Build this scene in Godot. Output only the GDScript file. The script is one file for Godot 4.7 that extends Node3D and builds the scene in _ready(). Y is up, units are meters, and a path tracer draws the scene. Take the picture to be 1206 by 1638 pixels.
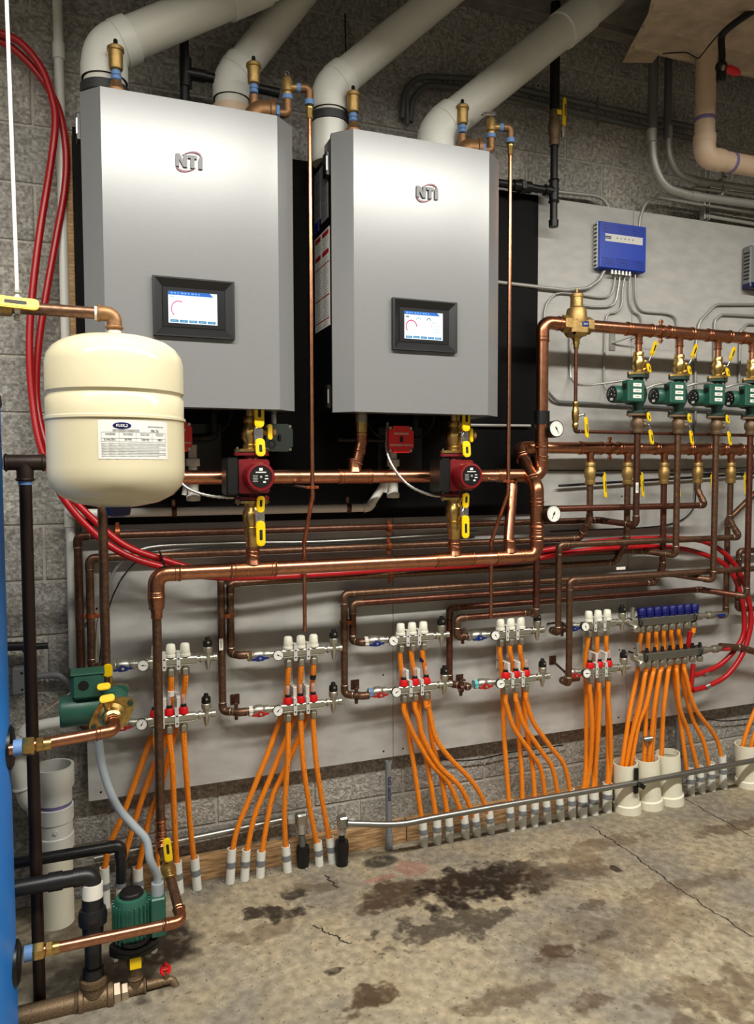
extends Node3D
# A boiler room wall: two wall-hung boilers, pumps, copper headers and five small floor-heating manifolds.
# Metres, y up; the block wall's face is the plane z = 0 and the room lies towards +z; x runs along the wall.

# ---------------------------------------------------------------- shapes
class Shape:
	var v := PackedVector3Array()
	var n := PackedVector3Array()
	var t := PackedVector2Array()
	var i := PackedInt32Array()
	func p(at: Vector3, nn: Vector3, uv := Vector2()) -> int:
		v.append(at); n.append(nn); t.append(uv)
		return v.size() - 1
	func tri(a: int, b: int, c: int) -> void:
		if (v[b] - v[a]).cross(v[c] - v[a]).dot(n[a] + n[b] + n[c]) > 0.0:
			i.append(a); i.append(c); i.append(b)
		else:
			i.append(a); i.append(b); i.append(c)
	func quad(a: Vector3, b: Vector3, c: Vector3, d: Vector3, nn: Vector3) -> void:
		var k := p(a, nn, Vector2(0, 1))
		p(b, nn, Vector2(1, 1)); p(c, nn, Vector2(1, 0)); p(d, nn, Vector2(0, 0))
		tri(k, k + 1, k + 2); tri(k, k + 2, k + 3)
	# rings of points joined into a skin; flat caps
	func tube(path: PackedVector3Array, r, sides := 12, caps := true) -> Shape:
		var last := path.size() - 1
		var d := (path[1] - path[0]).normalized()
		var u := d.cross(Vector3.UP if absf(d.y) < 0.9 else Vector3.RIGHT).normalized()
		var first := v.size()
		for k in path.size():
			var dd := (path[mini(k + 1, last)] - path[maxi(k - 1, 0)]).normalized()
			u = (u - dd * u.dot(dd)).normalized()
			var w := dd.cross(u)
			var rr: float = r[k] if r is PackedFloat32Array else r
			for s in sides + 1:
				var a := TAU * s / sides
				var o := u * cos(a) + w * sin(a)
				p(path[k] + o * rr, o, Vector2(float(s) / sides, float(k) / last))
		for k in last:
			for s in sides:
				var b := first + k * (sides + 1) + s
				tri(b, b + 1, b + sides + 1); tri(b + 1, b + sides + 2, b + sides + 1)
		if caps:
			for e in [0, last]:
				var nn := (path[0] - path[1]).normalized() if e == 0 else (path[last] - path[last - 1]).normalized()
				var c := p(path[e], nn)
				for s in sides + 1:
					p(v[first + e * (sides + 1) + s], nn)
				for s in sides:
					tri(c, c + 1 + s, c + 2 + s)
		return self
	func scale(f: float) -> Shape:
		for k in v.size(): v[k] *= f
		return self
	func cyl(a: Vector3, b: Vector3, r: float, sides := 12) -> Shape:
		return tube(PackedVector3Array([a, b]), r, sides)
	# profile points (radius, height) turned about an axis; edges sharper than 40 degrees stay sharp
	func lathe(o: Vector3, axis: Vector3, prof: Array, sides := 16, flat := false, spin := 0.0) -> Shape:
		var y := axis.normalized()
		var x := y.cross(Vector3.BACK if absf(y.z) < 0.9 else Vector3.UP).normalized()
		var z := x.cross(y)
		var m := prof.size() - 1
		var sl: Array = []
		for k in m:
			var e: Vector2 = prof[k + 1] - prof[k]
			sl.append(Vector2(e.y, -e.x).normalized() if e.length() > 1e-7 else Vector2(1, 0))
		for k in m:
			var n0: Vector2 = sl[k]
			var n1: Vector2 = sl[k]
			if k > 0 and sl[k - 1].dot(sl[k]) > 0.76: n0 = (sl[k - 1] + sl[k]).normalized()
			if k < m - 1 and sl[k + 1].dot(sl[k]) > 0.76: n1 = (sl[k + 1] + sl[k]).normalized()
			var p0: Vector2 = prof[k]
			var p1: Vector2 = prof[k + 1]
			if p0.distance_to(p1) < 1e-7: continue
			for s in sides:
				var a := TAU * s / sides + spin
				var b := TAU * (s + 1) / sides + spin
				var ra := x * cos(a) + z * sin(a)
				var rb := x * cos(b) + z * sin(b)
				var na := (ra + rb).normalized() if flat else ra
				var nb := na if flat else rb
				var q := p(o + ra * p0.x + y * p0.y, na * n0.x + y * n0.y)
				p(o + rb * p0.x + y * p0.y, nb * n0.x + y * n0.y)
				p(o + rb * p1.x + y * p1.y, nb * n1.x + y * n1.y)
				p(o + ra * p1.x + y * p1.y, na * n1.x + y * n1.y)
				if p0.x > 1e-6: tri(q, q + 1, q + 2)
				if p1.x > 1e-6: tri(q, q + 2, q + 3)
		return self
	func ball(o: Vector3, r: float, sides := 12) -> Shape:
		var pr: Array = []
		for k in 9:
			var a := PI * k / 8 - PI / 2
			pr.append(Vector2(r * cos(a), r * sin(a)))
		return lathe(o, Vector3.UP, pr, sides)
	# a bead or torus round an axis
	func bead(o: Vector3, axis: Vector3, r: float, w: float, sides := 16) -> Shape:
		var pr: Array = []
		for k in 7:
			var a := TAU * k / 6
			pr.append(Vector2(r + w * cos(a), -w * sin(a)))
		pr.reverse()
		return lathe(o, axis, pr, sides)
	# chamfered box
	func box(c: Vector3, s: Vector3, b := 0.002, rot := Basis()) -> Shape:
		var h := s / 2.0
		b = minf(b, minf(h.x, minf(h.y, h.z)) * 0.8)
		for ax in 3:
			var e1 := (ax + 1) % 3
			var e2 := (ax + 2) % 3
			for sg in [-1.0, 1.0]:
				var f: Array = []
				for q in [Vector2(-1, -1), Vector2(1, -1), Vector2(1, 1), Vector2(-1, 1)]:
					var w := Vector3()
					w[ax] = sg * h[ax]; w[e1] = q.x * (h[e1] - b); w[e2] = q.y * (h[e2] - b)
					f.append(c + rot * w)
				var nn := Vector3(); nn[ax] = sg
				quad(f[0], f[1], f[2], f[3], rot * nn)
				for s2 in [-1.0, 1.0]:
					var g: Array = []
					for q in [-1.0, 1.0]:
						var w0 := Vector3(); w0[ax] = sg * h[ax]; w0[e1] = s2 * (h[e1] - b); w0[e2] = q * (h[e2] - b)
						var w1 := Vector3(); w1[ax] = sg * (h[ax] - b); w1[e1] = s2 * h[e1]; w1[e2] = q * (h[e2] - b)
						g.append(c + rot * w0); g.append(c + rot * w1)
					var n2 := Vector3(); n2[ax] = sg; n2[e1] = s2
					quad(g[0], g[1], g[3], g[2], rot * n2.normalized())
		return self
	# a flat outline with thickness: outline in the plane of u and w, pushed along d
	func prism(o: Vector3, u: Vector3, w: Vector3, poly: PackedVector2Array, d: Vector3) -> Shape:
		var tr := Geometry2D.triangulate_polygon(poly)
		var nn := d.normalized()
		for e in 2:
			var k := v.size()
			for q in poly:
				p(o + u * q.x + w * q.y + d * e, nn if e == 1 else -nn)
			for s in range(0, tr.size(), 3):
				tri(k + tr[s], k + tr[s + 1], k + tr[s + 2])
		var area := 0.0
		for s in poly.size():
			area += poly[s].cross(poly[(s + 1) % poly.size()])
		var sg := 1.0 if area > 0 else -1.0
		for s in poly.size():
			var a := poly[s]
			var b := poly[(s + 1) % poly.size()]
			var e := (b - a).normalized()
			var m := (u * e.y - w * e.x) * sg
			var pa := o + u * a.x + w * a.y
			var pb := o + u * b.x + w * b.y
			quad(pa, pb, pb + d, pa + d, m.normalized())
		return self

func rrect(w: float, h: float, r: float, steps := 4) -> PackedVector2Array:
	var o := PackedVector2Array()
	for q in 4:
		var c := Vector2((w / 2 - r) * [1, -1, -1, 1][q], (h / 2 - r) * [1, 1, -1, -1][q])
		for k in steps + 1:
			var a := PI / 2 * (q + float(k) / steps)
			o.append(c + Vector2(cos(a), sin(a)) * r)
	return o

func fillet(pts: Array, rad: float, steps := 8) -> PackedVector3Array:
	var o := PackedVector3Array([pts[0]])
	for k in range(1, pts.size() - 1):
		var a: Vector3 = pts[k - 1] - pts[k]
		var b: Vector3 = pts[k + 1] - pts[k]
		var half := acos(clampf(a.normalized().dot(b.normalized()), -1, 1)) / 2
		var cut := minf(rad / tan(half), minf(a.length(), b.length()) * 0.48)
		if cut < 1e-4 or half > 1.55:
			o.append(pts[k]); continue
		var p0: Vector3 = pts[k] + a.normalized() * cut
		var p2: Vector3 = pts[k] + b.normalized() * cut
		for s in steps + 1:
			var f := float(s) / steps
			# circular arc written as a rational curve
			var w := sin(half)
			var q := (1 - f) * (1 - f) + 2 * f * (1 - f) * w + f * f
			o.append((p0 * (1 - f) * (1 - f) + pts[k] * 2 * f * (1 - f) * w + p2 * f * f) / q)
	o.append(pts[-1])
	return o

func spline(pts: Array, steps := 8) -> PackedVector3Array:
	var o := PackedVector3Array()
	var m := pts.size() - 1
	for k in m:
		var a: Vector3 = pts[maxi(k - 1, 0)]
		var b: Vector3 = pts[k]
		var c: Vector3 = pts[k + 1]
		var d: Vector3 = pts[mini(k + 2, m)]
		for s in steps:
			o.append(b.cubic_interpolate(c, a, d, float(s) / steps))
	o.append(pts[m])
	return o

# ---------------------------------------------------------------- naming and nodes
var taken := {}
var M := {}

func numbered(called: String) -> String:
	taken[called] = taken.get(called, -1) + 1
	return called if taken[called] == 0 else "%s_%03d" % [called, taken[called]]

func tag(o: Node3D, label: String, category: String, group := "") -> Node3D:
	o.set_meta("label", label)
	o.set_meta("category", category)
	if group: o.set_meta("group", group)
	return o

func thing(called: String, label: String, category: String, at := Vector3.ZERO, group := "", turn := 0.0) -> Node3D:
	var o := Node3D.new()
	o.name = numbered(called)
	add_child(o)
	o.position = at
	o.rotation.y = turn
	return tag(o, label, category, group)

func put(s: Shape, called: String, m: String, parent: Node3D) -> MeshInstance3D:
	var a := []
	a.resize(Mesh.ARRAY_MAX)
	a[Mesh.ARRAY_VERTEX] = s.v; a[Mesh.ARRAY_NORMAL] = s.n; a[Mesh.ARRAY_TEX_UV] = s.t; a[Mesh.ARRAY_INDEX] = s.i
	var mesh := ArrayMesh.new()
	mesh.add_surface_from_arrays(Mesh.PRIMITIVE_TRIANGLES, a)
	mesh.surface_set_material(0, M[m])
	var o := MeshInstance3D.new()
	o.mesh = mesh
	o.name = numbered(called) if parent == self else called
	parent.add_child(o, true)
	return o

# one mesh that is a thing by itself, standing at its own base
func single(s: Shape, called: String, m: String, at: Vector3, label: String, category: String, group := "") -> MeshInstance3D:
	for k in s.v.size(): s.v[k] -= at
	var o := put(s, called, m, self)
	o.position = at
	tag(o, label, category, group)
	return o

func struct(s: Shape, called: String, m: String, label: String, category: String) -> MeshInstance3D:
	var o := put(s, called, m, self)
	o.set_meta("kind", "structure")
	tag(o, label, category)
	return o

func copy_of(o: Node3D, at: Vector3, label: String) -> Node3D:
	var c: Node3D = o.duplicate()
	c.name = numbered(o.name)
	add_child(c)
	c.position = at
	c.set_meta("label", label)
	return c

func words(parent: Node3D, string: String, at: Vector3, size: float, m: String, rot := Basis(), called := "lettering", font := "Droid Sans", depth := 0.0006, bold := false) -> MeshInstance3D:
	var tm := TextMesh.new()
	var f := SystemFont.new()
	f.font_names = PackedStringArray([font])
	if bold: f.font_weight = 700
	tm.font = f
	tm.text = string
	tm.font_size = 32
	tm.pixel_size = size / 32.0
	tm.depth = depth
	tm.material = M[m]
	var o := MeshInstance3D.new()
	o.mesh = tm
	o.name = called
	parent.add_child(o, true)
	o.transform = Transform3D(rot, at)
	return o

# ---------------------------------------------------------------- pipework
# A pipe run: straight lengths and elbows, each a part. fit: "sweat" (soldered), "press" (beaded), "glue" (plastic hub).
func run(called: String, label: String, category: String, pts: Array, r: float, m: String, o := {}) -> Node3D:
	var base: Vector3 = pts[0]
	for q in pts:
		if q.y < base.y: base = q
	var th := thing(called, label, category, base, o.get("group", ""))
	var fit: String = o.get("fit", "sweat")
	var fm: String = o.get("fm", m)
	var sides: int = o.get("sides", 14)
	var l: Array = []
	for q in pts: l.append(q - base)
	var from: Vector3 = l[0]
	var last := l.size() - 1
	var extra: float = {"sweat": 1.3, "press": 1.7, "glue": 0.7}[fit]
	for k in range(1, last):
		var a: Vector3 = l[k - 1] - l[k]
		var b: Vector3 = l[k + 1] - l[k]
		var half := acos(clampf(a.normalized().dot(b.normalized()), -1, 1)) / 2
		var room := minf(a.length() * (1.0 if k == 1 else 0.5), b.length() * (1.0 if k == last - 1 else 0.5))
		var reach := minf(r * 1.5 / tan(half) + r * extra, room * 0.98)
		var e0: Vector3 = l[k] + a.normalized() * reach
		var e1: Vector3 = l[k] + b.normalized() * reach
		if from.distance_to(e0) > r * 0.3:
			put(Shape.new().cyl(from, e0, r, sides), "pipe", m, th)
		var s := Shape.new()
		var arc := fillet([e0, l[k], e1], r * 1.5, 8)
		var grow := {"sweat": 0.0016, "press": 0.002, "glue": r * 0.09}[fit] as float
		s.tube(arc, r + grow, sides)
		if fit == "press":
			for e in [[e0, a], [e1, b]]:
				var d: Vector3 = -e[1].normalized()
				s.bead(e[0] + d * r * 0.22, d, r + 0.0024, 0.0028, sides)
				s.bead(e[0] + d * r * 0.8, d, r + 0.0012, 0.0016, sides)
		elif fit == "glue":
			for e in [[e0, a], [e1, b]]:
				var d: Vector3 = -e[1].normalized()
				s.lathe(e[0], d, [Vector2(r, 0), Vector2(r * 1.13, 0), Vector2(r * 1.13, r * 0.75), Vector2(r * 1.05, r * 0.8)], sides)
		var el := put(s, "elbow", fm, th)
		if fit == "sweat" and o.get("solder", true):
			put(Shape.new().bead(e0, a, r + 0.0008, 0.0012, 10), "solder_ring", "solder", el)
			put(Shape.new().bead(e1, b, r + 0.0008, 0.0012, 10), "solder_ring", "solder", el)
		from = e1
	put(Shape.new().cyl(from, l[last], r, sides), "pipe", m, th)
	return th

func coupling(th: Node3D, at: Vector3, dir: Vector3, length: float, r: float, m: String, called := "coupling", press := false) -> MeshInstance3D:
	var c := at - th.position
	var d := dir.normalized()
	var s := Shape.new()
	var w := 0.002
	s.lathe(c - d * length / 2, d, [Vector2(r, 0), Vector2(r + w, 0), Vector2(r + w, length), Vector2(r, length)], 14)
	if press:
		for e in [-1, 1]:
			s.bead(c + d * e * (length / 2 - 0.006), d, r + 0.0022, 0.003, 14)
			s.bead(c + d * e * (length / 2 - 0.02), d, r + 0.0012, 0.0015, 14)
	return put(s, called, m, th)

# tee fitting: main direction d, branch direction b
func tee(th: Node3D, at: Vector3, d: Vector3, b: Vector3, r: float, rb: float, m: String, reach := 0.0) -> MeshInstance3D:
	var c := at - th.position
	var L := maxf(rb * 2.0 + 0.025, reach)
	var s := Shape.new()
	s.cyl(c - d * L, c + d * L, r + 0.002, 16)
	for e in [-1, 1]:
		s.bead(c + d * e * (L - 0.006), d, r + 0.0022, 0.0032, 16)
		s.bead(c + d * e * (L - 0.02), d, r + 0.0014, 0.0018, 16)
	var H := r + rb * 0.6 + 0.03
	s.lathe(c, b, [Vector2(rb + 0.008, r * 0.7), Vector2(rb + 0.003, r + 0.007), Vector2(rb + 0.002, r + 0.01), Vector2(rb + 0.002, H), Vector2(0, H)], 14)
	s.bead(c + b * (H - 0.005), b, rb + 0.0022, 0.0028, 14)
	return put(s, "tee", m, th)

# a bent tube that is one piece
func bent(called: String, label: String, category: String, pts: Array, r: float, m: String, rad := 0.05, group := "", sides := 10) -> MeshInstance3D:
	return single(Shape.new().tube(fillet(pts, rad), r, sides), called, m, pts[0], label, category, group)

func hose(called: String, label: String, category: String, pts: Array, r: float, m: String, group := "", sides := 12) -> MeshInstance3D:
	return single(Shape.new().tube(spline(pts), r, sides), called, m, pts[0], label, category, group)

# armoured cable: a wound steel strip, ribbed along its length
func armoured(called: String, label: String, pts: Array, r: float, m: String, pitch := 0.011) -> MeshInstance3D:
	var rough := spline(pts, 12)
	var fine := PackedVector3Array()
	var rr := PackedFloat32Array()
	for k in rough.size() - 1:
		var n := maxi(1, int(rough[k].distance_to(rough[k + 1]) / (pitch / 3)))
		for s in n:
			fine.append(rough[k].lerp(rough[k + 1], float(s) / n))
	fine.append(rough[-1])
	for k in fine.size():
		rr.append(r * [1.0, 0.95, 0.70][k % 3])
	return single(Shape.new().tube(fine, rr, 8), called, m, pts[0], label, "cable")

func hexa(s: Shape, at: Vector3, d: Vector3, r: float, h: float, spin := 0.0) -> void:
	s.lathe(at, d, [Vector2(0, 0), Vector2(r * 0.9, 0), Vector2(r, h * 0.12), Vector2(r, h * 0.88), Vector2(r * 0.9, h), Vector2(0, h)], 6, true, spin)

func brass_body(s: Shape, o: Vector3, d: Vector3, r: float, h: float) -> void:
	s.lathe(o, d, [Vector2(0, 0), Vector2(r * 0.82, 0), Vector2(r * 0.88, h * 0.03), Vector2(r * 0.88, h * 0.17), Vector2(r * 0.76, h * 0.19), Vector2(r * 0.78, h * 0.24), Vector2(r, h * 0.36), Vector2(r * 1.04, h * 0.5), Vector2(r, h * 0.64),
		Vector2(r * 0.78, h * 0.76), Vector2(r * 0.76, h * 0.81), Vector2(r * 0.88, h * 0.83), Vector2(r * 0.88, h * 0.97), Vector2(r * 0.82, h), Vector2(0, h)], 18)

# yellow lever: hub at o, grip running along g, its broad face towards f
func lever(parent: Node3D, o: Vector3, g: Vector3, f: Vector3, length: float, w: float, m := "yellow", slot := true) -> MeshInstance3D:
	g = g.normalized()
	f = (f - g * f.dot(g)).normalized()
	var side := g.cross(f)
	var s := Shape.new()
	var poly := rrect(w, length, w * 0.42)
	s.prism(o + g * length * 0.5 - f * 0.0025, side, g, poly, f * 0.005)
	s.prism(o + g * length * 0.5 + f * 0.0025, side, g, rrect(w * 0.8, length * 0.93, w * 0.34), f * 0.0012)
	var l := put(s, "lever", m, parent)
	if slot:
		var t := Shape.new()
		t.prism(o + g * length * 0.56 + f * 0.0036, side, g, rrect(w * 0.34, length * 0.42, w * 0.12), f * 0.0005)
		put(t, "lever_mark", "black_print", l)
	return l

# ---------------------------------------------------------------- materials
func noise_tex(freq: float, seed_: int, c0: Color, c1: Color, size := 512, kind := FastNoiseLite.TYPE_SIMPLEX_SMOOTH, oct := 4, bump := 0.0) -> NoiseTexture2D:
	var f := FastNoiseLite.new()
	f.seed = seed_; f.frequency = freq; f.noise_type = kind; f.fractal_octaves = oct
	if kind == FastNoiseLite.TYPE_CELLULAR: f.fractal_type = FastNoiseLite.FRACTAL_NONE
	var t := NoiseTexture2D.new()
	t.width = size; t.height = size; t.seamless = true; t.noise = f
	if bump > 0.0:
		t.as_normal_map = true; t.bump_strength = bump
	else:
		var g := Gradient.new()
		g.set_color(0, c0); g.set_color(1, c1)
		t.color_ramp = g
	return t

func mat(called: String, c: Color, rough := 0.5, metal := 0.0) -> StandardMaterial3D:
	var m := StandardMaterial3D.new()
	m.resource_name = called
	m.albedo_color = c; m.roughness = rough; m.metallic = metal
	M[called] = m
	return m

func tri_map(m: StandardMaterial3D, albedo: Texture2D, scale: Vector3, normal: Texture2D = null, amount := 1.0) -> void:
	m.uv1_triplanar = true
	m.uv1_world_triplanar = true
	m.uv1_scale = scale
	if albedo: m.albedo_texture = albedo
	if normal:
		m.normal_enabled = true; m.normal_texture = normal; m.normal_scale = amount

func make_materials() -> void:
	var W := Color.WHITE
	var mottled := noise_tex(0.02, 3, Color(0.80, 0.80, 0.80), W)
	var speck := noise_tex(0.09, 5, Color(0.55, 0.54, 0.53), Color(1, 1, 1), 512, FastNoiseLite.TYPE_VALUE, 3)
	var grit := noise_tex(0.12, 7, W, W, 512, FastNoiseLite.TYPE_VALUE, 3, 6.0)
	for k in 4:
		tri_map(mat("block%d" % k, [Color(0.78, 0.77, 0.735), Color(0.745, 0.735, 0.71), Color(0.80, 0.785, 0.75), Color(0.77, 0.755, 0.73)][k], 0.95), speck, Vector3(2.4, 2.4, 2.4), grit, 0.8)
	tri_map(mat("mortar", Color(0.74, 0.72, 0.68), 0.95), mottled, Vector3(6, 6, 6))
	tri_map(mat("plywood", Color(0.70, 0.695, 0.68), 0.55), noise_tex(0.012, 11, Color(0.90, 0.90, 0.90), W, 512, FastNoiseLite.TYPE_SIMPLEX_SMOOTH, 5), Vector3(1.1, 2.6, 1), noise_tex(0.02, 12, W, W, 512, FastNoiseLite.TYPE_SIMPLEX_SMOOTH, 5, 2.0), 0.1)
	tri_map(mat("black_board", Color(0.018, 0.018, 0.02), 0.6), mottled, Vector3(0.8, 2, 1))
	M["black_board"].metallic_specular = 0.25
	tri_map(mat("furring", Color(0.10, 0.085, 0.07), 0.9), mottled, Vector3(3, 3, 3))
	tri_map(mat("lumber", Color(0.84, 0.69, 0.50), 0.8), noise_tex(0.02, 15, Color(0.55, 0.5, 0.45), W), Vector3(0.9, 7, 7))
	tri_map(mat("ceiling_paint", Color(0.60, 0.58, 0.55), 0.9), mottled, Vector3(1, 1, 1))
	tri_map(mat("liner", Color(0.78, 0.70, 0.60), 0.5), mottled, Vector3(1, 1, 1))
	mat("plain_wall", Color(0.52, 0.51, 0.49), 0.9)
	tri_map(mat("rubble", Color(0.72, 0.70, 0.66), 0.95), speck, Vector3(6, 6, 6))
	# metals
	tri_map(mat("copper", Color(0.84, 0.60, 0.47), 0.27, 1.0), noise_tex(0.02, 21, Color(0.80, 0.76, 0.74), W), Vector3(3, 3, 3))
	tri_map(mat("copper_fit", Color(0.80, 0.56, 0.43), 0.30, 1.0), noise_tex(0.05, 22, Color(0.72, 0.66, 0.63), W), Vector3(4, 4, 4))
	tri_map(mat("copper_old", Color(0.53, 0.41, 0.33), 0.42, 0.85), noise_tex(0.03, 23, Color(0.66, 0.62, 0.60), W), Vector3(3, 3, 3))
	tri_map(mat("copper_dark", Color(0.42, 0.30, 0.245), 0.42, 0.75), noise_tex(0.03, 24, Color(0.66, 0.58, 0.55), W), Vector3(3, 3, 3))
	tri_map(mat("copper_red", Color(0.50, 0.33, 0.27), 0.38, 0.85), noise_tex(0.03, 25, Color(0.72, 0.66, 0.64), W), Vector3(3, 3, 3))
	tri_map(mat("copper_green", Color(0.55, 0.52, 0.44), 0.6, 0.3), noise_tex(0.06, 26, Color(0.55, 0.50, 0.44), W), Vector3(5, 5, 5))
	mat("strap", Color(0.62, 0.33, 0.20), 0.45, 0.8)
	mat("solder", Color(0.80, 0.74, 0.66), 0.4, 0.9)
	tri_map(mat("brass", Color(0.86, 0.72, 0.44), 0.3, 1.0), mottled, Vector3(5, 5, 5))
	tri_map(mat("brass_cast", Color(0.74, 0.61, 0.38), 0.48, 0.8), mottled, Vector3(6, 6, 6))
	tri_map(mat("bronze", Color(0.60, 0.45, 0.31), 0.5, 0.7), mottled, Vector3(6, 6, 6))
	tri_map(mat("bronze_old", Color(0.58, 0.49, 0.38), 0.55, 0.6), noise_tex(0.06, 27, Color(0.55, 0.52, 0.5), W), Vector3(5, 5, 5))
	mat("nickel", Color(0.72, 0.71, 0.66), 0.38, 0.9)
	mat("zinc", Color(0.80, 0.80, 0.78), 0.45, 0.2)
	mat("nickel_dull", Color(0.66, 0.64, 0.58), 0.4, 0.9)
	mat("stainless", Color(0.62, 0.62, 0.60), 0.38, 1.0)
	mat("steel", Color(0.70, 0.70, 0.68), 0.35, 1.0)
	mat("galvanised", Color(0.76, 0.76, 0.74), 0.4, 0.7)
	mat("conduit", Color(0.64, 0.64, 0.62), 0.45, 0.5)
	mat("cable_steel", Color(0.70, 0.70, 0.68), 0.38, 0.8)
	mat("iron_black", Color(0.085, 0.085, 0.09), 0.4, 0.3)
	tri_map(mat("iron_brown", Color(0.19, 0.125, 0.095), 0.5, 0.4), mottled, Vector3(4, 4, 4))
	# boilers
	var brushed := mat("boiler_face", Color(0.53, 0.535, 0.54), 0.27, 0.22)
	tri_map(brushed, noise_tex(0.05, 31, Color(0.96, 0.96, 0.96), W), Vector3(1, 14, 1))
	mat("boiler_side", Color(0.015, 0.016, 0.022), 0.25)
	mat("boiler_trim", Color(0.03, 0.03, 0.03), 0.35)
	mat("bezel", Color(0.09, 0.09, 0.10), 0.38)
	mat("bezel_inner", Color(0.055, 0.055, 0.07), 0.3)
	# plastics and paint
	mat("pvc", Color(0.84, 0.84, 0.81), 0.38)
	mat("pvc_aged", Color(0.82, 0.815, 0.775), 0.42)
	mat("pvc_cream", Color(0.90, 0.88, 0.80), 0.5)
	mat("pvc_tan", Color(0.80, 0.70, 0.60), 0.45)
	mat("pvc_bright", Color(0.87, 0.87, 0.84), 0.4)
	mat("primer", Color(0.45, 0.40, 0.58), 0.6)
	mat("rubber", Color(0.16, 0.165, 0.17), 0.6)
	mat("pvc_black", Color(0.075, 0.08, 0.09), 0.4)
	mat("conduit_plastic", Color(0.46, 0.47, 0.48), 0.5)
	mat("conduit_dark", Color(0.34, 0.345, 0.34), 0.55)
	mat("liquidtight", Color(0.56, 0.59, 0.61), 0.45)
	mat("pex", Color(0.92, 0.515, 0.09), 0.36)
	mat("pex_print", Color(0.45, 0.17, 0.02), 0.5)
	mat("red_pex", Color(0.64, 0.045, 0.075), 0.34)
	mat("tank_cream", Color(0.78, 0.745, 0.63), 0.15)
	mat("tank_blue", Color(0.13, 0.46, 0.79), 0.4)
	mat("navy", Color(0.04, 0.06, 0.28), 0.35)
	mat("white", Color(0.86, 0.86, 0.83), 0.45)
	mat("cap_white", Color(0.88, 0.87, 0.81), 0.45)
	mat("label_paper", Color(0.80, 0.80, 0.78), 0.6)
	mat("label_grey", Color(0.44, 0.45, 0.46), 0.5)
	mat("ink", Color(0.20, 0.20, 0.22), 0.6)
	mat("ink_pale", Color(0.55, 0.55, 0.55), 0.6)
	mat("label_red", Color(0.62, 0.03, 0.08), 0.5)
	mat("black", Color(0.035, 0.035, 0.038), 0.4)
	mat("black_print", Color(0.05, 0.045, 0.03), 0.6)
	mat("yellow", Color(0.93, 0.78, 0.02), 0.4)
	mat("red", Color(0.80, 0.05, 0.07), 0.38)
	mat("red_box", Color(0.90, 0.13, 0.13), 0.3)
	mat("pump_red", Color(0.43, 0.045, 0.08), 0.4)
	mat("pump_green", Color(0.14, 0.33, 0.27), 0.4)
	mat("pump_green_dark", Color(0.09, 0.20, 0.17), 0.45)
	mat("box_grey", Color(0.30, 0.33, 0.32), 0.45, 0.4)
	mat("valve_blue", Color(0.05, 0.14, 0.42), 0.35)
	mat("valve_red", Color(0.62, 0.10, 0.09), 0.4)
	mat("cap_blue", Color(0.02, 0.04, 0.36), 0.4)
	mat("control_blue", Color(0.045, 0.22, 0.66), 0.38)
	mat("dope_blue", Color(0.38, 0.52, 0.72), 0.6)
	mat("dope_teal", Color(0.36, 0.75, 0.80), 0.6)
	mat("tape_white", Color(0.86, 0.84, 0.80), 0.7)
	mat("logo_red", Color(0.42, 0.18, 0.23), 0.35, 0.1)
	mat("logo_metal", Color(0.34, 0.34, 0.35), 0.35, 0.2)
	mat("chrome", Color(0.86, 0.86, 0.87), 0.15, 1.0)
	var gl := mat("clear", Color(0.85, 0.85, 0.82, 0.25), 0.08)
	gl.transparency = BaseMaterial3D.TRANSPARENCY_ALPHA
	for k in 2:
		var s := mat("screen%d" % k, Color.BLACK, 0.3)
		s.emission_enabled = true
		s.emission = Color.WHITE
		s.emission_operator = BaseMaterial3D.EMISSION_OP_MULTIPLY
		s.emission_texture = screen_picture(k)
		s.emission_energy_multiplier = 1.15
	var lens := mat("lamp_lens", Color(0.9, 0.9, 0.9), 0.5)
	lens.emission_enabled = true; lens.emission = Color(1, 0.97, 0.92); lens.emission_energy_multiplier = 6.0
	var fl := mat("concrete_floor", Color.WHITE, 1.0)
	var pics := floor_pictures()
	fl.albedo_texture = pics[0]; fl.roughness_texture = pics[1]

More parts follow.
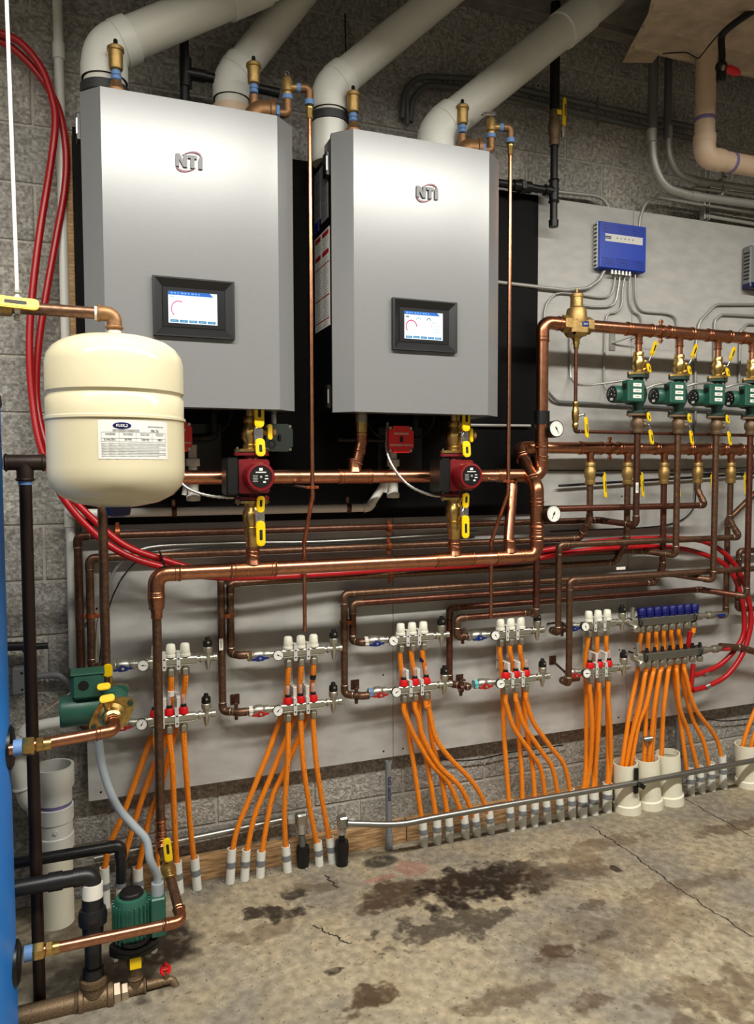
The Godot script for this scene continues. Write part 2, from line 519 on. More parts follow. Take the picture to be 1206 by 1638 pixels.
# what the boiler's touch screen shows: a title bar, dials, a row of buttons
func screen_picture(k: int) -> ImageTexture:
	var im := Image.create(200, 120, false, Image.FORMAT_RGB8)
	im.fill(Color(0.95, 0.98, 1.0))
	im.fill_rect(Rect2i(0, 0, 200, 14), Color(0.10, 0.42, 0.80))
	for q in 9:
		im.fill_rect(Rect2i(10 + q * 14, 4, 10 - q % 3 * 2, 5), Color(0.55, 0.75, 0.95))
	for y in 14:
		im.fill_rect(Rect2i(170 + y, y, 30 - y, 1), Color(0.9, 0.96, 1.0))
	for q in 5:
		im.fill_rect(Rect2i(8 + q * 38, 107, 32, 9), Color(0.18, 0.50, 0.68))
		im.fill_rect(Rect2i(13 + q * 38, 110, 21, 3), Color(0.55, 0.78, 0.88))
	var dial := func(cx: float, cy: float, r: float, w: float, a0: float, a1: float, c: Color) -> void:
		for y in 120:
			for x in 200:
				var d := Vector2(x - cx, y - cy)
				var a := rad_to_deg(atan2(-d.y, d.x))
				if absf(d.length() - r) < w and a > a0 and a < a1: im.set_pixel(x, y, c)
	if k == 0:
		dial.call(42.0, 66.0, 30.0, 2.0, 60.0, 181.0, Color(0.86, 0.45, 0.60))
		dial.call(42.0, 66.0, 30.0, 2.0, -181.0, -130.0, Color(0.86, 0.45, 0.60))
		im.fill_rect(Rect2i(8, 20, 16, 3), Color(0.7, 0.75, 0.8))
	else:
		dial.call(36.0, 66.0, 27.0, 2.2, 0.0, 181.0, Color(0.85, 0.25, 0.40))
		dial.call(36.0, 66.0, 27.0, 2.2, -181.0, -140.0, Color(0.85, 0.25, 0.40))
		dial.call(72.0, 36.0, 10.0, 1.3, 10.0, 181.0, Color(0.45, 0.62, 0.66))
		dial.call(126.0, 36.0, 10.0, 1.5, 0.0, 181.0, Color(0.20, 0.25, 0.32))
		dial.call(166.0, 62.0, 26.0, 1.2, 120.0, 181.0, Color(0.92, 0.74, 0.45))
		for q in 4:
			im.fill_rect(Rect2i(148, 46 + q * 13, 34, 2), Color(0.72, 0.82, 0.88))
		im.fill_rect(Rect2i(8, 22, 16, 5), Color(0.35, 0.4, 0.45))
	return ImageTexture.create_from_image(im)

# concrete: pale trowelled slab with damp patches, a crack and scuffs; the picture covers 4.4 x 2.2 m and repeats
func floor_pictures() -> Array:
	var w := 1100
	var h := 550
	var a := FastNoiseLite.new(); a.seed = 41; a.frequency = 0.006; a.fractal_octaves = 5
	var b := FastNoiseLite.new(); b.seed = 42; b.frequency = 0.05; b.fractal_octaves = 3
	var c := FastNoiseLite.new(); c.seed = 43; c.frequency = 0.018; c.fractal_octaves = 4
	# damp and stained patches: where, half-widths, how dark, how ragged, tint
	var brown := Color(0.20, 0.135, 0.08)
	var wet := Color(0.085, 0.07, 0.055)
	var spots: Array = [
		[Vector3(1.238, 0, 0.407), 0.20, 0.10, 0.75, 0.7, brown], [Vector3(1.537, 0, 0.453), 0.30, 0.14, 0.95, 0.6, wet], [Vector3(1.734, 0, 0.455), 0.22, 0.12, 0.7, 0.8, wet],
		[Vector3(1.328, 0, 0.656), 0.28, 0.09, 0.55, 1.0, wet], [Vector3(1.911, 0, 0.498), 0.26, 0.10, 0.45, 0.6, brown], [Vector3(0.763, 0, 0.356), 0.12, 0.06, 0.8, 0.8, wet], [Vector3(0.869, 0, 0.265), 0.06, 0.035, 0.7, 0.7, wet],
		[Vector3(1.254, 0, 0.154), 0.085, 0.055, 0.85, 0.05, Color(0.17, 0.16, 0.145)], [Vector3(0.916, 0, 0.908), 0.10, 0.06, 0.75, 1.0, brown], [Vector3(0.868, 0, 0.743), 0.035, 0.02, 0.9, 0.8, wet],
		[Vector3(1.619, 0, 0.92), 0.12, 0.04, 0.7, 0.8, brown], [Vector3(2.126, 0, 0.556), 0.025, 0.035, 0.8, 0.6, wet], [Vector3(2.25, 0, 0.752), 0.35, 0.05, 0.3, 0.8, brown], [Vector3(1.905, 0, 0.919), 0.5, 0.16, 0.22, 0.8, brown],
		[Vector3(1.299, 0, 1.056), 0.20, 0.05, 0.4, 0.9, brown], [Vector3(1.541, 0, 1.163), 0.1, 0.05, 0.5, 0.8, brown], [Vector3(0.34, 0, 0.389), 0.16, 0.17, 0.85, 0.25, wet], [Vector3(0.195, 0, 0.506), 0.22, 0.16, 0.6, 0.4, wet],
		[Vector3(1.941, 0, 1.303), 0.25, 0.12, 0.4, 0.9, brown], [Vector3(2.891, 0, 0.444), 0.3, 0.05, 0.45, 0.6, brown], [Vector3(2.197, 0, 0.362), 0.3, 0.05, 0.35, 0.7, brown], [Vector3(1.856, 0, 0.736), 0.10, 0.03, 0.4, 1.1, wet],
		[Vector3(1.832, 0, 0.91), 0.05, 0.03, 0.5, 1.2, wet], [Vector3(0.695, 0, 0.451), 0.16, 0.06, 0.3, 0.9, brown], [Vector3(0.937, 0, 0.244), 0.1, 0.05, 0.35, 0.9, brown], [Vector3(0.098, 0, 0.181), 0.18, 0.10, 0.35, 0.8, brown],
		[Vector3(1.356, 0, 0.257), 0.10, 0.08, 0.35, 0.6, Color(0.62, 0.34, 0.31)], [Vector3(1.211, 0, 0.278), 0.09, 0.02, 0.5, 0.5, Color(0.60, 0.33, 0.31)], [Vector3(1.983, 0, 0.393), 0.2, 0.08, 0.3, 0.5, Color(0.62, 0.57, 0.46)]]
	var crack: Array = [[Vector3(2.259, 0, 0.212), Vector3(2.269, 0, 0.436)], [Vector3(2.269, 0, 0.436), Vector3(2.257, 0, 0.779)], [Vector3(2.257, 0, 0.779), Vector3(2.277, 0, 1.1)], [Vector3(2.869, 0, 0.139), Vector3(2.863, 0, 0.56)], [Vector3(0.87, 0, 0.479), Vector3(0.96, 0, 0.629)], [Vector3(1.009, 0, 0.174), Vector3(1.028, 0, 0.279)]]
	var pa := PackedByteArray(); pa.resize(w * h * 3)
	var pr := PackedByteArray(); pr.resize(w * h)
	var damp := PackedFloat32Array(); damp.resize(w * h)
	var tint := PackedColorArray(); tint.resize(w * h)
	for s in spots:
		var at: Vector3 = s[0]
		var cx := int((at.x + 0.8) / 4.4 * w)
		var cy := int(at.z / 2.2 * h)
		var rx := int(s[1] / 4.4 * w * 1.6) + 2
		var ry := int(s[2] / 2.2 * h * 1.6) + 2
		for y in range(maxi(cy - ry, 0), mini(cy + ry, h)):
			for x in range(maxi(cx - rx, 0), mini(cx + rx, w)):
				var d: float = Vector2((x - cx) * 4.4 / w / s[1], (y - cy) * 2.2 / h / s[2]).length()
				var fine := b.get_noise_2d(x * 2.2, y * 2.2)
				d += s[4] * (c.get_noise_2d(x * 1.6, y * 1.6) * 0.9 + b.get_noise_2d(x, y) * 0.5 + fine * 0.3)
				var f: float = clampf((1.0 - d) * 3.2, 0.0, 1.0) * s[3] * clampf(1.0 + fine * 0.6 + c.get_noise_2d(x * 2.5, y * 2.5 + 500) * 0.6, 0.35, 1.0)
				var k := y * w + x
				if f > 0.0:
					tint[k] = s[5] if damp[k] == 0.0 else tint[k].lerp(s[5], f)
					damp[k] = maxf(damp[k], f)
	var pale := Color(0.65, 0.60, 0.50)
	var grey := Color(0.53, 0.50, 0.44)
	var ochre := Color(0.61, 0.55, 0.43)
	for y in h:
		for x in w:
			var k := y * w + x
			var q := clampf(0.5 + a.get_noise_2d(x, y) * 1.5, 0, 1)
			var g := b.get_noise_2d(x * 1.7, y * 1.7)
			var e := c.get_noise_2d(x + 900, y)
			var g2 := b.get_noise_2d(x * 3.1 + 700, y * 3.1)
			var col := grey.lerp(pale, clampf(q + e * 0.25 + g2 * 0.35, 0, 1)).lerp(ochre, clampf(e * 0.6, 0, 0.5))
			if g2 > 0.52: col = col * 0.72
			col = col * (0.91 + g * 0.18)
			if damp[k] > 0.0: col = col.lerp(tint[k], damp[k])
			pa[k * 3] = int(clampf(col.r, 0, 1) * 255); pa[k * 3 + 1] = int(clampf(col.g, 0, 1) * 255); pa[k * 3 + 2] = int(clampf(col.b, 0, 1) * 255)
			pr[k] = int(clampf(0.72 + g * 0.15 - damp[k] * 0.38, 0.2, 1) * 255)
	# fine cracks
	for line in crack:
		for s in 500:
			var f := s / 499.0
			var at: Vector3 = line[0].lerp(line[1], f)
			var x := int((at.x + 0.8) / 4.4 * w + c.get_noise_1d(s * 0.6) * 3)
			var y := int(at.z / 2.2 * h + c.get_noise_1d(s * 0.7 + 300) * 3)
			if x >= 0 and x < w and y >= 0 and y < h:
				var k := (y * w + x) * 3
				var deep := clampf(0.62 + c.get_noise_1d(s * 1.3 + 80) * 0.7, 0.4, 0.95)
				for ch in 3: pa[k + ch] = int(pa[k + ch] * deep)
	return [ImageTexture.create_from_image(Image.create_from_data(w, h, false, Image.FORMAT_RGB8, pa)), ImageTexture.create_from_image(Image.create_from_data(w, h, false, Image.FORMAT_L8, pr))]

# ---------------------------------------------------------------- fittings and machines
func bolt(s: Shape, at: Vector3, d: Vector3, r := 0.006, h := 0.006) -> void:
	hexa(s, at, d, r, h)

func boiler(label: String, x0: float, x1: float, f0: float, f1: float, y0: float, H: float, screen: Vector3, sw: float, sh: float, logo: Vector3, k: int) -> Node3D:
	var base := Vector3((x0 + x1) / 2, y0, 0.078)
	var t := thing("wall_boiler", label, "boiler", base, "")
	var w := x1 - x0
	var D := 0.46 - base.z
	var E := 0.395 - base.z
	put(Shape.new().box(Vector3(0, H / 2, (E - 0.012) / 2), Vector3(w - 0.008, H - 0.006, E - 0.012), 0.004), "casing", "boiler_side", t)
	var s := Shape.new()
	s.box(Vector3(0, H / 2, E - 0.010), Vector3(w - 0.002, H - 0.002, 0.004), 0.001)
	put(s, "seam_strip", "steel", t)
	var fr := Shape.new()
	fr.box(Vector3(0, H / 2, E - 0.004), Vector3(w, H - 0.002, 0.008), 0.002)
	put(fr, "door_frame", "boiler_trim", t)
	var poly := PackedVector2Array([Vector2(x0 - base.x, E), Vector2(x0 - base.x, E + 0.004), Vector2(f0 - base.x, D), Vector2(f1 - base.x, D), Vector2(x1 - base.x, E + 0.004), Vector2(x1 - base.x, E)])
	put(Shape.new().prism(Vector3.ZERO, Vector3.RIGHT, Vector3.BACK, poly, Vector3.UP * H), "front_cover", "boiler_face", t)
	# touch screen in its sloping bezel
	var c := screen - base
	c.z = D
	var b := Shape.new()
	var hw := sw / 2
	var hh := sh / 2
	var ins := sw * 0.115
	var o: Array = []
	var n: Array = []
	for q in [Vector2(-1, 1), Vector2(1, 1), Vector2(1, -1), Vector2(-1, -1)]:
		o.append(c + Vector3(q.x * hw, q.y * hh, 0))
		n.append(c + Vector3(q.x * (hw - ins), q.y * (hh - ins), 0.005))
	for q in 4:
		var r := (q + 1) % 4
		var up := Vector3(0, 0, 0.017)
		var m := ((o[q] + o[r]) / 2 - c).normalized() as Vector3
		var rim0: Vector3 = o[q] + up - (o[q] - c) * 0.05
		var rim1: Vector3 = o[r] + up - (o[r] - c) * 0.05
		b.quad(o[q], o[r], o[r] + up, o[q] + up, m)
		b.quad(o[q] + up, o[r] + up, rim1, rim0, Vector3.BACK)
		b.quad(rim0, rim1, n[r], n[q], (-m + Vector3(0, 0, 1.6)).normalized())
	var bz := put(b, "display_bezel", "bezel", t)
	put(Shape.new().box(c + Vector3(0, 0, 0.004), Vector3(sw - ins * 2, sh - ins * 2, 0.006), 0.001), "display_surround", "bezel_inner", bz)
	var sc := Shape.new()
	var p := Vector2(hw * 0.60, hh * 0.54)
	var z := c + Vector3(-hw * 0.03, 0, 0.0078)
	sc.quad(z + Vector3(-p.x, -p.y, 0), z + Vector3(p.x, -p.y, 0), z + Vector3(p.x, p.y, 0), z + Vector3(-p.x, p.y, 0), Vector3.BACK)
	put(sc, "screen", "screen%d" % k, bz)
	# raised maker's badge with a swoosh ring
	var L := logo - base
	L.z = D
	var bd := Shape.new()
	for half in 2:
		var ring := PackedVector2Array()
		var outer: Array = []
		for q in 17:
			var a := deg_to_rad([-10.0, 170.0][half] + 130.0 * q / 16 - 20)
			var th := 0.0085 * sin(PI * q / 16) + 0.0006
			var v0 := Vector2(cos(a) * 0.047, sin(a) * 0.027).rotated(0.62)
			ring.append(v0)
			outer.append(v0 * (1.0 - th * 18))
		outer.reverse()
		for q in outer: ring.append(q)
		bd.prism(L, Vector3.RIGHT, Vector3.UP, ring, Vector3(0, 0, 0.003))
	var badge := put(bd, "badge", "logo_red", t)
	var letters := [["N", -0.026], ["T", 0.008], ["1", 0.033]]
	var d := Shape.new()
	for q in [PackedVector2Array([Vector2(-0.042, -0.02), Vector2(-0.042, 0.02), Vector2(-0.029, 0.02), Vector2(-0.017, -0.002), Vector2(-0.017, 0.02), Vector2(-0.006, 0.02), Vector2(-0.006, -0.02), Vector2(-0.018, -0.02), Vector2(-0.031, 0.003), Vector2(-0.031, -0.02)]),
		PackedVector2Array([Vector2(-0.003, 0.02), Vector2(0.025, 0.02), Vector2(0.025, 0.010), Vector2(0.017, 0.010), Vector2(0.017, -0.02), Vector2(0.005, -0.02), Vector2(0.005, 0.010), Vector2(-0.003, 0.010)]),
		PackedVector2Array([Vector2(0.030, -0.02), Vector2(0.030, 0.010), Vector2(0.034, 0.02), Vector2(0.043, 0.02), Vector2(0.043, -0.02)])]:
		d.prism(L + Vector3(0, 0, 0.002), Vector3.RIGHT, Vector3.UP, q, Vector3(0, 0, 0.005))
	put(d, "badge_letters", "logo_metal", badge)
	# side latches
	for y in [H * 0.90, H * 0.06]:
		put(Shape.new().box(Vector3(x0 - base.x - 0.006, y, E - 0.035), Vector3(0.016, 0.085, 0.045), 0.003), "latch", "boiler_trim", t)
		put(Shape.new().box(Vector3(x0 - base.x - 0.011, y, E - 0.014), Vector3(0.006, 0.05, 0.006), 0.001), "latch_pin", "steel", t)
	return t

func side_labels(t: Node3D, x: float, H: float) -> void:
	# data plates and the warning sheet on the left flank
	var sx := x - t.position.x - 0.0005 + 0.004
	for q in [[0.10, 0.17, 0.745, 0.93], [0.185, 0.265, 0.72, 0.93]]:
		var o := put(Shape.new().box(Vector3(sx, H * (q[2] + q[3]) / 2, (q[0] + q[1]) / 2), Vector3(0.0012, H * (q[3] - q[2]), q[1] - q[0] + 0.01), 0.0003), "data_label", "label_grey", t)
		var s := Shape.new()
		for k in 16:
			if k % 5 == 4: continue
			s.box(Vector3(sx - 0.0008, H * lerpf(q[2] + 0.015, q[3] - 0.02, k / 15.0), (q[0] + q[1]) / 2), Vector3(0.0005, 0.002, (q[1] - q[0]) * (0.9 - 0.2 * (k % 3))), 0.0001)
		put(s, "print", "ink", o)
	put(Shape.new().box(Vector3(sx, H * 0.725, 0.12), Vector3(0.0012, 0.04, 0.06), 0.0003), "blue_label", "valve_blue", t)
	var sheet := put(Shape.new().box(Vector3(sx, H * 0.505, 0.19), Vector3(0.0012, H * 0.36, 0.19), 0.0003), "warning_label", "label_paper", t)
	var r := Shape.new()
	for q in [[0.67, 0.14, 0.07], [0.67, 0.235, 0.08], [0.60, 0.14, 0.07], [0.60, 0.235, 0.08]]:
		r.box(Vector3(sx - 0.0008, H * q[0], q[1]), Vector3(0.0005, 0.016, q[2]), 0.0001)
	for q in [0.56, 0.44, 0.355]:
		r.box(Vector3(sx - 0.0008, H * q, 0.19), Vector3(0.0005, 0.004, 0.18), 0.0001)
	put(r, "red_bars", "label_red", sheet)
	var k2 := Shape.new()
	for k in 34:
		var y := lerpf(0.335, 0.66, k / 33.0)
		k2.box(Vector3(sx - 0.0008, H * y, 0.145), Vector3(0.0004, 0.0022, 0.07 - 0.015 * (k % 3)), 0.0001)
		k2.box(Vector3(sx - 0.0008, H * y, 0.235), Vector3(0.0004, 0.0022, 0.075 - 0.012 * ((k + 1) % 4)), 0.0001)
	put(k2, "print", "ink_pale", sheet)

# two-bolt oval flange in the plane across axis d
func oval(s: Shape, o: Vector3, d: Vector3, u: Vector3, r: float, long: float, h: float) -> void:
	var poly := PackedVector2Array()
	for k in 28:
		var a := TAU * k / 28
		var q := Vector2(cos(a), sin(a))
		poly.append(Vector2(q.x * long * (0.55 + 0.45 * absf(q.x)), q.y * r * (1.0 - 0.25 * q.x * q.x)))
	s.prism(o, u, d.cross(u), poly, d * h)

func red_pump(label: String, at: Vector3) -> Node3D:
	var t := thing("red_circulator", label, "pump", at - Vector3(0, 0.083, 0), "red pumps under the boilers")
	var o := Vector3(0, 0.083, 0)
	var s := Shape.new()
	s.lathe(Vector3.ZERO, Vector3.UP, [Vector2(0, 0), Vector2(0.026, 0), Vector2(0.026, 0.02), Vector2(0.032, 0.04), Vector2(0.046, 0.06), Vector2(0.050, 0.083), Vector2(0.046, 0.106), Vector2(0.032, 0.126), Vector2(0.026, 0.146), Vector2(0.026, 0.166), Vector2(0, 0.166)], 20)
	oval(s, Vector3.ZERO, Vector3.UP, Vector3.RIGHT, 0.042, 0.062, 0.010)
	oval(s, Vector3(0, 0.156, 0), Vector3.UP, Vector3.RIGHT, 0.042, 0.062, 0.010)
	s.prism(o + Vector3(-0.006, 0, 0.03), Vector3.RIGHT, Vector3.UP, rrect(0.112, 0.118, 0.012), Vector3(0, 0, 0.032))
	put(s, "volute", "pump_red", t)
	var m := Shape.new()
	m.lathe(o + Vector3(0.004, -0.002, 0.06), Vector3.BACK, [Vector2(0.05, 0), Vector2(0.05, 0.066), Vector2(0.046, 0.074), Vector2(0.039, 0.075), Vector2(0.037, 0.071), Vector2(0, 0.071)], 28)
	put(m, "motor", "pump_red", t)
	var np := put(Shape.new().lathe(o + Vector3(0.004, -0.002, 0.131), Vector3.BACK, [Vector2(0.036, 0), Vector2(0.036, 0.002), Vector2(0, 0.002)], 28), "nameplate", "black", t)
	var w := Shape.new()
	var c := o + Vector3(0.004, -0.002, 0.1335)
	w.box(c + Vector3(0, 0.026, 0), Vector3(0.012, 0.009, 0.0006), 0.0001)
	w.box(c + Vector3(0, 0.016, 0), Vector3(0.036, 0.0035, 0.0006), 0.0001)
	w.box(c + Vector3(0.012, -0.017, 0), Vector3(0.009, 0.006, 0.0006), 0.0001)
	w.box(c + Vector3(0.019, -0.006, 0), Vector3(0.012, 0.004, 0.0006), 0.0001)
	w.box(c + Vector3(0.019, 0.004, 0), Vector3(0.010, 0.003, 0.0006), 0.0001)
	put(w, "plate_marks", "white", np)
	var g := Shape.new()
	for k in 5:
		g.box(c + Vector3(-0.019, 0.005 - k * 0.005, 0), Vector3(0.018 - 0.003 * (k % 2), 0.0022, 0.0005), 0.0001)
	hexa(g, c, Vector3.BACK, 0.005, 0.003)
	put(g, "plate_print", "ink_pale", np)
	put(Shape.new().box(o + Vector3(-0.084, 0, 0.045), Vector3(0.044, 0.128, 0.10), 0.006), "terminal_box", "black", t)
	for e in [-1, 1]:
		for y in [-0.006, 0.166]:
			var b := Shape.new()
			bolt(b, Vector3(e * 0.05, y, 0), Vector3.UP, 0.008, 0.007)
			b.cyl(Vector3(e * 0.05, y - 0.012, 0), Vector3(e * 0.05, y + 0.02, 0), 0.004, 8)
			put(b, "bolt", "steel", t)
	return t

# brass isolation valve with a flange at the bottom (dir = -1) or the top (dir = 1); lever towards +x / +z
func flange_valve(label: String, at: Vector3, h: float, r: float, dir: int, group: String, side: Vector3, grip: Vector3, m := "brass", size := 1.0) -> Node3D:
	var t := thing("isolation_valve", label, "valve", at, group)
	var s := Shape.new()
	brass_body(s, Vector3.ZERO, Vector3.UP, r, h)
	s.lathe(Vector3.ZERO + Vector3(0, h * 0.5, 0), side, [Vector2(r * 0.5, r * 0.5), Vector2(r * 0.45, r * 1.25), Vector2(0, r * 1.25)], 10)
	put(s, "body", m, t)
	var f := Shape.new()
	oval(f, Vector3(0, 0.0 if dir < 0 else h - 0.009, 0), Vector3.UP, Vector3.RIGHT, 0.04 * size, 0.058 * size, 0.009)
	put(f, "flange", m, t)
	var y := h * 0.5
	var hub := Vector3(0, y, 0) + side.normalized() * r * 1.35
	var b := Shape.new()
	hexa(b, hub - side.normalized() * 0.006, side, 0.009 * size, 0.014)
	b.tube(fillet([hub, hub + side.normalized() * 0.012, hub + side.normalized() * 0.016 + grip.normalized() * 0.035 * size], 0.008), 0.004, 8)
	put(b, "stem", "chrome", t)
	lever(t, hub + side.normalized() * 0.014 + grip.normalized() * 0.022 * size, grip, Vector3(0.5, 0.1, 1), 0.068 * size, 0.031 * size)
	# the small drain lever
	var d := Vector3(0, h * 0.18 if dir < 0 else h * 0.86, 0) + side.normalized() * r
	var b2 := Shape.new()
	b2.cyl(d - side.normalized() * r * 0.5, d + side.normalized() * 0.012, 0.008, 8)
	put(b2, "drain_stub", m, t)
	lever(t, d + side.normalized() * 0.012 + Vector3(0, 0.022, 0.006), Vector3(0.1, -1, 0.2), Vector3(0.4, 0, 1), 0.042, 0.028)
	return t

func green_pump(label: String, at: Vector3) -> Node3D:
	var t := thing("zone_circulator", label, "pump", at - Vector3(0, 0.084, 0), "zone pumps hanging from the upper header")
	var o := Vector3(0, 0.084, 0)
	var s := Shape.new()
	s.lathe(Vector3.ZERO, Vector3.UP, [Vector2(0, 0), Vector2(0.024, 0), Vector2(0.022, 0.03), Vector2(0.034, 0.055), Vector2(0.040, 0.084), Vector2(0.034, 0.113), Vector2(0.022, 0.138), Vector2(0.024, 0.168), Vector2(0, 0.168)], 18)
	oval(s, Vector3.ZERO, Vector3.UP, Vector3.RIGHT, 0.040, 0.056, 0.011)
	oval(s, Vector3(0, 0.157, 0), Vector3.UP, Vector3.RIGHT, 0.040, 0.056, 0.011)
	s.lathe(o, Vector3.LEFT, [Vector2(0.046, 0.0), Vector2(0.048, 0.05), Vector2(0.044, 0.056)], 20)
	put(s, "volute", "pump_green_dark", t)
	put(Shape.new().lathe(o + Vector3(-0.05, -0.004, 0.004), Vector3.LEFT, [Vector2(0.0385, -0.03), Vector2(0.0385, 0.088), Vector2(0.036, 0.094), Vector2(0.033, 0.094)], 24), "motor", "pump_green", t)
	var np := put(Shape.new().lathe(o + Vector3(-0.05, -0.004, 0.004), Vector3.LEFT, [Vector2(0.0355, 0.09), Vector2(0.0355, 0.0955), Vector2(0, 0.0955)], 24), "nameplate", "black", t)
	var w := Shape.new()
	var c := o + Vector3(-0.146, -0.004, 0.004)
	w.box(c + Vector3(0, -0.022, 0.001), Vector3(0.0007, 0.011, 0.018), 0.0001)
	w.box(c, Vector3(0.0007, 0.005, 0.006), 0.0001)
	put(w, "plate_marks", "white", np)
	var g := Shape.new()
	for q in [[0.018, -0.012], [0.010, -0.02], [0.0, -0.022], [0.018, 0.012], [0.008, 0.02], [-0.006, 0.021], [0.024, 0.0]]:
		g.box(c + Vector3(0, q[0], q[1]), Vector3(0.0006, 0.006, 0.008), 0.0001)
	put(g, "plate_print", "ink_pale", np)
	var b := Shape.new()
	b.box(o + Vector3(-0.070, 0.006, 0.0525), Vector3(0.088, 0.094, 0.046), 0.004)
	b.box(o + Vector3(-0.066, 0.0, 0.030), Vector3(0.06, 0.06, 0.03), 0.003)
	var bx := put(b, "terminal_box", "pump_green", t)
	put(Shape.new().lathe(o + Vector3(-0.1138, 0.026, 0.0525), Vector3.LEFT, [Vector2(0.013, 0), Vector2(0.013, 0.0025), Vector2(0, 0.0025)], 14), "knockout", "black", bx)
	for k in 3:
		var lb := put(Shape.new().box(o + Vector3(-0.066, 0.032 - k * 0.025, 0.0757), Vector3(0.044, 0.015, 0.001), 0.0003), "sticker", "white", bx)
		put(Shape.new().box(o + Vector3(-0.066, 0.032 - k * 0.025, 0.0764), Vector3(0.022, 0.0035, 0.0006), 0.0001), "sticker_print", "ink_pale", bx)
	for e in [-1, 1]:
		for y in [-0.004, 0.162]:
			var q := Shape.new()
			bolt(q, Vector3(e * 0.045, y - 0.008, 0), Vector3.UP, 0.0085, 0.008)
			q.cyl(Vector3(e * 0.045, y - 0.016, 0), Vector3(e * 0.045, y + 0.022, 0), 0.0042, 8)
			put(q, "bolt", "steel", t)
	return t

# small brass ball valve in a vertical return drop, black stem, yellow lever hanging on the room side
func drop_valve(label: String, at: Vector3) -> Node3D:
	var t := thing("ball_valve", label, "valve", at, "ball valves under the lower header")
	var s := Shape.new()
	brass_body(s, Vector3.ZERO, Vector3.UP, 0.026, 0.10)
	put(s, "body", "brass_cast", t)
	var b := Shape.new()
	b.lathe(Vector3(0, 0.05, 0), Vector3(0.75, 0, 0.65), [Vector2(0.013, 0.02), Vector2(0.013, 0.045), Vector2(0.016, 0.046), Vector2(0.016, 0.06), Vector2(0, 0.06)], 12)
	put(b, "stem", "iron_black", t)
	lever(t, Vector3(0.043, 0.056, 0.042), Vector3(0.06, -1, 0.05), Vector3(0.55, 0, 1), 0.115, 0.022)
	return t

func dial(parent: Node3D, o: Vector3, d: Vector3, r: float, called := "thermometer", needle := 1.9, case_m := "black", depth := 0.012) -> MeshInstance3D:
	d = d.normalized()
	var u := Vector3.UP.cross(d).normalized()
	var w := d.cross(u)
	var s := Shape.new()
	s.lathe(o, d, [Vector2(0, -depth), Vector2(r, -depth), Vector2(r * 1.02, 0), Vector2(r * 0.94, 0.002), Vector2(r * 0.9, 0.0005)], 22)
	var g := put(s, called, case_m, parent)
	put(Shape.new().lathe(o, d, [Vector2(r * 0.92, -0.001), Vector2(r * 0.92, 0.0008), Vector2(0, 0.0008)], 22), "dial_face", "white", g)
	var n := Shape.new()
	var dir := u * sin(needle) + w * cos(needle)
	var side := d.cross(dir)
	n.prism(o + d * 0.0012, side, dir, PackedVector2Array([Vector2(-r * 0.07, -r * 0.3), Vector2(r * 0.07, -r * 0.3), Vector2(r * 0.02, r * 0.65), Vector2(-r * 0.02, r * 0.65)]), d * 0.0006)
	n.lathe(o + d * 0.001, d, [Vector2(r * 0.12, 0), Vector2(r * 0.12, 0.0014), Vector2(0, 0.0014)], 10)
	put(n, "needle", "black", g)
	if r > 0.02:
		var q := Shape.new()
		for k in 19:
			var a := deg_to_rad(-135 + 15 * k)
			var e := u * sin(a) + w * cos(a)
			q.prism(o + d * 0.0009 + e * r * 0.7, d.cross(e), e, PackedVector2Array([Vector2(-r * 0.012, 0), Vector2(r * 0.012, 0), Vector2(r * 0.012, r * 0.12), Vector2(-r * 0.012, r * 0.12)]), d * 0.0005)
		put(q, "dial_marks", "ink", g)
	return g

func wing_valve(parent: Node3D, a: Vector3, length: float, m: String, tilt := 0.0, end_m := "nickel") -> void:
	# nickel ball valve lying along x with a butterfly handle in front
	var s := Shape.new()
	var d := Vector3.RIGHT
	s.lathe(a, d, [Vector2(0.010, 0), Vector2(0.018, 0), Vector2(0.018, length * 0.22), Vector2(0.017, length * 0.24), Vector2(0.022, length * 0.34), Vector2(0.023, length * 0.5), Vector2(0.022, length * 0.66), Vector2(0.017, length * 0.76), Vector2(0.018, length * 0.78), Vector2(0.018, length), Vector2(0.01, length)], 16)
	s.cyl(a + d * length * 0.5, a + d * length * 0.5 + Vector3(0, 0, 0.03), 0.008, 10)
	var v := put(s, "ball_valve", "nickel", parent)
	hexa_part(v, a + d * 0.001, d, 0.0205, length * 0.2, end_m, "union_nut")
	var o := a + d * length * 0.5 + Vector3(0, -0.002, 0.032)
	var rot := Basis(Vector3.BACK, tilt)
	var h := Shape.new()
	var poly := PackedVector2Array()
	for k in 32:
		var q := TAU * k / 32
		var c := Vector2(cos(q), sin(q))
		poly.append(Vector2(c.x * 0.032, signf(c.y) * (0.0045 if absf(c.x) > 0.42 else 0.0085) * minf(1.0, absf(c.y) * 3.0)))
	h.prism(o + Vector3(0, -0.003, 0), rot * Vector3.RIGHT, rot * Vector3.UP, poly, Vector3(0, 0, 0.009))
	h.lathe(o, Vector3.BACK, [Vector2(0.011, -0.004), Vector2(0.011, 0.011), Vector2(0, 0.011)], 14)
	var hd := put(h, "wing_handle", m, v)
	var sc := Shape.new()
	sc.lathe(o, Vector3.BACK, [Vector2(0.005, 0.010), Vector2(0.005, 0.013), Vector2(0, 0.013)], 8)
	put(sc, "handle_screw", "chrome", parent)

func hexa_part(parent: Node3D, o: Vector3, d: Vector3, r: float, h: float, m: String, called: String) -> MeshInstance3D:
	var s := Shape.new()
	hexa(s, o, d, r, h)
	return put(s, called, m, parent)

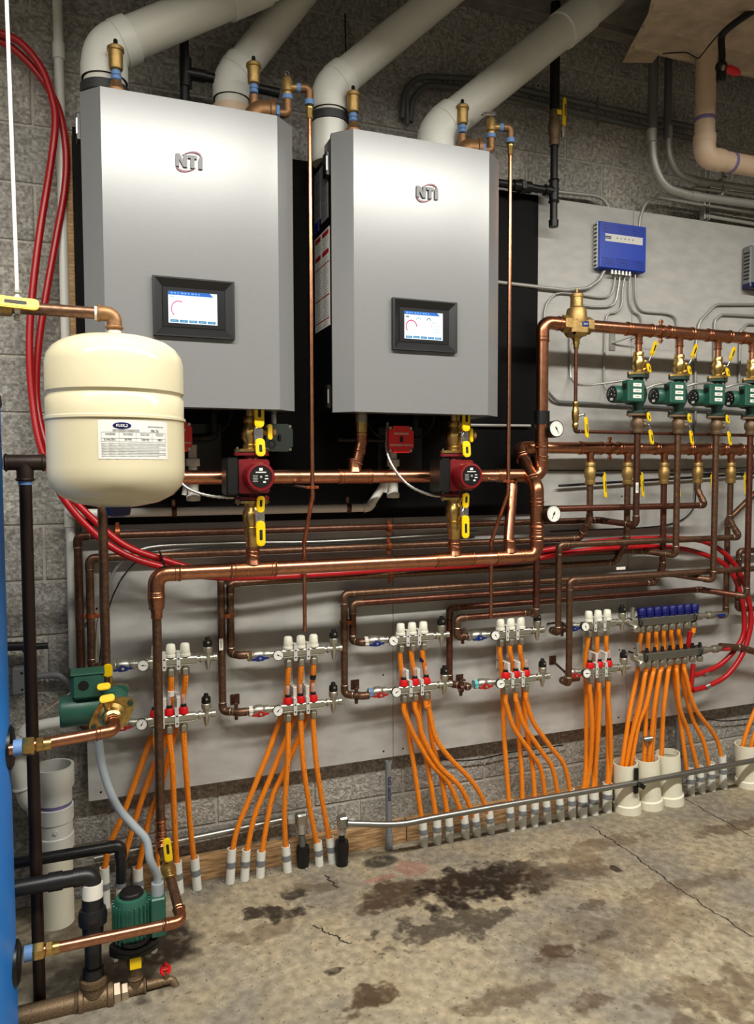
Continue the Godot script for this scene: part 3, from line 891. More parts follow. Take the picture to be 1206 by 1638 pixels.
func vent_end(t: Node3D, e: Vector3) -> void:
	# end of a bar: air vent with a black knob above, drain spout below, plug beyond
	var s := Shape.new()
	s.lathe(e, Vector3.RIGHT, [Vector2(0, 0), Vector2(0.011, 0), Vector2(0.011, 0.012), Vector2(0.016, 0.013), Vector2(0.016, 0.022), Vector2(0.011, 0.023), Vector2(0.011, 0.06), Vector2(0.014, 0.061), Vector2(0.014, 0.075), Vector2(0, 0.078)], 14)
	var c := e + Vector3(0.042, 0, 0)
	s.lathe(c, Vector3.UP, [Vector2(0.012, 0), Vector2(0.012, 0.016), Vector2(0.017, 0.022), Vector2(0.0185, 0.028), Vector2(0.0185, 0.040), Vector2(0.015, 0.044), Vector2(0, 0.044)], 16)
	s.lathe(c, Vector3.DOWN, [Vector2(0.011, 0), Vector2(0.011, 0.024), Vector2(0.008, 0.028), Vector2(0.008, 0.036), Vector2(0.004, 0.046), Vector2(0, 0.046)], 12)
	var v := put(s, "air_vent", "nickel", t)
	var k := Shape.new()
	k.lathe(c + Vector3(0, 0.044, 0), Vector3.UP, [Vector2(0.0165, 0), Vector2(0.018, 0.004), Vector2(0.0165, 0.022), Vector2(0.010, 0.026), Vector2(0.008, 0.036), Vector2(0, 0.037)], 16)
	put(k, "vent_knob", "black", v)
	put(Shape.new().lathe(c + Vector3(0, 0.062, 0.015), Vector3.BACK, [Vector2(0.0045, 0), Vector2(0.0045, 0.004), Vector2(0, 0.004)], 8), "vent_screw", "nickel", v)

# a pair of bars: return bar with white hand caps above, supply bar with red flow meters below
func manifold(label: String, up: Vector3, low: Vector3, vu: float, vl: float, o := {}) -> Node3D:
	var n := 3
	var L := 0.172
	var base := Vector3(up.x, low.y - 0.07, 0.062)
	var t := thing("heating_manifold", label, "manifold", base, "three-way heating manifolds")
	var a := up - base
	var b := low - base
	for k in 2:
		var e: Vector3 = [a, b][k]
		var s := Shape.new()
		s.prism(e, Vector3.BACK, Vector3.UP, rrect(0.030, 0.031, 0.010), Vector3.RIGHT * L)
		s.box(e + Vector3(L / 2, -0.017, 0.004), Vector3(L * 0.96, 0.005, 0.018), 0.001)
		put(s, ["return_bar", "supply_bar"][k], "nickel", t)
		vent_end(t, e + Vector3(L, 0, 0))
		# gauge block, thermometer and shut-off on the left
		var g := Shape.new()
		g.lathe(e, Vector3.LEFT, [Vector2(0.012, 0), Vector2(0.017, 0.001), Vector2(0.017, 0.012), Vector2(0.013, 0.014), Vector2(0.013, 0.052), Vector2(0, 0.052)], 14)
		put(g, "gauge_block", "nickel", t)
		var gd := Vector3(-0.12, 0.18, 1)
		put(Shape.new().cyl(e + Vector3(-0.022, 0, 0), e + Vector3(-0.022, 0.002, 0.034), 0.010, 10), "gauge_stem", "black", t)
		dial(t, e + Vector3(-0.023, 0.004, 0.046), gd, 0.0205, "thermometer", [1.7, 0.5][k] + 0.3 * float(o.get("n", 0)))
		var vv: float = [vu, vl][k]
		wing_valve(t, e + Vector3(-0.05 - vv, 0, 0), vv, ["valve_blue", "valve_red"][k], [0.06, 0.05][k], o.get("end_up", "nickel") if k == 0 else o.get("end_low", "nickel"))
		for q in n:
			var x := 0.027 + 0.0515 * q
			# compression nut and outlet
			var f := Shape.new()
			f.cyl(e + Vector3(x, -0.014, 0), e + Vector3(x, -0.030, 0), 0.010, 12)
			hexa(f, e + Vector3(x, -0.055, 0), Vector3.UP, 0.0165, 0.026)
			put(f, "outlet_nut", "nickel_dull", t)
			if k == 0:
				var w := Shape.new()
				w.lathe(e + Vector3(x, 0.014, 0), Vector3.UP, [Vector2(0.013, 0), Vector2(0.0210, 0.002), Vector2(0.0210, 0.011), Vector2(0.018, 0.013), Vector2(0.0190, 0.015), Vector2(0.0160, 0.046), Vector2(0.012, 0.050), Vector2(0, 0.051)], 18, true)
				put(w, "hand_cap", "cap_white", t)
			else:
				var w := Shape.new()
				w.lathe(e + Vector3(x, 0.014, 0), Vector3.UP, [Vector2(0.0185, 0), Vector2(0.0190, 0.006), Vector2(0.0155, 0.022), Vector2(0.0135, 0.026), Vector2(0, 0.026)], 16, true)
				var fm := put(w, "flow_meter", "red", t)
				put(Shape.new().lathe(e + Vector3(x, 0.038, 0), Vector3.UP, [Vector2(0.0115, 0), Vector2(0.0115, 0.010), Vector2(0.008, 0.012), Vector2(0, 0.012)], 14), "flow_collar", "black", fm)
				put(Shape.new().lathe(e + Vector3(x, 0.048, 0), Vector3.UP, [Vector2(0.0075, 0), Vector2(0.007, 0.034), Vector2(0.004, 0.037), Vector2(0, 0.037)], 12), "sight_glass", "clear", fm)
				put(Shape.new().cyl(e + Vector3(x, 0.05, 0), e + Vector3(x, 0.072, 0), 0.002, 6), "flow_rod", "red", fm)
	# steel brackets: a strap over each bar, joined behind
	for q in 2:
		var x := 0.027 + 0.0515 * (q + 0.5)
		var s := Shape.new()
		for e in [a, b]:
			s.prism(e + Vector3(x, 0.002, 0.0165), Vector3.RIGHT, Vector3.UP, rrect(0.014, 0.066, 0.004), Vector3(0, 0, 0.0025))
			s.box(e + Vector3(x, 0.0345, 0.002), Vector3(0.014, 0.003, 0.034), 0.0008)
		s.box(Vector3(x, (a.y + b.y) / 2 + 0.02, 0.012), Vector3(0.016, a.y - b.y - 0.02, 0.003), 0.0008)
		s.box(Vector3(x, b.y + 0.075, (b.z + 0.012) / 2), Vector3(0.016, 0.003, b.z - 0.012), 0.0008)
		s.box(Vector3(x, b.y + 0.055, b.z + 0.0), Vector3(0.014, 0.04, 0.003), 0.0008)
		var br := put(s, "bracket", "zinc", t)
		var hs := Shape.new()
		for e in [a, b]:
			for y in [-0.018, 0.010]:
				hs.lathe(e + Vector3(x, y, 0.0188), Vector3.BACK, [Vector2(0.0034, 0), Vector2(0.0034, 0.0005), Vector2(0, 0.0005)], 8)
		put(hs, "bracket_holes", "black", br)
	return t

func stub(b: Vector3, top: Vector3, r: float, label: String, m := "pvc_bright", called := "floor_sleeve", group := "white sleeves where the heating tubes enter the floor", band := true) -> Node3D:
	b.y = -0.01
	var t := thing(called, label, "pipe sleeve", b, group)
	var d := (top - b).normalized()
	var h := (top - b).length()
	var s := Shape.new()
	s.lathe(Vector3.ZERO, d, [Vector2(r, 0), Vector2(r, h), Vector2(r - 0.004, h), Vector2(r - 0.004, h - 0.03)], 20)
	if r > 0.04:
		s.lathe(Vector3.ZERO, d, [Vector2(r * 1.12, 0), Vector2(r * 1.12, h * 0.2), Vector2(r, h * 0.22)], 20)
	put(s, "sleeve", m, t)
	if band:
		put(Shape.new().lathe(d * h * 0.5, d, [Vector2(r, 0), Vector2(r + 0.0025, 0.001), Vector2(r + 0.0025, 0.022), Vector2(r, 0.023)], 18), "grey_band", "conduit_plastic", t)
	return t

# orange heating tube with its printed line along the side that faces the room
func pex(label: String, pts: Array, m := "pex", r := 0.0108) -> MeshInstance3D:
	var path := spline(pts, 7)
	var o := single(Shape.new().tube(path, r, 12), "heating_tube", m, pts[0], label, "heating tube", "orange tubes between manifolds and floor" if m == "pex" else "")
	if m == "pex":
		var s := Shape.new()
		var run_ := 0.0
		for k in range(3, path.size() - 2):
			var d := path[k + 1] - path[k]
			run_ += d.length()
			if k % 2 == 0: continue
			var f := Vector3(0.25, 0.1, 1)
			d = d.normalized()
			f = (f - d * f.dot(d)).normalized()
			for q in 2:
				s.box(path[k] + f * (r - 0.0002) + d * 0.012 * q - pts[0], Vector3(0.0016, 0.006, 0.0009), 0.0002, Basis(d.cross(f), d, f))
		if s.v.size(): put(s, "printed_line", "pex_print", o).set_meta("kind", "stuff")
	return o

func air_vent(label: String, at: Vector3, s1: float, neck_m := "dope_blue") -> Node3D:
	var t := thing("air_vent", label, "air vent", at, "brass float vents on top of the boilers")
	var s := Shape.new()
	s.lathe(Vector3(0, 0.05, 0), Vector3.UP, [Vector2(0.010, 0), Vector2(0.020, 0.004), Vector2(0.0215, 0.008), Vector2(0.0225, 0.058), Vector2(0.0265, 0.060), Vector2(0.0265, 0.070), Vector2(0.020, 0.076), Vector2(0.006, 0.079), Vector2(0, 0.079)], 22)
	s.scale(s1)
	put(s, "float_chamber", "brass_cast", t)
	put(Shape.new().lathe(Vector3(0, 0.125, 0), Vector3.UP, [Vector2(0.007, 0), Vector2(0.007, 0.02), Vector2(0.005, 0.023), Vector2(0, 0.023)], 10).scale(s1), "vent_cap", "black", t)
	put(Shape.new().lathe(Vector3(0, 0.02, 0), Vector3.UP, [Vector2(0.012, 0), Vector2(0.0155, 0.003), Vector2(0.0155, 0.012), Vector2(0.012, 0.014), Vector2(0.015, 0.017), Vector2(0.015, 0.028), Vector2(0.011, 0.031)], 14).scale(s1), "neck", neck_m, t)
	return t

# ---------------------------------------------------------------- the room
func lamp(x: float, z: float, y: float, energy: float, label: String) -> void:
	var t := thing("ceiling_lamp", label, "lamp", Vector3(x, y, z), "")
	var s := Shape.new()
	s.prism(Vector3(-0.62, 0, 0), Vector3.BACK, Vector3.UP, PackedVector2Array([Vector2(-0.15, 0), Vector2(-0.08, 0.07), Vector2(0.08, 0.07), Vector2(0.15, 0), Vector2(0.143, 0), Vector2(0.076, 0.063), Vector2(-0.076, 0.063), Vector2(-0.143, 0)]), Vector3.RIGHT * 1.24)
	put(s, "reflector", "white", t)
	for e in [-0.5, 0.5]:
		put(Shape.new().cyl(Vector3(e, 0.06, 0), Vector3(e, 3.62 - y, 0), 0.003, 6), "hanger_rod", "steel", t)
	put(Shape.new().box(Vector3(0, 0.03, 0), Vector3(1.2, 0.012, 0.20), 0.003), "lamp_lens", "lamp_lens", t)
	var l := AreaLight3D.new()
	l.name = "lamp_light"
	l.area_size = Vector2(1.2, 0.20)
	l.light_color = Color(1.0, 0.985, 0.945)
	l.light_energy = energy
	l.area_range = 12.0
	l.shadow_enabled = true
	t.add_child(l)
	l.position = Vector3(0, 0.018, 0)
	l.rotation_degrees = Vector3(-90, 0, 0)

func _ready() -> void:
	# camera
	var cam := Camera3D.new()
	cam.name = "camera"
	add_child(cam)
	cam.transform = Transform3D(Vector3(0.934405, -0.002939, 0.356201), Vector3(0.021838, 0.998558, -0.049045), Vector3(-0.355544, 0.053607, 0.933121), Vector3(0.157706, 1.616778, 3.006198))
	cam.fov = 68.2241
	cam.near = 0.05
	# a closed room: no sky shows, the little background light is black
	var we := WorldEnvironment.new()
	we.name = "world"
	var env := Environment.new()
	env.background_mode = Environment.BG_COLOR
	env.background_color = Color.BLACK
	env.tonemap_mode = Environment.TONE_MAPPER_LINEAR
	env.tonemap_exposure = 1.0
	env.sdfgi_enabled = true
	env.ssao_enabled = true
	env.ssil_enabled = true
	we.environment = env
	add_child(we)
	make_materials()
	# strip lamps hung on rods above the frame, open side down
	var before := ["the blue tank", "the left boiler", "the right boiler", "the zone pumps"]
	for k in 4:
		lamp(-0.9 + 1.35 * k, 2.2, 3.34, 6.4, "white strip lamp under the ceiling, facing %s" % before[k])
	setting()
	boards()
	boilers()
	vents()
	headers()
	zones()
	wall_runs()
	manifolds()
	left_corner()
	floor_line()
	electrics()
	upper_right()

func setting() -> void:
	var s := Shape.new()
	s.box(Vector3(2.0, -0.1, 2.4), Vector3(8.4, 0.2, 5.6), 0.0)
	# the slab's top wears the concrete picture, 4.4 x 2.2 m a repeat
	var f := Shape.new()
	f.p(Vector3(-2.2, 0, -0.4), Vector3.UP, Vector2(-1.4 / 4.4, -0.4 / 2.2)); f.p(Vector3(6.2, 0, -0.4), Vector3.UP, Vector2(7.0 / 4.4, -0.4 / 2.2))
	f.p(Vector3(6.2, 0, 5.2), Vector3.UP, Vector2(7.0 / 4.4, 5.2 / 2.2)); f.p(Vector3(-2.2, 0, 5.2), Vector3.UP, Vector2(-1.4 / 4.4, 5.2 / 2.2))
	f.tri(0, 1, 2); f.tri(0, 2, 3)
	for k in [[Vector3(-2.2, 0, 5.2), Vector3(6.2, 0, 5.2), Vector3.BACK], [Vector3(-2.2, 0, -0.4), Vector3(6.2, 0, -0.4), Vector3.FORWARD]]:
		f.quad(k[0], k[1], k[1] + Vector3.DOWN * 0.2, k[0] + Vector3.DOWN * 0.2, k[2])
	f.quad(Vector3(-2.2, -0.2, -0.4), Vector3(6.2, -0.2, -0.4), Vector3(6.2, -0.2, 5.2), Vector3(-2.2, -0.2, 5.2), Vector3.DOWN)
	struct(f, "floor", "concrete_floor", "stained bare concrete floor with damp patches and a crack", "floor")
	struct(Shape.new().box(Vector3(2.0, 3.74, 2.4), Vector3(8.4, 0.2, 5.6), 0.0), "ceiling", "ceiling_paint", "dim grey ceiling over the boiler wall", "ceiling")
	struct(Shape.new().box(Vector3(-1.75, 1.85, 2.4), Vector3(0.2, 3.7, 5.4), 0.0), "wall_left", "plain_wall", "plain wall beyond the left edge of the view", "wall")
	struct(Shape.new().box(Vector3(5.3, 1.85, 2.4), Vector3(0.2, 3.7, 5.4), 0.0), "wall_right", "plain_wall", "plain wall beyond the right edge of the view", "wall")
	struct(Shape.new().box(Vector3(1.8, 1.85, 4.95), Vector3(7.2, 3.7, 0.2), 0.0), "wall_front", "plain_wall", "plain wall behind the viewer", "wall")
	# block wall: mortar backing with every block proud of it by six millimetres
	var wall := struct(Shape.new().box(Vector3(1.8, 1.8, -0.106), Vector3(7.2, 3.7, 0.2), 0.0), "wall_back", "mortar", "wall of bare grey concrete blocks behind the pipework", "wall")
	var u := 0.2032
	var shared: Array = []
	for k in 4:
		var b := Shape.new().box(Vector3.ZERO, Vector3(2 * u - 0.010, u - 0.010, 0.05), 0.003)
		var a := []
		a.resize(Mesh.ARRAY_MAX)
		a[Mesh.ARRAY_VERTEX] = b.v; a[Mesh.ARRAY_NORMAL] = b.n; a[Mesh.ARRAY_TEX_UV] = b.t; a[Mesh.ARRAY_INDEX] = b.i
		var mesh := ArrayMesh.new()
		mesh.add_surface_from_arrays(Mesh.PRIMITIVE_TRIANGLES, a)
		mesh.surface_set_material(0, M["block%d" % k])
		shared.append(mesh)
	var rng := RandomNumberGenerator.new()
	rng.seed = 9
	for j in 18:
		for i in range(-3, 12):
			var x := (i + 0.5) * 2 * u + (u if j % 2 == 1 else 0.0)
			var y := (j + 0.5) * u
			var v := rng.randi_range(0, 3)
			var dz := rng.randf_range(-0.0012, 0.0008)
			if x > 0.4 and x < 3.6 and y > 0.55 and y < 2.7: continue   # wholly behind the plywood
			var o := MeshInstance3D.new()
			o.mesh = shared[v]
			o.name = "concrete_block"
			wall.add_child(o, true)
			o.position = Vector3(x, y, -0.025 + dz)

func boards() -> void:
	# three sheets of grey-painted plywood on furring strips
	var edges := [0.130, 1.352, 2.572, 3.79]
	for k in 3:
		var x0: float = edges[k]
		var x1: float = edges[k + 1]
		var t := thing("plywood_sheet", ["grey painted plywood sheet behind the left boiler and two left manifolds", "grey painted plywood sheet behind the right boiler, right of the first seam", "grey painted plywood sheet under the blue control box and zone pumps"][k], "board", Vector3((x0 + x1) / 2, 0.395, 0.05))
		put(Shape.new().box(Vector3(0, 1.22, 0.0), Vector3(x1 - x0 - 0.002, 2.44, 0.019), 0.0015), "sheet", "plywood", t)
		for y in [0.06, 0.8, 1.6, 2.38]:
			put(Shape.new().box(Vector3(0, y, -0.0275), Vector3(x1 - x0 - 0.03, 0.09, 0.036), 0.002), "furring_strip", "furring", t)
		var sc := Shape.new()
		for x in [x0 + 0.045 - t.position.x, x1 - 0.045 - t.position.x]:
			for y in [0.03, 0.36, 0.72, 1.1]:
				sc.lathe(Vector3(x, y, 0.0095), Vector3.BACK, [Vector2(0.0045, 0), Vector2(0.004, 0.0006), Vector2(0, 0.0004)], 8)
		put(sc, "screw_heads", "black", t)
	single(Shape.new().box(Vector3(1.0875, 2.1285, 0.0665), Vector3(1.915, 1.411, 0.012), 0.001), "black_backboard", "black_board", Vector3(1.0875, 1.423, 0.0665), "black painted backboard that both boilers hang on", "board")
	single(Shape.new().box(Vector3(0.118, 2.118, 0.03), Vector3(0.02, 1.40, 0.05), 0.002), "edge_strip", "lumber", Vector3(0.118, 1.418, 0.03), "thin bare wood strip along the left edge of the black backboard", "board")
	# framing lumber lying along the foot of the wall
	var n := 0
	for q in [[0.28, 1.42], [1.425, 2.62]]:
		single(Shape.new().box(Vector3((q[0] + q[1]) / 2, 0.048, 0.022), Vector3(q[1] - q[0], 0.096, 0.038), 0.002), "sill_board", "lumber", Vector3((q[0] + q[1]) / 2, 0, 0.022), ["raw wood board along the wall foot behind the left floor sleeves", "raw wood board along the wall foot behind the middle floor sleeves"][n], "board", "")
		n += 1
	var rub := Shape.new()
	var rng := RandomNumberGenerator.new()
	rng.seed = 77
	for k in 260:
		var x := rng.randf_range(0.3, 2.5)
		if x > 1.16 and rng.randf() < 0.6: continue
		var z := 0.055 + absf(rng.randfn(0.0, 0.05))
		var r := rng.randf_range(0.0015, 0.005)
		rub.box(Vector3(x, r * 0.5, z), Vector3(r * 2.2, r * 1.3, r * 1.8), r * 0.3, Basis(Vector3.UP, rng.randf() * 6.0))
	var ro := single(rub, "concrete_crumbs", "rubble", Vector3(0.8, 0, 0.08), "pale crumbs of concrete strewn along the foot of the wall", "rubble")
	ro.set_meta("kind", "stuff")

func boilers() -> void:
	boiler("large silver wall boiler on the left, behind the cream tank", 0.158, 0.841, 0.217, 0.774, 1.829, 0.978, Vector3(0.491, 2.148, 0.46), 0.623 - 0.363, 2.243 - 2.055, Vector3(0.482, 2.615, 0.46), 0)
	var t := boiler("large silver wall boiler on the right, with warning labels on its black side", 0.982, 1.656, 1.044, 1.580, 1.829, 0.978, Vector3(1.313, 2.145, 0.46), 1.443 - 1.188, 2.235 - 2.052, Vector3(1.324, 2.622, 0.46), 1)
	side_labels(t, 0.982, 0.978)
	# air vents and relief valves standing on the tops
	var top := 2.807
	var spots := [Vector3(0.268, 2.859, 0.39), Vector3(1.089, 2.88, 0.33)]
	for k in 2:
		var at := Vector3(spots[k].x, top + [0.014, 0.04][k], [0.39, 0.33][k])
		var c := thing("boiler_cap_fitting", ["bronze bushing under the left float vent of the left boiler", "bronze bushing under the left float vent of the right boiler"][k], "pipe fitting", at)
		put(Shape.new().lathe(Vector3(0, -0.02, 0), Vector3.UP, [Vector2(0.02, -0.03), Vector2(0.024, 0.0), Vector2(0.032, 0.012), Vector2(0.032, 0.032), Vector2(0.024, 0.040), Vector2(0.018, 0.055), Vector2(0.016, 0.062), Vector2(0, 0.062)], 18), "bushing", "bronze", c)
		air_vent(["brass float air vent at the left end of the left boiler's top", "brass float air vent at the left end of the right boiler's top"][k], at + Vector3(0, 0.024, 0), 1.0)
	var s2 := [Vector3(0.726, 2.891, 0.33), Vector3(1.536, 2.891, 0.33)]
	for k in 2:
		var at := Vector3(s2[k].x, top + [0.008, -0.002][k], 0.33)
		var c := thing("boiler_outlet_tee", ["bronze tee and elbow on the right end of the left boiler's top", "bronze tee and elbow on the right end of the right boiler's top"][k], "pipe fitting", at)
		var b := Shape.new()
		b.tube(fillet([Vector3(-0.004, -0.03, 0), Vector3(-0.004, 0.055, 0), Vector3(0.07, 0.055, 0.015)], 0.05), 0.038, 20)
		b.cyl(Vector3(-0.002, 0.05, 0), Vector3(-0.002, 0.108, 0), 0.017, 14)
		b.lathe(Vector3(0.052, 0.055, 0.011), Vector3(1, 0, 0.2), [Vector2(0.038, 0), Vector2(0.043, 0.004), Vector2(0.043, 0.018), Vector2(0, 0.019)], 16)
		put(b, "bronze_tee", "bronze", c)
		var nut := Shape.new()
		hexa(nut, Vector3(0.071, 0.055, 0.015), Vector3(1, 0, 0.2), 0.028, 0.014)
		put(nut, "bushing_nut", "dope_blue", c)
		var e := Shape.new()
		e.tube(fillet([Vector3(0.082, 0.055, 0.017), Vector3(0.112, 0.055, 0.022), Vector3(0.112, 0.10, 0.022)], 0.02), 0.0155, 14)
		put(e, "street_elbow", "bronze", c)
		air_vent(["brass float air vent over the bronze tee of the left boiler", "brass float air vent over the bronze tee of the right boiler"][k], at + Vector3(-0.002, 0.095, 0), 0.98)
		var rv := thing("relief_valve", ["brass relief valve with a drain elbow beside the left boiler's right vent", "brass relief valve with a silver test lever beside the right boiler's right vent"][k], "valve", at + Vector3(0.112, 0.10, 0.022))
		var v := Shape.new()
		v.lathe(Vector3.ZERO, Vector3.UP, [Vector2(0.014, 0), Vector2(0.017, 0.004), Vector2(0.017, 0.025), Vector2(0.014, 0.028), Vector2(0.0185, 0.032), Vector2(0.0185, 0.068), Vector2(0.015, 0.076), Vector2(0.008, 0.084), Vector2(0, 0.084)], 14)
		v.cyl(Vector3(0, 0.045, 0), Vector3(0.04, 0.045, 0.012), 0.012, 12)
		put(v, "valve_body", "brass_cast", rv)
		put(Shape.new().cyl(Vector3(0.032, 0.045, 0.0095), Vector3(0.046, 0.045, 0.0138), 0.0145, 12), "pipe_dope", "dope_blue", rv)
		put(Shape.new().tube(fillet([Vector3(0.046, 0.045, 0.0138), Vector3(0.074, 0.045, 0.02), Vector3(0.074, 0.005, 0.02)], 0.022), 0.0145, 12), "drain_elbow", "bronze", rv)
		put(Shape.new().cyl(Vector3(0, 0.003, 0), Vector3(0, 0.018, 0), 0.0185, 12), "pipe_dope", "dope_blue", rv)
		if k == 0:
			put(Shape.new().bead(Vector3(0, 0.092, 0), Vector3(0.3, 0, 1), 0.009, 0.0018, 12), "test_ring", "chrome", rv)
		else:
			put(Shape.new().box(Vector3(-0.012, 0.094, 0), Vector3(0.062, 0.012, 0.014), 0.003, Basis(Vector3.BACK, 0.16)), "test_lever", "chrome", rv)
		# the half-inch copper drain from the relief valve down past the boiler
		var st := at + Vector3(0.186, 0.105, 0.042)
		var rd := put(Shape.new().cyl(Vector3(0.074, 0.005, 0.02), Vector3(0.074, -0.012, 0.02), 0.017, 12), "pipe_dope", "dope_blue", rv)
		put(Shape.new().lathe(Vector3(0.074, -0.06, 0.02), Vector3.UP, [Vector2(0.009, 0), Vector2(0.0115, 0.004), Vector2(0.0115, 0.03), Vector2(0.014, 0.034), Vector2(0.014, 0.044), Vector2(0.009, 0.05)], 12), "adapter", "brass", rv)
		var lowpts: Array = [[Vector3(0.852, 1.56, 0.372), Vector3(0.852, 1.526, 0.372), Vector3(0.864, 1.347, 0.21), Vector3(0.859, 1.319, 0.21), Vector3(0.853, 1.002, 0.21)], [Vector3(1.654, 1.576, 0.372), Vector3(1.655, 1.532, 0.372), Vector3(1.671, 1.318, 0.21), Vector3(1.668, 1.287, 0.21), Vector3(1.666, 0.994, 0.21)]][k]
		var x: float = st.x
		var pts: Array = [Vector3(x, st.y + 0.03, 0.372), Vector3(x, lowpts[1].y, 0.372), Vector3(x + lowpts[2].x - lowpts[1].x, lowpts[2].y, 0.21), Vector3(x + lowpts[2].x - lowpts[1].x, lowpts[4].y, 0.21)]
		var r := run("relief_drain_pipe", ["thin copper drain pipe running down between the two boilers", "thin copper drain pipe running down right of the right boiler"][k], "pipe", pts, 0.008, "copper", {"fm": "copper_fit", "sides": 12, "solder": false})
		for q in [0.05, 0.11]:
			coupling(r, pts[2] + Vector3(0, -q, 0), Vector3.UP, 0.022, 0.008, "copper_fit")
		# ring hanger on a threaded rod
		var cl := thing("pipe_clamp", ["copper ring clamp on the drain pipe between the boilers", "copper ring clamp on the drain pipe right of the boilers"][k], "pipe clamp", Vector3(x, lowpts[0].y, 0.372))
		var cs := Shape.new()
		cs.lathe(Vector3(0, -0.006, 0), Vector3.UP, [Vector2(0.0085, 0), Vector2(0.0115, 0), Vector2(0.0115, 0.012), Vector2(0.0085, 0.012)], 14)
		cs.box(Vector3(0.016, 0, 0), Vector3(0.016, 0.011, 0.008), 0.002); cs.box(Vector3(-0.016, 0, 0), Vector3(0.016, 0.011, 0.008), 0.002)
		put(cs, "ring", "strap", cl)
		put(Shape.new().cyl(Vector3(-0.018, 0, -0.004), Vector3(-0.055, 0.008, -0.20), 0.004, 8), "standoff_rod", "steel", cl)

func vents() -> void:
	var paths := [[Vector3(0.236, 2.864, 0.29), Vector3(0.236, 3.004, 0.29), Vector3(0.723, 3.305, 0.29)], [Vector3(0.678, 2.943, 0.16), Vector3(0.678, 3.047, 0.16), Vector3(0.91, 3.37, 0.16)], [Vector3(1.023, 2.801, 0.25), Vector3(1.023, 3.032, 0.25), Vector3(1.466, 3.446, 0.25)], [Vector3(1.459, 2.864, 0.25), Vector3(1.459, 2.943, 0.25), Vector3(2.204, 3.587, 0.25)]]
	var names := ["white vent pipe rising from the left end of the left boiler, with a long elbow", "white vent pipe rising behind the left boiler's right float vent", "white vent pipe rising from the left end of the right boiler", "white vent pipe rising from the right end of the right boiler, past the ceiling liner"]
	var rr := [0.066, 0.061, 0.062, 0.070]
	for k in 4:
		var p: Array = paths[k]
		p[0].y = 2.76
		p[2] = p[1] + (p[2] - p[1]) * ((3.66 - p[1].y) / (p[2].y - p[1].y))
		var r := run("vent_pipe", names[k], "vent pipe", p, rr[k], "pvc_aged", {"fit": "glue", "fm": "pvc", "sides": 28, "group": ""})
		var at: Vector3 = p[1] + Vector3(0, [-0.155, -0.135, -0.13, -0.16][k], 0)
		put(Shape.new().lathe(at - r.position, Vector3.UP, [Vector2(rr[k], 0), Vector2(rr[k] + 0.011, 0.002), Vector2(rr[k] + 0.011, 0.032), Vector2(rr[k], 0.034)], 28), "rubber_coupling", "rubber" if k != 1 else "pvc_tan", r)
		if k == 2:
			put(Shape.new().lathe(Vector3(0, 0.0, 0), Vector3.UP, [Vector2(rr[k] + 0.004, 0), Vector2(rr[k] + 0.006, 0.16), Vector2(rr[k], 0.163)], 24), "vent_adapter", "pvc", r)
		if k == 0 or k == 3:
			var d: Vector3 = (p[2] - p[1]).normalized()
			var c: Vector3 = (p[1] + d * (0.47 if k == 0 else 0.76)) - r.position
			put(Shape.new().lathe(c, d, [Vector2(rr[k], 0), Vector2(rr[k] * 1.1, 0.002), Vector2(rr[k] * 1.1, 0.16), Vector2(rr[k], 0.165)], 28), "pipe_coupling", "pvc", r)

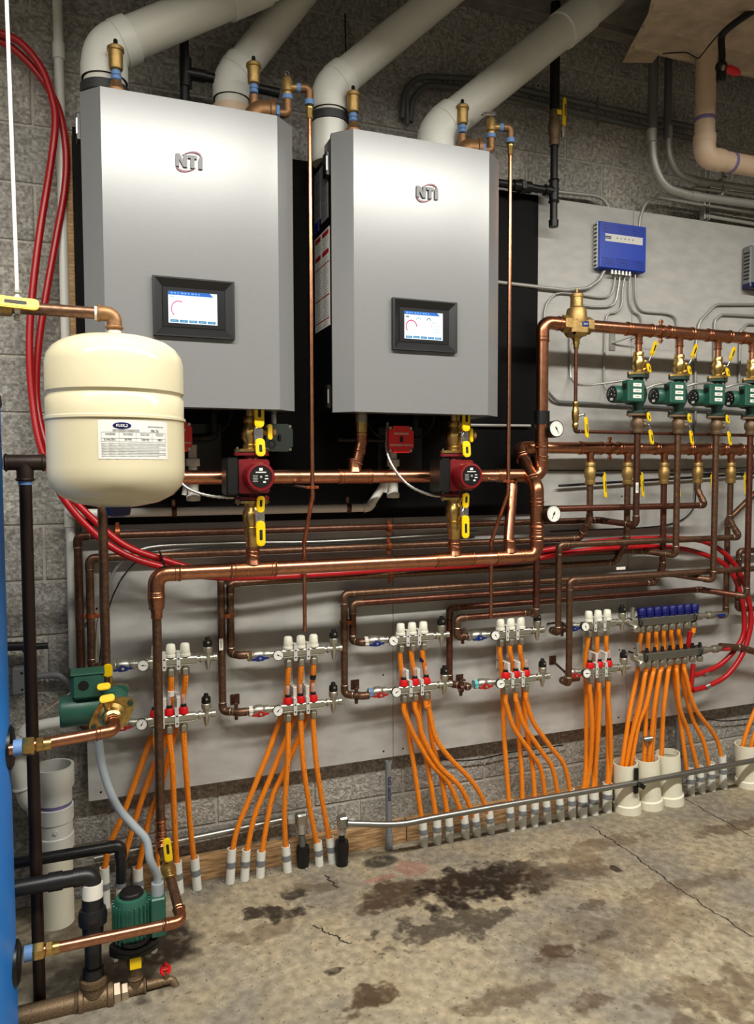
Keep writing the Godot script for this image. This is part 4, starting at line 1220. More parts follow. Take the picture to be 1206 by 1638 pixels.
func headers() -> void:
	var zs := 0.26
	var zl := 0.345
	var ys := 1.598
	var yt := 2.239
	var xr := 1.949
	var x1 := 0.698
	var x2 := 1.497
	var xsep := 2.117
	var t := run("supply_header", "thick bright copper pipe from under the boilers up to the brass air separator", "pipe", [Vector3(0.262, 1.832, zs), Vector3(0.262, ys, zs), Vector3(xr, ys, zs), Vector3(xr, yt, zs), Vector3(xsep - 0.05, yt, zs)], 0.026, "copper", {"fit": "press", "fm": "copper_fit", "sides": 20})
	var xb := 1.112
	tee(t, Vector3(xb, ys, zs), Vector3.RIGHT, Vector3.UP, 0.026, 0.022, "copper_fit")
	tee(t, Vector3(1.801, ys, zs), Vector3.RIGHT, Vector3.DOWN, 0.026, 0.022, "copper_fit")
	coupling(t, Vector3(xr, 1.841, zs), Vector3.UP, 0.055, 0.031, "black", "rubber_sleeve")
	coupling(t, Vector3(xr, 1.768, zs), Vector3.UP, 0.11, 0.026, "copper_fit", "gauge_tee", true)
	# boiler supply leg with its offset elbow pair
	var leg: Array = [Vector3(1.141, 1.854, 0.26), Vector3(1.141, 1.727, 0.26), Vector3(1.117, 1.636, 0.26)]
	leg.append(Vector3(xb, ys + 0.02, zs))
	var lg := run("boiler_supply_leg", "short copper leg with an offset from the right boiler down to the upper pipe", "pipe", leg, 0.0215, "copper", {"fit": "press", "fm": "copper_fit", "sides": 18})
	coupling(lg, leg[0] + Vector3(0, -0.02, 0), Vector3.UP, 0.06, 0.022, "nickel_dull", "union")
	coupling(lg, leg[0] + Vector3(0, -0.075, 0), Vector3.UP, 0.05, 0.022, "brass", "adapter")
	# return side: lower header, rising at its right end and offset back to the zone return header
	var e1 := Vector3(1.894, 1.723, 0.16)
	var e2 := Vector3(1.874, 1.546, 0.345)
	var yl := 1.270
	var yr := 1.719
	var xd := 0.365
	var lo := run("return_header", "thick bright copper pipe along the bottom, under both red pumps", "pipe", [Vector3(4.2, yr, 0.16), Vector3(e1.x, yr, 0.16), Vector3(e2.x, e2.y, zl), Vector3(e2.x, yl, zl), Vector3(xd, yl, zl), Vector3(xd, yl - 0.12, zl)], 0.026, "copper", {"fit": "press", "fm": "copper_fit", "sides": 20})
	put(Shape.new().lathe(Vector3(xd, yl - 0.155, zl) - lo.position, Vector3.UP, [Vector2(0.0158, 0), Vector2(0.019, 0.003), Vector2(0.019, 0.022), Vector2(0.0265, 0.05), Vector2(0.029, 0.07), Vector2(0.029, 0.085), Vector2(0.026, 0.09)], 18), "reducer", "copper_fit", lo)
	for x in [x1, x2]:
		tee(lo, Vector3(x, yl, zl), Vector3.RIGHT, Vector3.UP, 0.026, 0.022, "copper_fit", 0.085)
	tee(lo, Vector3(1.747, yl, zl), Vector3.RIGHT, Vector3.UP, 0.026, 0.022, "copper_fit")
	coupling(lo, Vector3(e2.x, 1.441, zl), Vector3.UP, 0.11, 0.026, "copper_fit", "gauge_tee", true)
	coupling(lo, Vector3(e2.x, 1.369, zl), Vector3.UP, 0.05, 0.026, "copper_fit", "coupling", true)
	run("bypass_pipe", "vertical copper pipe joining the upper and lower thick pipes, left of the gauges", "pipe", [Vector3(1.801, ys - 0.04, zs + 0.01), Vector3(1.746, yl + 0.04, zl - 0.01)], 0.0215, "copper", {"sides": 18})
	# dial gauges on side nipples
	for q in [[Vector3(xr, 1.789, zs), Vector3(1.985, 1.792, 0.315), 2.6, "round pressure gauge on the upper riser beside the return header"], [Vector3(e2.x, 1.446, zl), Vector3(1.922, 1.442, 0.395), 3.6, "round pressure gauge on the lower riser under the return header"]]:
		var at: Vector3 = q[0]
		var c: Vector3 = q[1]
		var g := thing("pressure_gauge", q[3], "gauge", at)
		put(Shape.new().cyl(Vector3(0.025, 0, 0.004), c - at - Vector3(0.012, 0, 0.02), 0.009, 12), "nipple", "brass", g)
		dial(g, c - at, Vector3(0.02, 0.05, 1), 0.035, "gauge_case", q[2], "black", 0.042)
	# under each boiler: upper flange valve, pump, lower flange valve, copper riser from the tee
	var yp := 1.601
	for k in 2:
		var x: float = [x1, x2][k]
		var side: String = ["left", "right"][k]
		red_pump("dark red circulator pump under the %s boiler" % side, Vector3(x, yp, zl))
		var up := thing("flange_ball_valve", "brass ball valve with yellow levers above the %s red pump" % side, "valve", Vector3(x, yp + 0.086, zl))
		var b := Shape.new()
		brass_body(b, Vector3(0, 0.004, 0), Vector3.UP, 0.036, 0.12)
		oval(b, Vector3.ZERO, Vector3.UP, Vector3.RIGHT, 0.042, 0.062, 0.010)
		b.cyl(Vector3(0, 0.12, 0), Vector3(0, 0.16, 0), 0.02, 14)
		b.cyl(Vector3(0, 0.065, 0), Vector3(0.01, 0.065, 0.055), 0.014, 12)
		put(b, "body", "brass", up)
		var n := Shape.new()
		hexa(n, Vector3(0.012, 0.065, 0.052), Vector3(0.15, 0, 1), 0.014, 0.012)
		n.box(Vector3(0.013, 0.055, 0.06), Vector3(0.032, 0.05, 0.004), 0.001)
		put(n, "stem", "chrome", up)
		lever(up, Vector3(0.014, 0.082, 0.068), Vector3(0, 1, 0.03), Vector3(0.1, 0, 1), 0.10, 0.034)
		lever(up, Vector3(0.016, 0.045, 0.066), Vector3(0.02, -1, 0.08), Vector3(0.1, 0, 1), 0.062, 0.034)
		var dr := Shape.new()
		dr.cyl(Vector3(0.03, 0.07, 0), Vector3(0.075, 0.07, 0.01), 0.012, 12)
		hexa(dr, Vector3(0.075, 0.07, 0.01), Vector3(1, 0, 0.2), 0.015, 0.012)
		put(dr, "drain_port", "brass_cast", up)
		lever(up, Vector3(0.062, 0.098, 0.018), Vector3(0, -1, 0.05), Vector3(0.3, 0, 1), 0.055, 0.018, "yellow", false)
		var dn := thing("flange_ball_valve", "brass ball valve with yellow levers below the %s red pump" % side, "valve", Vector3(x, yp - 0.20, zl))
		var c := Shape.new()
		brass_body(c, Vector3.ZERO, Vector3.UP, 0.034, 0.115)
		oval(c, Vector3(0, 0.104, 0), Vector3.UP, Vector3.RIGHT, 0.042, 0.062, 0.010)
		c.cyl(Vector3(0, 0.065, 0), Vector3(0.012, 0.065, 0.05), 0.014, 12)
		c.lathe(Vector3(0, -0.05, 0), Vector3.UP, [Vector2(0.023, 0), Vector2(0.025, 0.005), Vector2(0.025, 0.03), Vector2(0.028, 0.034), Vector2(0.028, 0.05)], 16)
		put(c, "body", "brass", dn)
		var m := Shape.new()
		hexa(m, Vector3(0.014, 0.062, 0.048), Vector3(0.15, 0, 1), 0.013, 0.012)
		m.box(Vector3(0.015, 0.06, 0.056), Vector3(0.034, 0.044, 0.004), 0.001)
		put(m, "stem", "chrome", dn)
		lever(dn, Vector3(0.016, 0.074, 0.062), Vector3(0.04, 1, 0.02), Vector3(0.1, 0, 1), 0.058, 0.028)
		lever(dn, Vector3(0.016, 0.045, 0.062), Vector3(0.0, -1, 0.02), Vector3(0.1, 0, 1), 0.088, 0.032)
		run("pump_riser", "short copper riser from the lower thick pipe to the %s red pump" % side, "pipe", [Vector3(x, yl + 0.03, zl), Vector3(x, yp - 0.24, zl)], 0.0225, "copper_fit", {"sides": 18})
		put(Shape.new().bead(Vector3(0, 0.02, 0), Vector3(0.25, 1, 0), 0.024, 0.004, 18), "press_ring", "copper_fit", get_child(get_child_count() - 1))
	# air separator
	var at := Vector3(xsep, yt, zs)
	var sp := thing("air_separator", "brass air separator with a small blue badge at the corner of the upper header", "air separator", at - Vector3(0, 0.055, 0))
	var o := Vector3(0, 0.055, 0)
	var s := Shape.new()
	s.lathe(o + Vector3(0, 0.005, 0), Vector3.UP, [Vector2(0.045, 0), Vector2(0.046, 0.012), Vector2(0.043, 0.05), Vector2(0.039, 0.062), Vector2(0.030, 0.066), Vector2(0.0275, 0.07), Vector2(0.026, 0.108), Vector2(0.029, 0.110), Vector2(0.029, 0.122), Vector2(0.022, 0.127), Vector2(0.006, 0.128), Vector2(0.006, 0.146), Vector2(0, 0.147)], 24)
	s.box(o + Vector3(0, -0.012, 0), Vector3(0.084, 0.078, 0.084), 0.014)
	s.lathe(o + Vector3(0, -0.048, 0), Vector3.DOWN, [Vector2(0.03, 0), Vector2(0.02, 0.01), Vector2(0, 0.01)], 16)
	put(s, "body", "brass_cast", sp)
	for e in [-1, 1]:
		hexa_part(sp, o + Vector3(e * 0.038, 0, 0), Vector3(e, 0, 0), 0.038, 0.034, "brass_cast", "union_nut")
	put(Shape.new().box(o + Vector3(0.016, -0.002, 0.0425), Vector3(0.034, 0.024, 0.003), 0.001), "badge", "valve_blue", sp)
	words(sp, "spiro", o + Vector3(0.016, -0.002, 0.0445), 0.010, "white", Basis(), "badge_lettering")
	# drain under the separator
	var yv := 1.786
	var d := run("separator_drain", "thin copper pipe hanging from the brass air separator and running off right", "pipe", [at + Vector3(0, -0.06, 0), Vector3(xsep, yv, zs), Vector3(4.2, yv, zs - 0.1)], 0.008, "copper_red", {"fm": "copper_dark", "sides": 10})
	put(Shape.new().lathe(at + Vector3(0, -0.105, 0) - d.position, Vector3.UP, [Vector2(0.009, 0), Vector2(0.0115, 0.004), Vector2(0.0115, 0.02), Vector2(0.015, 0.024), Vector2(0.015, 0.04), Vector2(0.018, 0.044), Vector2(0.018, 0.052)], 12), "adapter", "brass", d)
	var dv := thing("drain_valve", "small brass valve with a yellow lever under the air separator", "valve", Vector3(xsep, 1.802, zs))
	var ds := Shape.new()
	brass_body(ds, Vector3.ZERO, Vector3.UP, 0.0155, 0.11)
	put(ds, "body", "brass", dv)
	var dh := Shape.new()
	dh.cyl(Vector3(0.008, 0.05, 0.006), Vector3(0.03, 0.056, 0.02), 0.006, 10)
	hexa(dh, Vector3(0.028, 0.055, 0.018), Vector3(0.8, 0.1, 0.6), 0.008, 0.008)
	put(dh, "stem", "chrome", dv)
	lever(dv, Vector3(0.034, 0.045, 0.026), Vector3(0.02, -1, 0.1), Vector3(0.4, 0, 1), 0.09, 0.020)

func zones() -> void:
	var zs := 0.26
	var yt := 2.239
	var yp := 1.955
	var yr := 1.719
	var xs: Array = [2.446, 2.674, 2.899, 3.110]
	var h := run("zone_supply_header", "thick copper header from the air separator to the right, over the green pumps", "pipe", [Vector3(2.191, yt, zs), Vector3(4.2, yt, zs)], 0.026, "copper", {"sides": 20})
	var which := ["first from the left", "second from the left", "third from the left", "at the picture edge"]
	var yv := yp + 0.086
	for k in 4:
		var x: float = xs[k]
		tee(h, Vector3(x, yt, zs), Vector3.RIGHT, Vector3.DOWN, 0.026, 0.0145, "copper_fit", 0.072)
		run("zone_branch_pipe", "short copper stub from the upper header to the green pump %s" % which[k], "pipe", [Vector3(x, yt - 0.02, zs), Vector3(x, yv + 0.09, zs)], 0.0145, "copper", {"sides": 14})
		flange_valve("brass flanged valve above the green pump %s" % which[k], Vector3(x, yv, zs), 0.10, 0.026, -1, "valves above the zone pumps", Vector3(0.9, 0.25, 0.45), Vector3(0.35, 1, 0.1))
		green_pump("green circulator pump on the zone drop %s" % which[k], Vector3(x, yp, zs))
		flange_valve("bronze flanged valve below the green pump %s" % which[k], Vector3(x, yp - 0.086 - 0.085, zs), 0.085, 0.028, 1, "valves below the zone pumps", Vector3(0.9, -0.1, 0.45), Vector3(0.12, -1, 0.1), "bronze_old")
	# beam clamp rings that hold the headers
	for q in [[2.567, yt, zs, "split ring clamp on the upper header between the first two zone stubs"], [2.375, yr, 0.16, "split ring clamp on the lower header left of the second drop"]]:
		var c := thing("pipe_clamp", q[3], "pipe clamp", Vector3(q[0], q[1], q[2]))
		var s := Shape.new()
		s.lathe(Vector3(-0.008, 0, 0), Vector3.RIGHT, [Vector2(0.0265, 0), Vector2(0.030, 0), Vector2(0.030, 0.016), Vector2(0.0265, 0.016)], 18)
		for e in [-1, 1]:
			s.box(Vector3(0, e * 0.040, 0), Vector3(0.014, 0.024, 0.010), 0.003)
			s.cyl(Vector3(0, e * 0.042, -0.008), Vector3(0, e * 0.042, 0.010), 0.006, 8)
		put(s, "ring", "copper_fit", c)
		put(Shape.new().cyl(Vector3(0, 0, -0.026), Vector3(0, 0, 0.062 - q[2]), 0.005, 8), "standoff_rod", "steel", c)
	var i := 0
	for x in [2.271, 2.478, 2.688, 2.890, 3.096]:
		var lo := get_node("return_header") as Node3D
		tee(lo, Vector3(x, yr, 0.16), Vector3.RIGHT, Vector3.DOWN, 0.026, 0.0145, "copper_fit", 0.062)
		drop_valve("brass ball valve with a hanging yellow lever on the %s drop under the lower header" % ["first", "second", "third", "fourth", "fifth"][i], Vector3(x, yr - 0.165, 0.16))
		i += 1
	# bracket screwed to the board behind the upper header
	var b := thing("wall_bracket", "small punched steel bracket with a brace on the board under the upper header", "bracket", Vector3(2.458, 2.221, 0.062))
	put(Shape.new().prism(Vector3(0, 0, -0.001), Vector3.RIGHT, Vector3.UP, rrect(0.034, 0.085, 0.003), Vector3(0, 0, 0.003)), "plate", "steel", b)
	put(Shape.new().cyl(Vector3(0.0, -0.01, 0.003), Vector3(0.16, 0.06, 0.16), 0.004, 8), "brace", "steel", b)

func wall_runs() -> void:
	var r := 0.0143
	var o := {"fm": "copper_old", "sides": 14}
	var sy := 1.791
	var xs: Array = [2.446, 2.674, 2.899, 3.110]
	var s1: Array = [Vector3(2.441, 1.791, 0.26), Vector3(2.441, 1.373, 0.26), Vector3(2.368, 1.388, 0.1), Vector3(0.116, 1.388, 0.1), Vector3(0.116, 0.722, 0.1)]
	var s2: Array = [Vector3(2.673, 1.795, 0.26), Vector3(2.673, 1.228, 0.26), Vector3(2.585, 1.239, 0.1), Vector3(0.623, 1.239, 0.1), Vector3(0.623, 0.693, 0.1)]
	var s3: Array = [Vector3(2.893, 1.799, 0.26), Vector3(2.893, 1.1, 0.26), Vector3(2.766, 1.119, 0.1), Vector3(1.12, 1.119, 0.1), Vector3(1.12, 0.705, 0.1)]
	var s4: Array = [Vector3(3.104, 1.802, 0.26), Vector3(3.104, 1.01, 0.26), Vector3(2.974, 1.028, 0.1), Vector3(1.598, 1.028, 0.1), Vector3(1.598, 0.686, 0.1)]
	var sup: Array = [s1, s2, s3, s4]
	var ends: Array = [[Vector3(0.263, 0.698, 0.14)], [Vector3(0.751, 0.692, 0.14)], [Vector3(1.208, 0.704, 0.15)], [Vector3(1.641, 0.698, 0.17)]]
	var nm := ["top row of the copper runs along the board, down to the leftmost manifold", "copper zone pipe from the second green pump to the second manifold", "copper zone pipe from the third green pump to the middle manifold", "copper zone pipe from the rightmost green pump to the fourth manifold"]
	for k in 4:
		var p: Array = sup[k]
		p[0].x = xs[k]; p[1].x = xs[k]
		p[0].y = sy
		var e: Vector3 = ends[k][0]
		p[4].y = e.y
		p.append(Vector3(p[4].x + 0.06, e.y, e.z) if k != 0 else Vector3(p[4].x + 0.05, e.y, 0.10))
		p.append(e)
		run("zone_supply_pipe", nm[k], "pipe", p, r, ["copper_dark", "copper_old", "copper_old", "copper_red"][k], {"fm": ["copper_dark", "copper_old", "copper_old", "copper_old"][k], "sides": 14})
	# returns: down from the lower header, offset to the wall, left to each manifold's upper bar
	var y0 := 1.719 - 0.16
	var xr: Array = [2.271, 2.478, 2.688, 2.890, 3.096]
	var rp: Array = [[Vector3(2.272, 1.541, 0.16), Vector3(2.272, 1.397, 0.16), Vector3(2.262, 1.307, 0.1), Vector3(0.154, 1.307, 0.1), Vector3(0.154, 0.912, 0.1)], [Vector3(2.48, 1.539, 0.16), Vector3(2.48, 1.29, 0.16), Vector3(2.463, 1.188, 0.1), Vector3(0.658, 1.188, 0.1), Vector3(0.658, 0.91, 0.1)], [Vector3(2.689, 1.537, 0.16), Vector3(2.689, 1.158, 0.16), Vector3(2.692, 1.078, 0.1), Vector3(1.157, 1.078, 0.1), Vector3(1.157, 0.917, 0.1)], [Vector3(2.891, 1.565, 0.16), Vector3(2.891, 1.525, 0.16), Vector3(2.906, 1.451, 0.195), Vector3(1.971, 1.451, 0.195), Vector3(1.971, 0.99, 0.195), Vector3(1.971, 0.99, 0.14), Vector3(1.614, 0.99, 0.14), Vector3(1.614, 0.92, 0.14)], [Vector3(3.099, 1.532, 0.16), Vector3(3.099, 1.373, 0.16), Vector3(3.126, 1.291, 0.195), Vector3(2.085, 1.291, 0.195), Vector3(2.085, 0.915, 0.195), Vector3(2.085, 0.915, 0.14)]]
	var re: Array = [Vector3(0.22, 0.915, 0.14), Vector3(0.72, 0.914, 0.14), Vector3(1.207, 0.922, 0.14), Vector3(1.659, 0.908, 0.14), Vector3(2.164, 0.901, 0.14)]
	var rn := ["copper return pipe from the first drop to the leftmost manifold, second row on the board", "copper return pipe from the second drop to the second manifold", "copper return pipe from the third drop to the middle manifold", "copper return pipe from the fourth drop, dropping behind the gauges to the fourth manifold", "copper return pipe from the fifth drop to the fifth manifold, in front"]
	for k in 5:
		var p: Array = rp[k]
		p[0].x = xr[k]; p[1].x = xr[k]; p[0].y = y0
		var e: Vector3 = re[k]
		p[-1].y = e.y
		if k == 4: p[-2].y = e.y
		if k < 3: p.append(Vector3(lerpf(p[-1].x, e.x, 0.45), e.y, e.z))
		p.append(e)
		run("zone_return_pipe", rn[k], "pipe", p, r, ["copper_old", "copper_old", "copper_red", "copper_red", "copper_old"][k], o)
	var s5: Array = [Vector3(4.043, 1.136, 0.222), Vector3(2.124, 1.136, 0.222), Vector3(2.124, 0.677, 0.222), Vector3(2.124, 0.677, 0.165), Vector3(2.217, 0.677, 0.165)]
	run("zone_supply_pipe", "copper zone pipe coming in from the right to the fifth manifold, in front", "pipe", s5, r, "copper_old", o)
	# the pipes that serve the steel manifold and one beyond the frame
	run("steel_manifold_return_pipe", "dark copper pipe dropping behind the red hoses to the steel manifold's upper valve", "pipe", [Vector3(3.382, 1.554, 0.11), Vector3(3.135, 1.369, 0.11), Vector3(3.135, 0.89, 0.11), Vector3(3.069, 0.897, 0.14)], r, "copper_old", o)
	run("far_zone_pipe", "short dark copper pipe turning down at the right edge beside the red hoses", "pipe", [Vector3(4.195, 1.211, 0.11), Vector3(3.214, 1.211, 0.11), Vector3(3.214, 0.916, 0.11), Vector3(3.35, 0.909, 0.12)], r, "copper_dark", o)
	run("steel_manifold_supply_pipe", "copper pipe feeding the steel manifold's lower bar from the right edge", "pipe", [Vector3(3.043, 0.752, 0.17), Vector3(3.177, 0.734, 0.17), Vector3(3.409, 0.663, 0.17), Vector3(4.1, 0.663, 0.17)], 0.017, "copper_old", o)
	# barcode stickers on the pipes
	for q in [[Vector3(0.618, 0.957, 0.118), 0.7, 0], [Vector3(2.436, 1.541, 0.276), 0.0, 0], [Vector3(2.403, 1.175, 0.216), 0.0, 1]]:
		var t := thing("barcode_sticker", ["white barcode sticker on the pipe left of the second manifold", "white barcode sticker on the first zone drop", "white sticker on the front copper run above the fifth manifold"][[Vector3(0.618, 0.957, 0.118), Vector3(2.436, 1.541, 0.276), Vector3(2.403, 1.175, 0.216)].find(q[0])], "sticker", q[0])
		var sz := Vector3(0.015, 0.046, 0.0012) if q[2] == 0 else Vector3(0.05, 0.013, 0.0012)
		put(Shape.new().box(Vector3.ZERO, sz, 0.0004), "sticker", "tape_white", t)
		if q[2] == 0:
			var s := Shape.new()
			for k in 9:
				s.box(Vector3(0, 0.012 - k * 0.003, 0.0008), Vector3(0.008, [0.0012, 0.0018, 0.0009][k % 3], 0.0004), 0.0001)
			put(s, "barcode", "ink", t)
	# copper tube straps
	var n := 0
	for q in [[Vector3(0.252, 1.399, 0.1), 1], [Vector3(0.156, 1.097, 0.1), 0], [Vector3(1.318, 1.386, 0.1), 1], [Vector3(1.317, 1.308, 0.1), 1], [Vector3(1.323, 1.19, 0.1), 1], [Vector3(0.645, 1.063, 0.1), 0], [Vector3(1.138, 1.002, 0.1), 0]]:
		var at: Vector3 = q[0]
		var c := thing("tube_strap", "copper tube strap holding a pipe " + ["at the top left corner of the rows", "beside the left edge of the plywood", "on the top row near the middle seam", "on the second row near the middle seam", "on the fourth row near the middle seam", "left of the second manifold", "left of the middle manifold"][n], "pipe clamp", at, "")
		var s := Shape.new()
		var ax := Vector3.RIGHT if q[1] else Vector3.UP
		s.lathe(-ax * 0.008, ax, [Vector2(0.0146, 0), Vector2(0.0175, 0), Vector2(0.0175, 0.016), Vector2(0.0146, 0.016)], 14)
		var cr := Vector3.UP if q[1] else Vector3.RIGHT
		for e in [-1, 1]:
			s.box(cr * e * 0.024 + Vector3(0, 0, -0.004), ax.abs() * 0.015 + cr.abs() * 0.022 + Vector3(0, 0, 0.008), 0.002)
		put(s, "ring", "strap", c)
		put(Shape.new().cyl(Vector3(0, 0, -0.014), Vector3(0, 0, -0.04), 0.006, 8), "standoff", "strap", c)
		n += 1
	n = 0
	for q in [[Vector3(0.678, 0.718, 0.062), Vector3(0.672, 0.691, 0.12)], [Vector3(1.179, 0.725, 0.062), Vector3(1.159, 0.703, 0.135)], [Vector3(1.667, 0.699, 0.062), Vector3(1.62, 0.693, 0.165)], [Vector3(2.148, 0.738, 0.062), Vector3(2.122, 0.686, 0.19)], [Vector3(1.675, 0.919, 0.062), Vector3(1.641, 0.91, 0.14)], [Vector3(2.119, 0.913, 0.062), Vector3(2.144, 0.903, 0.14)]]:
		var c := thing("bell_hanger", "copper wall hanger " + ["left of the second manifold's red valve", "left of the middle manifold's red valve", "left of the fourth manifold's red valve", "between the fourth and fifth manifolds, lower", "left of the fourth manifold's blue valve", "between the fourth and fifth manifolds, upper"][n], "pipe clamp", q[0])
		if n < 4:
			put(Shape.new().prism(Vector3(0, 0.004, -0.001), Vector3.RIGHT, Vector3.UP, rrect(0.036, 0.040, 0.002), Vector3(0, 0, 0.002)), "plate", "copper_dark", c)
		var e: Vector3 = q[1] - q[0]
		var s := Shape.new()
		s.cyl(Vector3.ZERO, Vector3(e.x * 0.5, e.y + 0.03, e.z * 0.9), 0.0055, 8)
		if n != 3: s.lathe(e + Vector3(-0.007, 0, 0), Vector3.RIGHT, [Vector2(0.0146, 0), Vector2(0.018, 0), Vector2(0.018, 0.014), Vector2(0.0146, 0.014)], 14)
		for f in [] if n == 3 else [-1, 1]: s.box(e + Vector3(0, f * 0.023, 0), Vector3(0.013, 0.02, 0.010), 0.002)
		put(s, "ring", "copper_dark", c)
		n += 1

